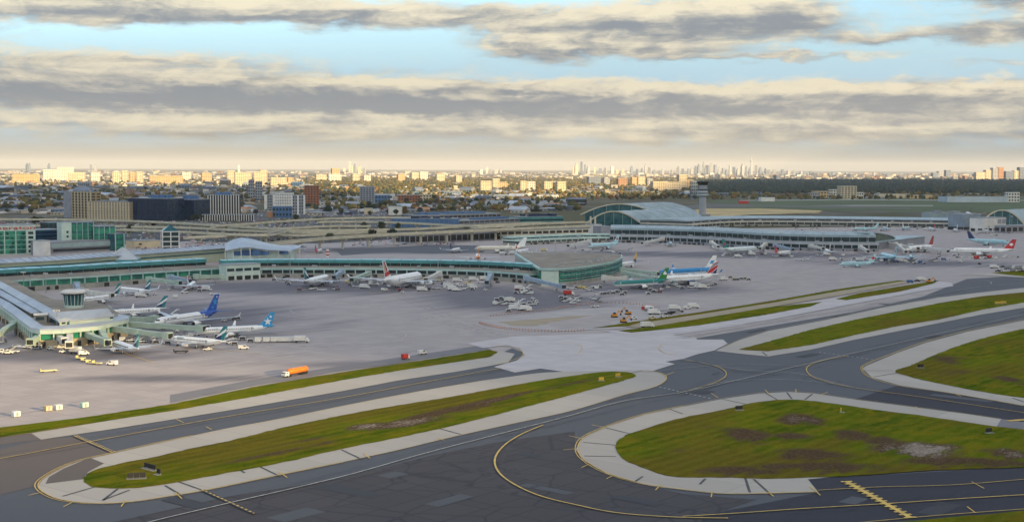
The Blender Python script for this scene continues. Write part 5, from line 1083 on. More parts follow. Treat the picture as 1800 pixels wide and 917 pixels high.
# ------------------------------------------------------------------ jet bridges
M_JB = mat('jet_bridge_panel', (.42, .52, .43), (.34, .43, .36), scale=.3, rough=.6, stretch=(.3, 1, 1)); M_JBW = mat('jet_bridge_white', (.66, .65, .60), (.55, .54, .50), scale=.3); M_JBB = mat('jet_bridge_blue', (.33, .42, .50), (.27, .34, .42), scale=.3)
def jetbridge(p0, p1, label, m=None, z0=4.6, z1=3.6, w=3.2, rot=True, grp='passenger boarding bridges'):
    m = m or M_JB; A, B = G(*p0), G(*p1); root = empty('jet_bridge', A, 0, label, 'jet bridge', grp); v = B - A; L = v.length; u = v.normalized(); a = math.atan2(v.y, v.x); h = 3.0
    # two telescoping tunnels
    m0 = Vector((0, 0, z0 + h / 2)); m1 = Vector((v.x, v.y, z1 + h / 2)); mid = m0.lerp(m1, .52)
    MB().beam(m0, mid, w, h).build('tunnel', m, root); MB().beam(m0.lerp(m1, .46), m1, w * .84, h * .86).build('tunnel', m, root)
    if rot: MB().cyl((0, 0, z0 - .5), (0, 0, z0 + h + .6), 2.7, n=12).build('rotunda', m, root); MB().cyl((0, 0, 0), (0, 0, z0 - .5), .8, n=8).build('column', M_STEEL, root)
    c = MB(); c.box(v.x + u.x * 1.2, v.y + u.y * 1.2, z1 - .2, 4.4, 4.0, h + .6, a); c.build('cab', m, root)
    MB().box(v.x + u.x * 3.2, v.y + u.y * 3.2, z1 + .3, .7, 3.2, 2.4, a).build('canopy', M_DARK, root)
    q = m0.lerp(m1, .8); s = MB(); nr = Vector((-u.y, u.x, 0))
    for k in (-1, 1): s.beam((q.x + nr.x * k * 1.9, q.y + nr.y * k * 1.9, 0.2), (q.x + nr.x * k * 1.9, q.y + nr.y * k * 1.9, q.z - 1), .5, .5)
    s.beam((q.x - nr.x * 2, q.y - nr.y * 2, .8), (q.x + nr.x * 2, q.y + nr.y * 2, .8), .7, .7); s.build('bogie', M_STEEL, root, kind='stuff')
    s = MB(); e = q + nr * 2.6; s.beam((e.x, e.y, z1), (e.x - u.x * 4, e.y - u.y * 4, .2), .9, .25); s.build('stair', M_STEEL, root)
    return root
for p0, p1, lb, m in (
    ((26, 589), (-8, 607), 'pale green boarding bridge cut by the left edge of the photo', None), ((84, 603), (56, 617), 'pale green boarding bridge nearest the camera at the corner of the near pier', None),
    ((88, 602), (112, 615), 'short boarding bridge beside the nearest corner of the near pier', M_JBW), ((124, 603), (122, 622), 'short pale bridge pointing at the camera from the near pier', M_JBW),
    ((139, 601), (184, 617), 'green boarding bridge angled right in front of the near pier', None), ((178, 602), (189, 618), 'steep short bridge reaching the jet nearest the camera', M_JB),
    ((196, 596), (292, 606), 'long green boarding bridge to the nearest parked striped-tail jet', None), ((214, 587), (350, 593), 'longest boarding bridge reaching the sky blue tailed jet', None),
    ((222, 580), (268, 575), 'boarding bridge to the dark blue tailed widebody', None), ((150, 528), (192, 531), 'bridge behind the control cab to the white jet', M_JBW),
    ((135, 514), (140, 526), 'blue grey boarding bridge in front of the green curtain wall', M_JBB), ((262, 504), (312, 508), 'pale boarding bridge lying along the main hall', M_JB), ((300, 500), (330, 504), 'blue grey boarding bridge at the main hall', M_JBB), ((345, 499), (388, 497), 'mint bridge near the corner between hall and long pier', M_JB),
    ((648, 493), (620, 502), 'green boarding bridge sloping left at the long pier', None), ((772, 493), (750, 502), 'short white bridge at the nose of the big white widebody', M_JBW), ((862, 496), (856, 507), 'grey bridge with open cab right of the white trucks', M_JBB),
    ((600, 490), (588, 497), 'bridge at the nose of the teal tailed jet on the long pier', M_JBB), ((926, 502), (988, 515), 'low long grey bridge crossing in front of the pale stair block', M_JBB), ((1062, 501), (1094, 500), 'white boarding bridge to the green topped jet', M_JBW),
    ((1094, 486), (1152, 491), 'mint boarding bridge to the blue crowned widebody', M_JB), ((1096, 492), (1150, 501), 'mint boarding bridge to the wavy finned widebody', M_JB), ((1088, 474), (1078, 474), 'bridge behind the green glass end', M_JBB),
    ((1036, 432), (1000, 439), 'cream boarding bridge with white cab left of the curved grey pier', M_JBW), ((1165, 428), (1130, 434), 'cream boarding bridge under the pale fascia of the curved grey pier', M_JBW), ((1250, 434), (1262, 441), 'pink-white bridge at the leaf emblem widebody tail', M_JBW),
    ((1345, 438), (1336, 444), 'bridge at the nose of the leaf emblem widebody', M_JBW), ((1362, 440), (1392, 446), 'bridge at the small red-tailed jet', M_JBB), ((1425, 441), (1445, 444), 'bridge left of the barrel roof end', M_JBW), ((1512, 443), (1525, 449), 'white bridge at the barrel roof end', M_JBW),
    ((1575, 437), (1592, 450), 'white bridge between the ice blue jets', M_JBW), ((1560, 436), (1612, 444), 'long cream bridge to the dark red finned widebody', M_JBW), ((1600, 440), (1664, 449), 'long low cream bridge to the long red finned jet', M_JBW)):
    jetbridge(p0, p1, lb, m)
# ------------------------------------------------------------------ vehicles
VW = mat('vehicle_white', (.74, .73, .70), scale=.6, rough=.45, spec=.4); VY = mat('vehicle_yellow', (.66, .56, .26), scale=.6, rough=.5); VR = mat('vehicle_red', (.48, .035, .03), scale=.6, rough=.45); VDR = mat('drum_orange', (.55, .16, .05), scale=.5); VO = mat('vehicle_orange', (.85, .20, .02), (.72, .17, .02), scale=.5, rough=.4, spec=.4); VG = mat('vehicle_grey', (.28, .29, .31), scale=.6); VT = mat('canvas_tan', (.55, .43, .28), scale=.6); VB = mat('vehicle_blue', (.06, .14, .34), scale=.6); VM = mat('vehicle_mint', (.45, .62, .58), scale=.6); VK = mat('vehicle_black', (.03, .03, .03), scale=.6); VDY = mat('digger_orange', (.72, .30, .03), (.55, .23, .04), scale=.5)
def wheels(root, xs, w, r=.45):
    b = MB()
    for x in xs:
        for s in (-1, 1): b.cyl((x, s * w / 2 - .15, r), (x, s * w / 2 + .15, r), r, n=8)
    b.build('wheel', PTYRE, root, kind='stuff')
def pv(x, z, y): return (x, y, z)
def side_prism(b, prof, w):
    n = len(prof); b.add([(x, -w / 2, z) for x, z in prof] + [(x, w / 2, z) for x, z in prof], [tuple(range(n)), tuple(range(2 * n - 1, n - 1, -1))] + [(i + n, (i + 1) % n + n, (i + 1) % n, i) for i in range(n)]); return b
def mk_van(r, m): side_prism(MB(), [(-2.7, .5), (2.6, .5), (2.7, 1.2), (2.0, 1.35), (1.3, 2.3), (-2.7, 2.4)], 2.0).build('body', m, r); MB().box(1.68, 0, 1.4, .5, 1.75, .75, 0).build('windscreen', PWIN, r); MB().box(.5, 0, 1.5, 1.3, 2.06, .6).build('side_window', PWIN, r); wheels(r, (-1.7, 1.7), 1.8)
def mk_pickup(r, m): side_prism(MB(), [(-2.7, .5), (2.6, .5), (2.7, 1.1), (1.5, 1.2), (.9, 1.85), (-.4, 1.85), (-.6, 1.15), (-2.7, 1.15)], 1.9).build('body', m, r); MB().box(.3, 0, 1.25, 1.35, 1.94, .5).build('side_window', PWIN, r); MB().box(-1.65, 0, .95, 1.9, 1.5, .22).build('cargo_bed', VK, r); wheels(r, (-1.7, 1.7), 1.7)
def mk_tug(r, m): side_prism(MB(), [(-1.6, .35), (1.6, .35), (1.6, 1.0), (.4, 1.05), (.3, 1.9), (-.9, 1.9), (-1.0, 1.1), (-1.6, 1.05)], 1.6).build('body', m, r); MB().box(-.3, 0, 1.15, .9, 1.64, .6).build('cab_window', PWIN, r); wheels(r, (-1, 1), 1.4, .38)
def mk_cart(r, m):
    MB().box(0, 0, .45, 3.4, 1.6, .25).build('bed', VG, r); MB().box(0, 0, 2.05, 3.5, 1.75, .14).build('canopy', m, r); b = MB()
    for x in (-1.6, 1.6): b.box(x, 0, .7, .12, 1.6, 1.36)
    b.build('end_panel', m, r, kind='stuff'); MB().box(0, 0, .7, 2.7, 1.3, .8).build('baggage', VK, r); wheels(r, (-1.2, 1.2), 1.4, .28); MB().beam((1.7, 0, .5), (2.7, 0, .4), .1, .1).build('tow_bar', VG, r)
def mk_container(r, m): side_prism(MB(), [(-1.6, .55), (1.1, .55), (1.6, 1.1), (1.6, 2.3), (-1.6, 2.3)], 2.3).build('container', m, r); MB().box(0, 0, .3, 3.6, 2.5, .25).build('dolly', VG, r); wheels(r, (-1.2, 1.2), 1.9, .25)
def mk_truck(r, m): MB().box(-1.2, 0, 1.1, 6.0, 2.5, 2.6).build('cargo_box', m, r); side_prism(MB(), [(1.95, .6), (4.0, .6), (4.0, 1.6), (3.6, 2.6), (1.95, 2.7)], 2.3).build('cab', VW, r); MB().box(3.72, 0, 1.75, .3, 2.0, .75).build('windscreen', PWIN, r); MB().box(0, 0, .6, 7.6, 1.1, .5).build('chassis', VK, r); wheels(r, (-3, 2.7), 2.2, .5)
def mk_flat(r, m): MB().box(0, 0, .7, 7.5, 2.4, .35).build('deck', m, r); MB().box(-3.6, 0, 1.05, .2, 2.4, .9).build('headboard', m, r); wheels(r, (-2.6, 2.6), 2.0, .4); MB().beam((3.7, 0, .6), (5, 0, .5), .15, .15).build('tow_bar', VG, r)
def mk_loader(r, m): MB().box(0, 0, .5, 4.6, 1.9, .6).build('chassis', m, r); MB().beam((-3.6, 0, .9), (3.4, 0, 3.0), 1.2, .35).build('conveyor', VK, r); MB().box(.4, .7, 1.1, 1.0, .6, 1.0).build('cab', m, r); wheels(r, (-1.6, 1.6), 1.6, .4)
def mk_stairs(r, m):
    MB().box(0, 0, .5, 5.0, 2.0, .5).build('chassis', m, r); MB().beam((-2.6, 0, .9), (2.0, 0, 3.6), 1.5, .3).build('stair', m, r); MB().box(2.8, 0, 3.5, 1.7, 1.8, .2).build('platform', m, r); b = MB()
    for s in (-1, 1): b.beam((-2.6, s * .75, 1.9), (2.0, s * .75, 4.6), .08, .08); b.beam((2.0, s * .75, 4.6), (3.6, s * .85, 4.6), .08, .08)
    b.build('handrail', VG, r, kind='stuff'); wheels(r, (-1.8, 1.8), 1.7, .4)
def mk_digger(r, m):
    b = MB()
    for s in (-1, 1): b.box(0, s * 1.1, 0, 3.8, .6, .9)
    b.build('track', VK, r, kind='stuff'); side_prism(MB(), [(-2.0, 1.0), (1.4, 1.0), (1.4, 1.9), (-.4, 2.0), (-.8, 2.3), (-2.0, 2.3)], 2.5).build('body', m, r); MB().box(.6, .7, 1.9, 1.5, 1.0, 1.5).build('cab', PWIN, r)
    b = MB(); b.beam((1.0, -.3, 1.6), (3.6, -.3, 4.6), .5, .6); b.build('boom', m, r); MB().beam((3.5, -.3, 4.6), (5.6, -.3, 2.4), .4, .5).build('arm', m, r); side_prism(MB(), [(5.2, 2.5), (5.9, 2.3), (5.8, 1.2), (4.9, 1.3)], .9).build('bucket', VK, r)
def mk_mixer(r, m): mk_flat(r, VG); side_prism(MB(), [(3.0, .9), (5.2, .9), (5.2, 1.9), (4.8, 3.0), (3.0, 3.0)], 2.4).build('cab', m, r); MB().cyl((-3, 0, 2.9), (2.6, 0, 2.3), .8, 1.5, 12).build('drum', VW, r)
def mk_tanker(r, m):
    t = MB(); n = 14
    st = [(-7.4, .2), (-7.2, 1.0), (-6.8, 1.32), (3.0, 1.32), (3.4, 1.0), (3.55, .2)]
    t.loft([[(x, k * 1.0 * math.sin(2 * math.pi * j / n), 2.25 + k * math.cos(2 * math.pi * j / n)) for j in range(n)] for x, k in st]); t.build('tank', m, r, smooth=True)
    for x in (-5, -2, 1): MB().cyl((x - .07, 0, 2.25), (x + .07, 0, 2.25), 1.38, n=14).build('tank_band', m, r)
    MB().box(-2, 0, .75, 11, 1.4, .35).build('chassis', VK, r); side_prism(MB(), [(4.0, .6), (6.0, .6), (6.1, 1.5), (5.7, 2.4), (4.0, 2.5)], 2.3).build('cab', VW, r); MB().box(5.85, 0, 1.55, .35, 2.0, .6).build('windscreen', PWIN, r); MB().box(5.0, 0, 1.6, .8, 2.36, .55).build('side_window', PWIN, r); wheels(r, (-6, -4.8, -3.6, 3.2, 5.2), 2.2, .5)
    MB().box(-2.2, 0, 3.5, 7, .6, .12).build('walkway', VG, r)
def mk_box(r, m): side_prism(MB(), [(-1.7, .2), (1.7, .2), (1.7, 2.5), (1.5, 2.7), (-1.5, 2.7), (-1.7, 2.5)], 2.6).build('body', m, r); MB().box(0, -1.32, .4, 1.2, .1, 1.9).build('door', VG, r)
MK = {'van': ('van', mk_van, 'service van'), 'pickup': ('pickup_truck', mk_pickup, 'pickup truck'), 'tug': ('baggage_tug', mk_tug, 'baggage tug'), 'cart': ('baggage_cart', mk_cart, 'baggage cart'), 'cont': ('cargo_container', mk_container, 'cargo container'), 'truck': ('catering_truck', mk_truck, 'truck'), 'flat': ('flat_trailer', mk_flat, 'trailer'), 'loader': ('belt_loader', mk_loader, 'belt loader'), 'stairs': ('boarding_stairs', mk_stairs, 'boarding stairs'), 'digger': ('excavator', mk_digger, 'excavator'), 'mixer': ('concrete_mixer', mk_mixer, 'concrete mixer'), 'tanker': ('fuel_tanker', mk_tanker, 'fuel tanker'), 'box': ('equipment_box', mk_box, 'equipment box')}
CN = {'w': VW, 'y': VY, 'r': VR, 'o': VO, 'g': VG, 't': VT, 'b': VB, 'm': VM, 'k': VK, 'd': VDY}
PROTO = {}; VBOX = []
def vehicle(kind, px, py, ang, col, label, group=None):
    nm, fn, cat = MK[kind]; key = (kind, col); P = G(px, py)
    if key not in PROTO:
        r = empty(nm, (P.x, P.y, .13), ang); fn(r, CN[col]); PROTO[key] = r
    else:
        r = copy_tree(PROTO[key]); r.location = (P.x, P.y, .13); r.rotation_euler = (0, 0, ang); r.scale = (1, 1, 1)
    for k_ in ('label', 'category', 'group'):
        if k_ in r: del r[k_]
    return tag(r, label, cat, group)
def A_(d): return R(d)
vt = vehicle('tanker', 517, 660, TAXI + math.pi + .12, 'o', 'bright orange fuel tanker with white cab driving beside the grass strip'); vt.scale = (1.2, 1.15, 1.0)
vehicle('truck', 713, 632, TAXI, 'r', 'red truck with white cab alone on the service road', ).scale = (.55, .75, .8)
vehicle('van', 742, 623, TAXI, 'w', 'white van right of the red truck on the service road')
for x, y, c, lb in ((148, 716, 'm', 'pale mint equipment box at the apron edge, largest of the three boxes'), (102, 720, 'w', 'white equipment box between the tan one and the mint one'), (84, 722, 't', 'tan equipment box at the apron edge'), (28, 732, 'w', 'white equipment box nearest the left edge by the grass')): vehicle('box', x, y, TAXI, c, lb).scale = (.8, .8, .75)
vehicle('flat', 85, 654, TAXI * .6, 'y', 'long pale yellow flat trailer alone on the near apron')
vehicle('van', 197, 642, 2.8, 'w', 'white van beside the row of yellow trailers')
for i, (x, y) in enumerate(((142, 632), (151, 636), (160, 640), (171, 641))): vehicle('flat', x, y, -.35, 'y', 'pale yellow empty trailer in the short row near the white van', 'yellow trailers in a row').scale = (.62, .8, 1)
vehicle('truck', 136, 622, -.5, 'w', 'white truck nearest the short pale bridge of the near pier'); vehicle('van', 147, 624, .6, 'w', 'white van under the wing of the jet nearest the camera'); vehicle('pickup', 14, 622, .1, 'w', 'white pickup at the left edge under the near pier'); vehicle('van', 2, 621, .1, 'w', 'white van cut by the left edge of the photo')
vehicle('flat', 318, 620, .1, 'k', 'black trailer with pale load below the striped-tail jet'); vehicle('loader', 365, 616, .2, 'w', 'white belt loader at the belly of the nearest striped-tail jet')
for x, y, k, c in ((402, 604, 'tug', 'w'), (412, 607, 'cart', 'w'), (426, 598, 'cart', 'w'), (440, 602, 'cart', 'w'), (428, 614, 'van', 'w'), (408, 598, 'loader', 'w')): vehicle(k, x, y, .3, c, {'van': 'white van in front of the row of white cargo containers', 'cart': 'white baggage cart between the sky blue tail and the containers', 'tug': 'white tug behind the sky blue tailed jet', 'loader': 'white belt loader behind the nearest striped-tail jet'}[k], 'white baggage carts near the container row' if k == 'cart' else None)
for x in (454, 469, 482, 494, 500, 508, 516): vehicle('cont', x, 602 - (x - 454) * .02, .05, 'w', 'white cargo container in the row right of the sky blue tail', 'row of white cargo containers').scale = (1.1, 1.1, 1.25)
vehicle('truck', 531, 602, .05, 'w', 'white truck at the right end of the cargo container row')
vehicle('flat', 401, 562, .4, 'g', 'grey trailer under the dark blue tail'); vehicle('tug', 394, 565, .4, 'w', 'white tug behind the dark blue tailed widebody'); vehicle('cart', 412, 563, .2, 'w', 'white baggage cart behind the dark blue tail', 'carts behind the dark blue tail'); vehicle('cart', 418, 562, .2, 'w', 'white baggage cart behind the dark blue tail', 'carts behind the dark blue tail')
vehicle('truck', 303, 573, .15, 'w', 'white catering truck under the dark blue tailed widebody')
# along the long pier
_pier = [(488, 495, 'tug', 'w', 'white tug behind the teal tailed jet of the long pier'), (494, 492, 'stairs', 'w', 'white boarding stairs left of the teal tailed jet'), (505, 498, 'cart', 'w', 'white cart behind the teal tailed jet of the long pier'), (552, 508, 'loader', 'w', 'white belt loader under the teal tailed jet of the long pier'), (566, 511, 'flat', 'w', 'white trailer under the teal tailed jet of the long pier'),
    (628, 505, 'flat', 'w', 'white trailer left of the big white widebody'), (676, 511, 'van', 'w', 'white van below the tail of the big white widebody'), (703, 512, 'cart', 'r', 'red cart in front of the big white widebody'), (708, 515, 'tug', 'w', 'white tug in front of the big white widebody'), (742, 512, 'truck', 'w', 'white truck right of the big white widebody'), (752, 511, 'cart', 'k', 'dark cart beside the white truck at the big widebody'),
    (778, 500, 'tug', 'b', 'blue tug among the white trucks on the long pier'), (788, 505, 'truck', 'w', 'leftmost white truck between the big widebody and the grey bridge'), (797, 511, 'truck', 'w', 'lowest white truck between the big widebody and the grey bridge'), (808, 503, 'van', 'w', 'white van between the big widebody and the grey bridge'), (818, 508, 'loader', 'w', 'white belt loader between the big widebody and the grey bridge'), (830, 507, 'truck', 'w', 'rightmost white truck left of the grey bridge'), (824, 500, 'van', 'y', 'yellow van against the long pier wall')]
for x, y, k, c, lb in _pier: vehicle(k, x, y, random.uniform(-.4, .6), c, lb)
# clusters: nothing in the photo tells the members apart
def cluster(items, x0, x1, y0, y1, n, what, group, amin=-.5, amax=.7):
    cells = [(x0 + (x1 - x0) * (i + random.uniform(.1, .9)) / n, random.uniform(y0, y1)) for i in range(n)]
    for x, y in cells:
        k, c = random.choice(items); cn = {'w': 'white', 'r': 'red', 'y': 'yellow', 'o': 'orange', 't': 'tan', 'g': 'grey', 'b': 'blue', 'k': 'black'}[c]
        vehicle(k, x, y, random.uniform(amin, amax), c, cn + ' ' + MK[k][2] + ' ' + what, group + ', ' + cn + ' ' + MK[k][0].replace('_', ' '))
W6 = [('cart', 'w'), ('cart', 'w'), ('tug', 'w'), ('truck', 'w'), ('flat', 'w'), ('loader', 'w'), ('stairs', 'w'), ('cont', 'w')]
cluster(W6 + [('cart', 'r'), ('tug', 'r')], 905, 935, 508, 518, 9, 'in the upper part of the crowd left of the green glass end', 'upper equipment crowd')
cluster(W6, 868, 945, 526, 550, 26, 'in the lower part of the crowd left of the green glass end', 'lower equipment crowd')
vehicle('truck', 1000, 519, .15, 'r', 'large red truck in front of the green glass end'); cluster(W6, 985, 1018, 523, 534, 8, 'just below the large red truck', 'equipment below the red truck')
cluster(W6 + [('van', 'y'), ('van', 't')], 1000, 1060, 505, 511, 9, 'against the wall of the green glass end', 'equipment at the green glass end')
vehicle('stairs', 1043, 527, -.9, 'w', 'white boarding stairs standing alone right of the large red truck').scale = (1.2,) * 3; vehicle('stairs', 1052, 531, -.9, 'g', 'grey boarding stairs beside the lone white stairs'); vehicle('pickup', 1046, 540, .1, 'w', 'white pickup beside the rows of cones')
cluster([('cart', 'w')], 1054, 1100, 514, 520, 9, 'in the long cart train below the green topped jet', 'cart train')
cluster(W6 + [('truck', 'r'), ('cart', 'r')], 1136, 1166, 510, 518, 6, 'behind the green fin', 'equipment behind the green fin')
cluster(W6 + [('cart', 'r')], 1172, 1258, 500, 509, 15, 'under the wavy finned widebody', 'equipment under the widebody')
cluster([('cart', 'y'), ('cart', 'w'), ('truck', 'w')], 1270, 1320, 488, 494, 7, 'in the row right of the wavy finned widebody', 'row right of the widebody')
cluster(W6 + [('van', 'y'), ('truck', 'w'), ('cart', 'r')], 880, 1000, 446, 452, 14, 'on the apron behind the long pier', 'equipment behind the long pier')
vehicle('truck', 957, 442, 0., 'y', 'yellow truck left of the cream bridge')
cluster(W6, 1005, 1110, 440, 447, 9, 'around the ice blue jet at the curved grey pier', 'equipment at the ice blue jet')
cluster(W6 + [('cart', 'r')], 1270, 1350, 447, 455, 9, 'around the leaf emblem widebody', 'equipment at the leaf widebody')
cluster(W6, 1360, 1500, 447, 458, 14, 'between the red-tailed jet and the barrel roof end', 'equipment left of the barrel end')
cluster(W6 + [('van', 'b')], 1485, 1660, 455, 465, 24, 'around the ice blue widebody at the barrel roof end', 'equipment at the ice blue widebody')
cluster(W6 + [('truck', 'r'), ('van', 'y')], 1660, 1790, 448, 456, 14, 'along the long red finned jet', 'equipment at the long jet')
cluster(W6, 1700, 1790, 404, 415, 16, 'in front of the pale grey boxes at the right edge', 'equipment at the far right')
cluster(W6, 1380, 1680, 401, 406, 24, 'along the far pier', 'equipment at the far pier')
cluster([('truck', 'w'), ('van', 'w'), ('pickup', 'w'), ('truck', 'g'), ('pickup', 'k')], 1742, 1800, 470, 479, 12, 'parked above the right grass tip', 'vehicles above the grass tip')
for x, y, k, c, lb in ((1690, 461, 'van', 'w', 'white van crossing the right apron'), (1710, 454, 'pickup', 'w', 'white pickup below the long red finned jet'), (1722, 465, 'tug', 'k', 'dark tug crossing the right apron'), (1600, 497, 'van', 'b', 'blue van at the tip of the far grass strip'), (1612, 495, 'pickup', 'k', 'dark pickup at the tip of the far grass strip'), (1620, 494, 'truck', 'w', 'white truck at the tip of the far grass strip'), (1633, 497, 'digger', 'd', 'orange excavator at the tip of the far grass strip')): vehicle(k, x, y, .2, c, lb)
cluster(W6, 6, 120, 610, 622, 9, 'under the near pier at the left edge', 'equipment under the near pier')
cluster(W6 + [('cart', 'y')], 196, 300, 596, 606, 7, 'between the near pier bridges and the nearest jets', 'equipment at the nearest jets')
cluster(W6 + [('cart', 'g'), ('cart', 'b')], 286, 400, 576, 600, 12, 'between the sky blue and the dark blue tailed jets', 'equipment between the blue tails')
cluster(W6, 190, 330, 548, 566, 8, 'around the jet between control cab and dark blue tail', 'equipment behind the control cab')
cluster(W6 + [('van', 'b'), ('cart', 'r')], 150, 390, 505, 524, 16, 'along the main hall gates', 'equipment at the main hall')
cluster(W6 + [('cart', 'r'), ('van', 'y'), ('cart', 'k'), ('cart', 'g')], 480, 900, 491, 499, 40, 'in the shade of the long pier wall', 'equipment along the long pier wall')
cluster(W6 + [('cart', 'r')], 500, 860, 500, 513, 20, 'scattered on the apron in front of the long pier', 'equipment before the long pier')
# building site in the middle
for x, y, a, lb in ((1080, 558, .6, 'orange excavator farthest left on the building site'), (1104, 553, 2.4, 'orange excavator farthest back on the building site'), (1096, 567, .3, 'orange excavator nearest the grass strip on the building site')): vehicle('digger', x, y, a, 'd', lb).scale = (.95,) * 3
vehicle('mixer', 1141, 547, 2.6, 'r', 'red and white concrete mixer on the building site'); vehicle('truck', 1150, 553, .2, 'w', 'white truck beside the concrete mixer')
v = vehicle('flat', 1166, 551, .25, 'g', 'very long grey trailer right of the concrete mixer'); v.scale = (2.4, 1.6, 2.2)
for x, y, k, c, lb in ((1113, 561, 'pickup', 'w', 'white pickup right of the excavators'), (1186, 545, 'truck', 'w', 'white truck at the right end of the long grey trailer'), (1192, 549, 'flat', 'k', 'black trailer at the right end of the building site'), (1208, 543, 'van', 'w', 'left white van at the right end of the building site'), (1219, 542, 'truck', 'w', 'right white truck at the right end of the building site'), (1166, 558, 'pickup', 'w', 'white pickup below the long grey trailer'), (1146, 561, 'pickup', 'y', 'yellow pickup on the grass edge of the building site'), (1138, 576, 'truck', 'w', 'white truck alone on the service road between the grass strips'), (1175, 553, 'pickup', 'k', 'black pickup beside the long grey trailer')): vehicle(k, x, y, .25, c, lb)
# cones round the site
def cones():
    pr = None
    for pts, n in (([(862, 556), (900, 551), (960, 545), (1020, 536), (1080, 532), (1130, 536), (1160, 541)], 44), ([(842, 568), (870, 575), (920, 581), (980, 583), (1030, 581)], 34)):
        P = resample(smooth([G(*p) for p in pts], False, 5), 1.0); st = max(1, len(P) // n)
        for q, a in P[::st]:
            if pr is None:
                pr = empty('traffic_drum', q, a); MB().cyl((0, 0, .1), (0, 0, 1.3), .28, .22, 8).build('drum', VDR, pr); MB().cyl((0, 0, .55), (0, 0, .85), .30, .28, 8).build('stripe', VW, pr); MB().cyl((0, 0, 0), (0, 0, .12), .4, n=8).build('base', VK, pr); r = pr
            else: r = copy_tree(pr); r.location = q; r.rotation_euler = (0, 0, a)
            tag(r, 'small orange and white drum in the lines around the building site', 'traffic drum', 'drums around the building site')
cones()
# ------------------------------------------------------------------ masts and signs
def mast(px, py, yt, label):
    P = G(px, py); h = min(40, zat(P, yt)); r = empty('light_mast', P, 0, label, 'light mast', 'apron floodlight masts'); MB().cyl((0, 0, 0), (0, 0, h), .42, .2, 8).build('pole', M_STEEL, r)
    MB().box(0, 0, h - .6, 3.4, .5, .5).build('crossbar', M_STEEL, r)
    for k in (-1.3, 0, 1.3): MB().box(k, -.4, h - .5, .8, .6, .9).build('floodlight', M_WHITE, r)
for x, y, t, lb in ((510, 489, 441, 'tall floodlight mast on the long pier below the peaked canopy'), (42, 520, 478, 'floodlight mast at the corner of the main hall near the left edge'), (81, 515, 480, 'floodlight mast in front of the main hall between the ramp doors'), (101, 606, 545, 'floodlight mast on the corner of the near pier'), (144, 520, 505, 'short floodlight mast behind the control cab'), (1138, 428, 391, 'floodlight mast in front of the curved grey pier below the arched hall'), (1257, 434, 398, 'floodlight mast left of the leaf emblem widebody'), (1339, 440, 405, 'floodlight mast above the nose of the leaf emblem widebody'), (1371, 441, 407, 'floodlight mast above the small red-tailed jet'), (1446, 444, 408, 'floodlight mast above the white jet left of the barrel roof end'), (1526, 444, 416, 'floodlight mast beside the barrel roof end'), (1778, 409, 380, 'floodlight mast at the teal arch'), (770, 490, 455, 'floodlight mast on the middle of the long pier'), (838, 447, 425, 'floodlight mast over the apron behind the long pier'), (976, 447, 425, 'floodlight mast near the yellow truck')): mast(x, y, t, lb)
def tower_sign():
    P = G(576, 452); h = zat(P, 438); r = empty('checker_post', P, 0, 'red and white striped post beside the white and red jet under the viaduct', 'marker post')
    for i in range(5): MB().box(0, 0, h * i / 5, 2.6, 2.6, h / 5 - .02).build('band', VR if i % 2 else VW, r)
tower_sign()
SBK = mat('sign_back', (.03, .03, .03)); SYE = mat('sign_yellow', (.65, .43, .05)); SPA = mat('sign_pad', (.24, .23, .20), scale=.5)
def sign(px, py, a, w, n, m, label, grp='taxiway signs in the grass'):
    P = G(px, py, .34); r = empty('taxiway_sign', P, a, label, 'taxiway sign', grp); MB().box(0, -.5, .02, w + .5, 1.9, .08).build('pad', SPA, r)
    for i in range(n): MB().box((i - (n - 1) / 2) * w / n, 0, .35, w / n - .12, .35, 1.35).build('panel', m, r)
    b = MB()
    for i in range(n + 1): b.box((i - n / 2) * w / n, 0, .05, .12, .2, .4)
    b.build('leg', VG, r, kind='stuff')
sign(240, 840, .25, 5.5, 3, SBK, 'dark sign panels leftmost in the grass of the lower left island'); sign(264, 824, -.75, 6.5, 3, SBK, 'dark sign panels turned away, beside the leftmost sign in the lower left island'); sign(279, 833, -.75, 2, 1, SBK, 'single small dark sign panel beside the pair in the lower left island')
sign(1057, 669, .2, 2.4, 1, SYE, 'left small yellow sign at the tip of the middle grass island'); sign(1086, 662, .7, 3, 2, SYE, 'right yellow sign at the tip of the middle grass island'); sign(1299, 720, .2, 3, 2, SBK, 'dark sign at the upper left edge of the patchy grass island'); sign(1478, 724, 1.2, 2, 1, SYE, 'yellow sign at the top edge of the patchy grass island'); sign(1738, 760, .5, 3, 2, SBK, 'dark sign at the right end of the patchy grass island'); sign(1618, 646, .1, 3, 2, SBK, 'dark sign in the far right grass'); sign(1756, 534, .1, 6, 4, SYE, 'left yellow sign on the strip at the right edge'); sign(1764, 533, .1, 4, 3, SYE, 'right yellow sign on the strip at the right edge')
# ------------------------------------------------------------------ city
TW = [mat('tower_cream', (.62, .52, .36), scale=.05), mat('tower_ochre', (.56, .40, .20), scale=.05), mat('tower_pale', (.66, .62, .55), scale=.05), mat('tower_grey', (.36, .37, .40), scale=.05), mat('tower_slate', (.17, .21, .28), scale=.05), mat('tower_rust', (.42, .22, .11), scale=.05)]
TN = ['cream', 'ochre', 'pale', 'grey', 'slate', 'rust']
def tower(xl, xr, yb, yt, wall, label, depth=None, floors=0, cols=0, win=None, cat='building', group=None, name='office_building', fins=0, band=False, finm=None, tilt=0):
    b = Block(name, (xl, yb), (xr, yb - tilt), yt, depth or max(14, (G(xr, yb) - G(xl, yb)).length * .6), wall, label, cat, group)
    if band: b.bands(floors, win or M_GLASS, .45)
    elif floors: b.grid(floors, cols, win or M_GLASS, .6, .5)
    if fins: b.fins(fins, finm or M_WHITE, .32)
    return b
M_OCH = mat('ochre_recess', (.36, .27, .15), (.30, .22, .12), scale=.1)
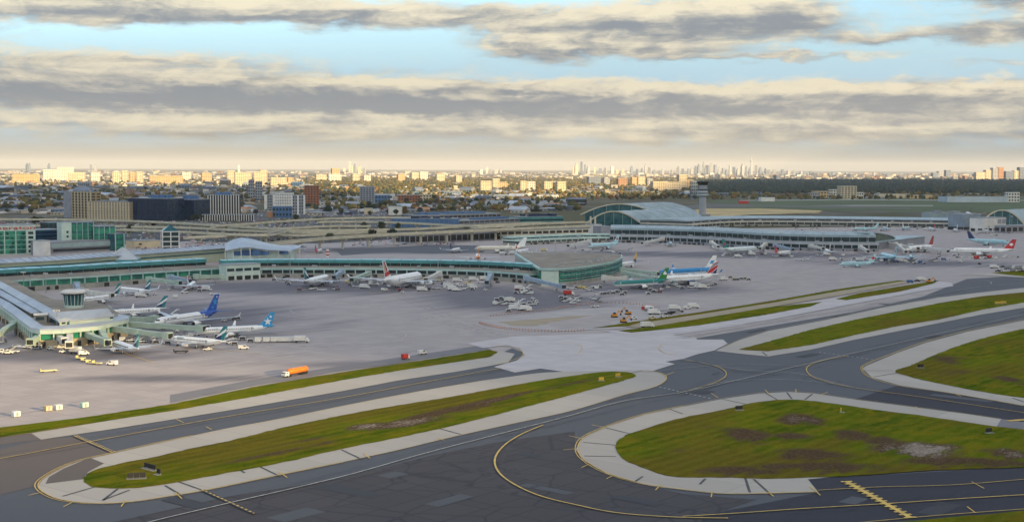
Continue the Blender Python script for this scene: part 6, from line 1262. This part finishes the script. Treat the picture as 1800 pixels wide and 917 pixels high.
b = tower(127, 160, 383.2, 337, M_OCH, 'tall stepped tan hotel slab with narrow end wall greyed as shade', depth=22, fins=6, finm=M_CREAM, floors=9, cols=6, win=M_DARK, tilt=-1.5, cat='hotel'); b.units(3)
MB().box(b.x(120.5), 9, 0, b.x(127) - b.x(113.5), 22, b.h + .3).build('end_wall_shade', M_GREY, b.root)  # grey colour stands for the shade on this side of the tan slab
b = tower(157, 227, 386, 355, M_OCH, 'lower cream hotel wing with vertical ribs in front of the tan slab', depth=24, fins=14, finm=mat('cream_rib', (.70, .58, .38), scale=.1), cat='hotel', floors=6, cols=14, win=M_WALL, tilt=-1.5); b.units(9)
b = tower(228, 293, 387, 349, M_NGLASS, 'left navy glass office block with pale roof edge', depth=50, fins=6, finm=M_NGLASS, floors=7, cols=10, win=M_GLASS, tilt=-1.5); b.units(5, M_BLUE, 6)
b = tower(294, 340, 386, 351, M_NGLASS, 'right navy glass office block with blue plant room on top', depth=50, fins=4, finm=M_NGLASS, floors=7, cols=7, win=M_GLASS, tilt=-1); b.units(4, M_BLUE, 7)
b = tower(366, 420, 381, 343, M_DARK, 'white finned hotel block with dark blue plant room', depth=40, fins=12, cat='hotel'); MB().box(b.w * .45, b.depth / 2, b.h, b.w * .5, 20, 5).build('plant_room', M_BLUE, b.root)
b = tower(352, 446, 388, 377.5, M_DARK, 'long low arcade of white fins in front of the finned hotel', depth=16, fins=22, cat='podium')
for xl, xr, yb, yt, w, lb, kw in ((437, 447, 350, 316, M_GREY, 'left half of the far grey twin block', dict(floors=6, cols=3)), (449, 461, 350, 319, M_GREY, 'right half of the far grey twin block', dict(floors=6, cols=3)),
    (467, 482, 368, 342, M_GREY, 'grey office block with white edge left of the pale roofed one', dict(floors=5, cols=4, fins=1)), (483, 516, 366, 339, M_WHITE, 'pale roofed office block in front of the brick tower', dict(floors=5, cols=8, win=M_GREY)), (513, 535, 377, 343, M_GREY, 'dark office block with white upright panel beside the brick tower', dict(floors=6, cols=4, fins=2)), (479, 513, 382, 363, M_BLUE, 'low blue block below the pale roofed office', dict(floors=2, cols=6)),
    (535, 561, 362, 326, M_BRICK, 'orange brick tower, the reddest building in the city', dict(floors=8, cols=5)), (633, 658, 362, 328, mat('tower_lilac', (.33, .35, .41), scale=.05), 'grey slab tower standing alone right of the brick tower', dict(fins=5, finm=M_GREY, floors=9, cols=5)), (659, 686, 357, 343, M_BLUE, 'blue box building right of the lone grey tower', dict(floors=2, cols=5)), (700, 739, 357, 343, M_BRICK, 'dark brick low block between the blue box and the cream one', dict(floors=3, cols=8)), (738, 759, 356, 342, M_CREAM, 'bright cream block right of the dark brick one', dict(floors=3, cols=4)), (469, 484, 382, 372, TW[5], 'small orange block behind the finned arcade', {}),
    (1478, 1506, 350, 327, TW[0], 'beige hospital-like tower on the right beyond the green field', dict(floors=6, cols=5)), (1460, 1478, 348, 333, TW[2], 'pale annex left of the beige tower on the right', dict(floors=3, cols=4)), (1432, 1458, 347, 336, TW[1], 'low ochre block left of the pale annex', dict(floors=2, cols=5)), (1424, 1440, 348, 339, TW[3], 'low grey block farthest left of the group beyond the green field', dict(floors=2, cols=4)), (1506, 1518, 349, 338, TW[2], 'low pale wing right of the beige tower', dict(floors=2, cols=3)),
    (1665, 1775, 355.5, 346, mat('hangar_blue', (.46, .54, .60), scale=.03), 'long pale blue hangar at the right beyond the green field', dict(depth=60)), (1772, 1792, 355.5, 338, M_WHITE, 'white tower block at the right end of the pale blue hangar', dict(floors=3, cols=4)), (1545, 1600, 348, 341, TW[0], 'low tan shed with long pale roof beyond the green field', dict(depth=40)), (1600, 1640, 349, 343, TW[1], 'yellowish shed right of the tan shed beyond the field', dict(depth=40)),
    (1338, 1362, 354, 347, M_WHITE, 'long white shed with yellow light right of the control tower', {}), (1300, 1316, 358, 353, VR, 'low red roofed shed right of the control tower', {}), (1204, 1212, 345, 335, M_WHITE, 'small bright white block left of the control tower', {}), (1215, 1226, 350, 318, TW[4], 'slate tower directly behind the control tower', dict(floors=5, cols=3)), (683, 707, 378, 363, M_WHITE, 'white domed sheds with angled roofs beside the single round trees', dict(depth=30)), (640, 655, 377, 366, M_CREAM, 'small cream house beside the white domed sheds', {})):
    tower(xl, xr, yb, yt, w, lb, **kw)
# sunlit apartment towers
apt = [(198, 212, 321, 302, 0), (214, 226, 321, 300, 0), (228, 238, 321, 303, 1), (240, 252, 321, 302, 0), (263, 322, 322, 309, 1), (400, 413, 325, 300, 0), (413, 430, 326, 303, 0), (430, 442, 325, 304, 0), (446, 458, 325, 302, 0), (458, 470, 325, 299, 0), (476, 504, 326, 312, 0), (506, 516, 325, 312, 1), (556, 574, 318, 307, 0), (584, 597, 318, 296, 1), (578, 600, 320, 306, 2), (620, 632, 320, 306, 0), (640, 652, 320, 308, 2), (724, 736, 316, 303, 0), (738, 752, 316, 302, 2), (768, 782, 320, 306, 0), (845, 864, 334, 318, 0), (866, 878, 333, 314, 0), (878, 892, 333, 320, 1), (915, 926, 334, 318, 0), (927, 941, 334, 319, 2), (957, 971, 333, 319, 0), (980, 995, 337, 319, 0), (1035, 1056, 325, 311, 4), (1062, 1072, 326, 313, 3), (1087, 1103, 329, 314, 5), (1111, 1120, 328, 312, 1), (1122, 1134, 328, 311, 0), (1138, 1148, 328, 314, 3), (1148, 1174, 335, 319, 0), (1174, 1196, 335, 320, 0), (1194, 1207, 334, 307, 0), (1207, 1219, 334, 316, 1), (100, 130, 318, 294, 2), (76, 100, 318, 298, 2), (120, 150, 319, 303, 0), (22, 70, 322, 306, 1), (160, 176, 320, 304, 2), (320, 336, 316, 303, 2), (355, 372, 318, 304, 1), (700, 712, 319, 306, 1), (802, 812, 322, 309, 0), (1716, 1732, 316, 303, 0), (1733, 1742, 316, 299, 0), (1745, 1754, 316, 295, 3), (1755, 1764, 316, 294, 5), (1768, 1782, 316, 301, 4), (1783, 1790, 316, 300, 0), (1792, 1806, 316, 294, 4), (1640, 1650, 312, 304, 4), (1650, 1659, 312, 301, 3), (1663, 1671, 312, 299, 4)]
def where(x): return 'at the far left' if x < 180 else 'above the navy office blocks' if x < 345 else 'above the finned hotel' if x < 530 else 'above the brick tower' if x < 610 else 'above the lone grey tower' if x < 790 else 'above the parking decks' if x < 1010 else 'above the arched hall' if x < 1200 else 'above the control tower' if x < 1420 else 'above the far pier' if x < 1690 else 'at the far right'
for i, (xl, xr, yb, yt, c) in enumerate(apt):
    w = (G(xr, yb) - G(xl, yb)).length
    b = tower(xl, xr, yb, yt, TW[c], '%s %s apartment tower on the skyline %s' % (('wide' if xr - xl > 16 else 'slim' if xr - xl < 12 else 'square') + (' tall' if yb - yt > 19 else ' low' if yb - yt < 15 else ''), TN[c], where(xl)), depth=min(40, w), group='skyline apartment towers, %s, %s, %d by %d' % (TN[c], where(xl), (xr - xl > 16) - (xr - xl < 12), (yb - yt > 19) - (yb - yt < 15)), name='apartment_tower', cat='apartment tower', floors=max(2, int((yb - yt) / 2.6)), cols=max(2, int((xr - xl) / 3)), win=mat('tower_window', (.10, .10, .11)))
# downtown skyline and the needle tower
random.seed(21)
sky_pts = []
for x, yt in ((1008, 292), (1013, 287), (1022, 284), (1028, 289), (1034, 292), (1045, 294), (1055, 296), (1064, 294), (1076, 292), (1110, 291), (1135, 287), (1142, 294), (1165, 296), (1192, 292), (1200, 296), (1222, 291), (1228, 288), (1236, 284), (1243, 290), (1250, 286), (1257, 289), (1264, 293), (1271, 295), (1283, 290), (1290, 293), (1297, 296), (1305, 288), (1311, 291), (1329, 290), (1336, 293), (1345, 295), (1361, 297), (1375, 297), (1386, 299), (1396, 298), (1408, 300), (1425, 300), (1462, 301), (1488, 303), (1536, 302), (1560, 304), (605, 296), (615, 284), (619, 292), (624, 288), (632, 293), (640, 295), (668, 298), (846, 298), (856, 294), (862, 297), (872, 298), (880, 296), (48, 288), (52, 287), (86, 288), (160, 290), (168, 289), (420, 290), (1085, 298), (1095, 297), (1120, 297), (1128, 295), (1150, 298), (1158, 299), (1180, 298), (1210, 296), (1216, 295), (1240, 293), (1277, 297), (1318, 294), (1351, 298)): sky_pts.append((x, yt))
for x, yt in sky_pts:
    w = random.uniform(3.0, 5.5); c = random.choice((3, 3, 4, 4, 4, 3)) if x > 1100 else random.choice((2, 3, 3, 0, 4)); yb = 307 + (x - 900) * .0035
    P = G(x, yb); h = zat(P, yt + (x - 900) * .0012); wd = w * mpp(P); r = empty('skyscraper', P, random.uniform(-.5, .5), '%s high-rise of the distant skyline %s' % (TN[c], where(x)), 'skyscraper', 'distant skyline, %s, %s' % (TN[c], where(x)))
    k = random.choice((0, 1, 2)); MB().box(0, 0, 0, wd, wd * .8, h * (.84 if k else 1)).build('wall', TW[c], r)
    if k: MB().box(wd * .1, 0, h * .84, wd * .6, wd * .55, h * .16).build('setback', TW[c], r)
    if k == 2: MB().cyl((0, 0, h), (0, 0, h * 1.06), wd * .05, n=5).build('spire', M_STEEL, r)
def needle():
    P = G(1320.5, 308); s = mpp(P); z = lambda y: zat(P, y); r = empty('needle_tower', P, 0, 'very tall thin needle tower of the distant city rising above every other building', 'tower'); m = mat('needle_concrete', (.50, .49, .47), scale=.02)
    MB().cyl((0, 0, 0), (0, 0, z(284)), 2.2 * s, 1.0 * s, 12).build('shaft', m, r); MB().cyl((0, 0, z(286)), (0, 0, z(282)), 1.2 * s, 2.4 * s, 16).build('pod', m, r); MB().cyl((0, 0, z(282)), (0, 0, z(275)), .8 * s, .5 * s, 10).build('upper_shaft', m, r); MB().cyl((0, 0, z(275)), (0, 0, z(266.5)), .4 * s, .15 * s, 8).build('mast', m, r)
needle()
# middle distance buildings, one by one
random.seed(5)
def blocked(x, y):
    for a, b_, c, d in ((105, 450, 374, 392), (430, 540, 358, 384), (530, 566, 354, 364), (628, 662, 355, 363), (655, 762, 352, 358), (1018, 1245, 356, 395)):
        if a < x < b_ and c < y < d: return True
    return False
COLS = [(M_WHITE, 'white'), (M_GREY, 'grey'), (TW[3], 'grey'), (TW[4], 'slate'), (TW[2], 'pale'), (M_BLUE, 'blue'), (TW[5], 'rust'), (TW[4], 'slate'), (TW[0], 'cream'), (M_DARK, 'dark')]
cnt = 0; tries = 0; MESHC = {}
def where2(x):
    for lim, t in ((60, 'at the left edge'), (115, 'left of the tan hotel slab'), (228, 'behind the tan hotel slab'), (345, 'behind the navy blocks'), (425, 'behind the finned hotel'), (470, 'by the grey twin block'), (535, 'behind the pale roofed office'), (630, 'between brick tower and lone grey tower'), (700, 'by the lone grey tower'), (770, 'behind the blue shed'), (850, 'behind the left parking deck'), (930, 'behind the right parking deck'), (1025, 'behind the teal box'), (1130, 'behind the arched hall'), (1235, 'left of the control tower'), (1420, 'right of the control tower'), (1650, 'beyond the green field')):
        if x < lim: return t
    return 'at the right edge'
def row(y): return 'nearest' if y > 352 else 'middle' if y > 336 else 'farther'
while cnt < 290 and tries < 6000:
    tries += 1
    x = random.uniform(-10, 1020) if random.random() < .84 else random.uniform(1020, 1800)
    y = random.uniform(324, 381) if x < 680 else random.uniform(340, 374) if x < 1020 else random.uniform(326, 350)
    if blocked(x, y) or (x > 1240 and 316 < y < 341) or (x > 600 and y > 378): continue
    P = G(x, y); k = mpp(P); wpx = random.uniform(9, 34) * (.6 if y < 340 else 1); hpx = random.uniform(1.8, 5.0) if random.random() < .85 else random.uniform(6, 11); m, cn = random.choice(COLS)
    w = wpx * k; h = max(5, hpx * k); d = random.uniform(25, 70)
    kind = random.choice(('gable', 'flat', 'flat', 'saw')); b = MB(); a = random.choice((-.35, -.2, 0, .15)) + random.uniform(-.1, .1)
    sz = ('broad' if wpx > 22 else 'narrow' if wpx < 14 else 'mid-sized') + (' tall' if hpx > 5.9 else ''); kd = {'gable': 'gabled', 'flat': 'flat-roofed', 'saw': 'plant-topped'}[kind]
    lb = '%s %s %s building in the %s rows %s' % (sz, kd, cn, row(y), where2(x))
    r = empty('city_building', P, a, lb, 'building', 'city buildings, ' + lb)
    b.box(0, d / 2, 0, w, d, h); b.build('wall', m, r)
    if kind == 'gable': q = MB(); q.add([(-w / 2 - .3, -.3, h), (w / 2 + .3, -.3, h), (w / 2 + .3, d + .3, h), (-w / 2 - .3, d + .3, h), (-w / 2, d / 2, h + d * .12), (w / 2, d / 2, h + d * .12)], [(0, 1, 5, 4), (2, 3, 4, 5), (1, 2, 5), (3, 0, 4), (3, 2, 1, 0)]); q.build('roof', random.choice((M_GREYROOF, M_GREYROOF, M_LAV, TW[5], TW[4])), r)
    else:
        q = MB(); q.box(0, d / 2, h, w + .6, d + .6, .7); q.build('roof', random.choice((M_GREYROOF, M_GREYROOF, M_TANROOF, TW[4], M_LAV, M_GREY)), r)
        if kind == 'saw':
            q = MB()
            for i in range(3): q.box((i - 1) * w * .28, d * .45, h + .7, w * .12, d * .3, 3)
            q.build('roof_unit', M_GREY, r, kind='stuff')
    q = MB(); nw = max(3, int(w / 9))
    for i in range(nw): q.box(-w / 2 + w * (i + .5) / nw, -.15, h * .35, w / nw * .6, .4, h * .35)
    q.build('window', M_GLASS, r, kind='stuff'); cnt += 1
# the rest of the city as one mass
def city_mass():
    random.seed(3); b = MB(); n = 0
    while n < 4600:
        x = random.uniform(-60, 1860); t = random.random() ** 1.3
        y = 304.5 + (x - 900) * .0035 + t * (74 if x < 640 else 64 if x < 1020 else 38)
        if blocked(x, y): continue
        if x > 1240 and 315 < y < 352: continue
        if 560 < x < 1240 and 313 < y < 345 and random.random() < .72: continue
        P = G(x, y); k = mpp(P); far = y < 318
        w = random.uniform(3, 10) * k * (1.9 if y > 330 else 1); h = (random.uniform(1.2, 2.8) if random.random() < .93 else random.uniform(3, 7)) * k
        if far: h = min(h, 60)
        b.box(P.x, P.y, 0, max(6, w), random.uniform(14, 55), max(3.5, min(h, 40)), random.uniform(-.5, .5)); n += 1
    b.build('far_city', mat('far_city_wall', (1, 1, 1), (.8, .8, .8), scale=.02, coord='World', island=[(.36, .34, .32), (.22, .22, .24), (.55, .50, .42), (.11, .13, .18), (.46, .37, .26), (.26, .16, .12), (.66, .62, .56), (.08, .10, .16), (.18, .17, .18), (.30, .26, .20)]), kind='stuff')
city_mass()
# ------------------------------------------------------------------ trees
LEAFM = [mat('foliage_green', (.055, .075, .028), (.03, .045, .018), scale=.6, rough=.9), mat('foliage_dark', (.030, .050, .030), (.018, .030, .02), scale=.6, rough=.9), mat('foliage_gold', (.17, .115, .025), (.10, .07, .02), scale=.6, rough=.9), mat('foliage_rust', (.13, .06, .025), (.08, .04, .02), scale=.6, rough=.9)]
LN = ['olive green', 'dark green', 'golden', 'rusty']
M_TRUNK = mat('bark', (.07, .05, .035), scale=1.0)
def make_tree(i, h=11):
    random.seed(50 + i); r = empty('tree', (0, 0, -200)); b = MB(); b.cyl((0, 0, 0), (0, 0, h * .5), .35, .18, 6)
    for k in range(5): a = k * 1.26 + i; b.cyl((0, 0, h * (.28 + .05 * k)), (math.cos(a) * h * .24, math.sin(a) * h * .24, h * (.5 + .06 * k)), .14, .05, 5)
    b.build('trunk', M_TRUNK, r); c = MB()
    for k in range(150):
        u = Vector((random.gauss(0, 1), random.gauss(0, 1), random.gauss(0, 1))).normalized() * random.uniform(.45, 1.0) ** .6
        lob = 1 + .25 * math.sin(3 * math.atan2(u.y, u.x) + i) + .15 * math.sin(5 * u.z + i)
        p = Vector((u.x * h * .34 * lob, u.y * h * .34 * lob, h * .62 + u.z * h * .36)); s = random.uniform(.7, 1.4) * h / 11
        d = Vector((random.uniform(-1, 1), random.uniform(-1, 1), random.uniform(-.6, 1))).normalized(); e = d.orthogonal().normalized(); f = d.cross(e)
        c.add([p + e * s, p + f * s * .8, p - e * s, p - f * s * .8, p + d * s * .6], [(0, 1, 4), (1, 2, 4), (2, 3, 4), (3, 0, 4)])
    c.build('crown', LEAFM[i % 4], r); return r
TREES = [make_tree(i) for i in range(8)]; used = set()
random.seed(77)
def put_tree(px, py, sc, i=None):
    i = random.randrange(8) if i is None else i; P = G(px, py, -.3)
    t = TREES[i] if i not in used else copy_tree(TREES[i]); used.add(i); t.location = P; t.rotation_euler = (0, 0, random.uniform(0, 6)); t.scale = (sc * random.uniform(.9, 1.3), sc * random.uniform(.9, 1.3), sc)
    lb = '%s %s tree in the %s rows %s' % ('tall' if sc > 1.28 else 'small' if sc < 1.0 else 'mid-sized', LN[i % 4], row(py), where2(px)); tag(t, lb, 'tree', 'city trees, ' + lb)
for x, y, s, i in ((712, 379, 1.5, 2), (696, 379, 1.2, 1), (738, 375, 1.2, 1), (650, 380, 1.0, 0), (62, 396, 1.4, 0), (72, 395, 1.2, 4), (345, 388, 1.3, 1), (352, 389, 1.2, 1), (338, 389, 1.0, 5), (670, 406, 1.3, 4), (690, 418, 1.2, 1), (655, 420, 1.2, 5), (700, 405, 1.1, 0), (640, 405, 1.2, 1), (560, 395, 1.2, 5), (580, 426, 1.1, 4), (500, 396, 1.0, 1), (270, 400, 1.0, 5), (230, 408, 1.1, 1), (450, 379, 1.2, 5), (580, 375, 1.3, 1), (600, 378, 1.2, 4), (520, 389, 1.2, 0)): put_tree(x, y, s, i)
n = 23
while n < 284:
    x = random.uniform(0, 1240); y = random.uniform(346, 378) if x < 760 else random.uniform(344, 360) if x < 1020 else random.uniform(344, 354)
    if blocked(x, y): continue
    put_tree(x, y, random.uniform(.8, 1.5)); n += 1
for i in range(8):
    if i not in used: put_tree(600 + i * 9, 372, 1, i)
def forest():
    random.seed(9); b = MB(); b2 = MB()
    def clump(P, h, b):
        w = h * random.uniform(.42, .62); k = 6; a0 = random.random() * 6
        r1 = [(P.x + w * .75 * math.cos(a0 + j * 1.047), P.y + w * .75 * math.sin(a0 + j * 1.047), h * random.uniform(.15, .3)) for j in range(k)]
        r2 = [(P.x + w * random.uniform(.75, 1.15) * math.cos(a0 + j * 1.047), P.y + w * random.uniform(.75, 1.1) * math.sin(a0 + j * 1.047), h * random.uniform(.45, .68)) for j in range(k)]
        r3 = [(P.x + w * random.uniform(.35, .6) * math.cos(a0 + j * 1.047), P.y + w * random.uniform(.35, .6) * math.sin(a0 + j * 1.047), h * random.uniform(.8, 1)) for j in range(k)]
        b.loft([r1, r2, r3])
    n = 0
    while n < 16000:
        x = random.uniform(-60, 1860); r = random.random()
        if r < .38: x = random.uniform(1225, 1860); y = random.uniform(317, 341)
        elif r < .70: x = random.uniform(540, 1240); y = random.triangular(308, 346, 320)
        elif r < .85: y = random.uniform(305, 330) + (x - 900) * .0035
        else:
            y = random.uniform(325, 372)
            if x > 1020: y = random.uniform(325, 352)
        if blocked(x, y): continue
        if 700 < x < 1200 and 330 < y < 341 and random.random() < .82: continue
        P = G(x, y, -.3); rw = x > 1215 and 316 < y < 342; clump(P, random.uniform(9, 17) * (1.15 if rw else 1), b2 if rw else b); n += 1
    b2.build('far_forest', mat('forest_foliage', (1, 1, 1), (.6, .6, .6), scale=.03, coord='World', island=[(.018, .040, .034), (.024, .046, .036), (.014, .032, .032), (.035, .05, .03), (.02, .042, .04), (.05, .05, .022)], rough=.95), kind='stuff')
    b.build('far_trees', mat('far_foliage', (1, 1, 1), (.6, .6, .6), scale=.03, coord='World', island=[(.070, .075, .025), (.040, .058, .030), (.17, .125, .03), (.10, .09, .03), (.15, .085, .025), (.04, .055, .032), (.13, .11, .03), (.19, .14, .035)], rough=.95), kind='stuff')
forest()
# sunlit open ground between the woods
sheet('field', [(690, 338.5), (800, 336), (950, 335), (1100, 336.5), (1190, 338), (1190, 342), (1080, 344), (900, 343), (720, 342.5)], -.14, mat('stubble_field', (.55, .41, .17), (.30, .24, .09), scale=.004, detail=8, coord='World', rough=.95))
sheet('field', [(560, 333), (650, 332), (760, 333), (760, 336), (650, 337), (560, 336)], -.14, MATS['stubble_field'])
sheet('lake', [(1000, 302.6), (1400, 303.4), (1900, 304.9), (2300, 306), (2300, 308.0), (1900, 306.2), (1400, 304.8), (1000, 303.6)], -.2, mat('lake_water', (.10, .20, .28), rough=.3, coord='World', scale=.0002))
sheet('car_park', [(560, 372), (760, 368), (1010, 366), (1010, 360), (760, 360), (560, 364)], -.1, M_APRON2)
sheet('car_park', [(-60, 385.5), (120, 386), (230, 389), (360, 396), (470, 402), (560, 401), (690, 399), (690, 383), (560, 385), (480, 389), (400, 393), (350, 390), (220, 387), (-60, 384)], -.1, mat('old_car_park', (.115, .115, .12), (.06, .062, .06), scale=.012, coord='World', detail=8))
sheet('car_park', [(430, 391), (470, 386), (560, 381), (690, 379.5), (690, 366), (560, 368), (440, 374), (425, 384)], -.12, MATS['old_car_park'])
sheet('road', [(-60, 393), (200, 398), (500, 414), (800, 402), (1030, 398), (1030, 420), (800, 432), (560, 440), (440, 430), (200, 445), (-60, 452)], -.12, mat('dark_yard', (.085, .083, .085), (.045, .047, .042), scale=.012, detail=8, coord='World'))
def cars():
    random.seed(4); b = MB()
    for x0, x1, y0, y1, n in ((560, 1010, 360, 371, 900), (750, 880, 377, 381, 0), (0, 110, 384, 400, 160), (230, 520, 395, 440, 420), (620, 800, 414, 432, 140), (350, 690, 384, 400, 320), (440, 690, 368, 381, 420), (100, 350, 386, 398, 160)):
        for i in range(n):
            P = G(random.uniform(x0, x1), random.uniform(y0, y1)); a = random.choice((0.1, 1.67)); b.box(P.x, P.y, .2, 4.4, 1.8, .75, a); b.box(P.x, P.y, .95, 2.3, 1.6, .55, a, 0, .8)
    b.build('parked_cars', mat('car_paint', (1, 1, 1), (.9, .9, .9), scale=.2, coord='World', rough=.35, island=[(.65, .65, .64), (.05, .05, .055), (.25, .26, .28), (.08, .13, .3), (.4, .04, .04), (.5, .51, .53), (.12, .12, .13)]), kind='stuff')
cars()
# ------------------------------------------------------------------ unseen cloud, placed and shaped to shade the airport, and the haze
def shade_cloud():
    from mathutils import noise
    edge = [(-900, 328), (0, 328), (250, 328), (400, 330), (560, 338), (700, 346), (800, 352), (1000, 353), (1150, 350), (1220, 338), (1260, 328), (1310, 318), (1500, 317), (1800, 317), (2800, 318)]
    far = [G(*p) for p in edge]
    near = [Vector((p.x if abs(p.x) < 4000 else math.copysign(4000, p.x), -2500, 0)) for p in far]
    alt = 1500.0; off = Vector((SD.x, SD.y, 0)) * (alt / SD.z)
    nu = len(far); nv = 66; top = []; bot = []
    F = smooth(far, False, 8); Nn = smooth(near, False, 8); nu = len(F)
    for i in range(nu):
        for j in range(nv + 1):
            t = j / nv; p = Nn[i].lerp(F[i], t) + off
            e = min(1, min(i, nu - 1 - i) / 8.0, t * 8, (1 - t) * 9); h = math.sqrt(max(0, 1 - (1 - e) ** 2))
            q = p * .0012; nz = noise.fractal(q, .9, 2.1, 5); nz2 = noise.fractal(q * 2.3 + Vector((5, 5, 5)), .9, 2.1, 4)
            top.append((p.x, p.y, alt + 6 + h * (70 + 50 * nz))); bot.append((p.x, p.y, alt - h * (50 + 35 * nz2)))
    o = len(top); w = nv + 1; fs = []
    gap = G(40, 685); both = top + bot     # a gap cut through the unseen cloud to let sun onto the near left apron
    def opened(f4):
        c = sum((Vector(both[k]) for k in f4), Vector((0, 0, 0))) / 4; g = c - SD * (c.z / SD.z)
        return ((g.x - gap.x) / 200) ** 2 + ((g.y - gap.y) / 175) ** 2 < 1
    for i in range(nu - 1):
        for j in range(nv):
            a = i * w + j
            for f4 in ((a, a + w, a + w + 1, a + 1), (o + a, o + a + 1, o + a + w + 1, o + a + w)):
                if not opened(f4): fs.append(f4)
    for i in range(nu - 1):
        for j in (0, nv): a = i * w + j; fs.append((a, a + w, o + a + w, o + a) if j else (a, o + a, o + a + w, a + w))
    for j in range(nv):
        for i in (0, nu - 1): a = i * w + j; fs.append((a, a + 1, o + a + 1, o + a) if not i else (a, o + a, o + a + 1, a + 1))
    m = bpy.data.materials.new('shade_cloud_body'); m.use_nodes = True; t = m.node_tree
    for n in list(t.nodes):
        if n.type == 'BSDF_PRINCIPLED': t.nodes.remove(n)
    d = t.nodes.new('ShaderNodeBsdfDiffuse'); d.inputs[0].default_value = (.85, .85, .86, 1); tr = t.nodes.new('ShaderNodeBsdfTranslucent'); tr.inputs[0].default_value = (.8, .8, .82, 1)
    mx = t.nodes.new('ShaderNodeMixShader'); t.links.new(d.outputs[0], mx.inputs[1]); t.links.new(tr.outputs[0], mx.inputs[2]); t.links.new(mx.outputs[0], [n for n in t.nodes if n.type == 'OUTPUT_MATERIAL'][0].inputs[0])
    b = MB(); b.add(top + bot, fs); b.build('cloud', m, smooth=True, kind='stuff')
shade_cloud()
HAZE = 2.0e-5
def haze():
    b = MB(); b.box(0, 0, -2, 204000, 204000, 562)
    m = bpy.data.materials.new('haze_air'); m.use_nodes = True; t = m.node_tree
    for n in list(t.nodes):
        if n.type == 'BSDF_PRINCIPLED': t.nodes.remove(n)
    v = t.nodes.new('ShaderNodeVolumePrincipled'); v.inputs['Density'].default_value = HAZE; v.inputs['Color'].default_value = (.93, .93, .93, 1)
    t.links.new(v.outputs[0], [n for n in t.nodes if n.type == 'OUTPUT_MATERIAL'][0].inputs['Volume'])
    b.build('haze', m, kind='stuff')
haze()
# where alike things share a label, say which one by its place in the row
def tell_apart():
    ORD = ['leftmost', 'second from left', 'third from left', 'fourth from left', 'fifth from left', 'sixth from left', 'seventh from left', 'eighth from left', 'ninth from left']
    seen = {}
    for o in COL.objects:
        if o.parent is None and 'label' in o: seen.setdefault(o['label'], []).append(o)
    for lb, os_ in seen.items():
        if 1 < len(os_) <= 9:
            os_.sort(key=lambda o: proj(o.location)[0])
            for i, o in enumerate(os_):
                w = 'rightmost' if i == len(os_) - 1 else ORD[i]
                if len((lb + ' ' + w).split()) <= 15: o['label'] = lb + ', ' + w + ' such'
tell_apart()
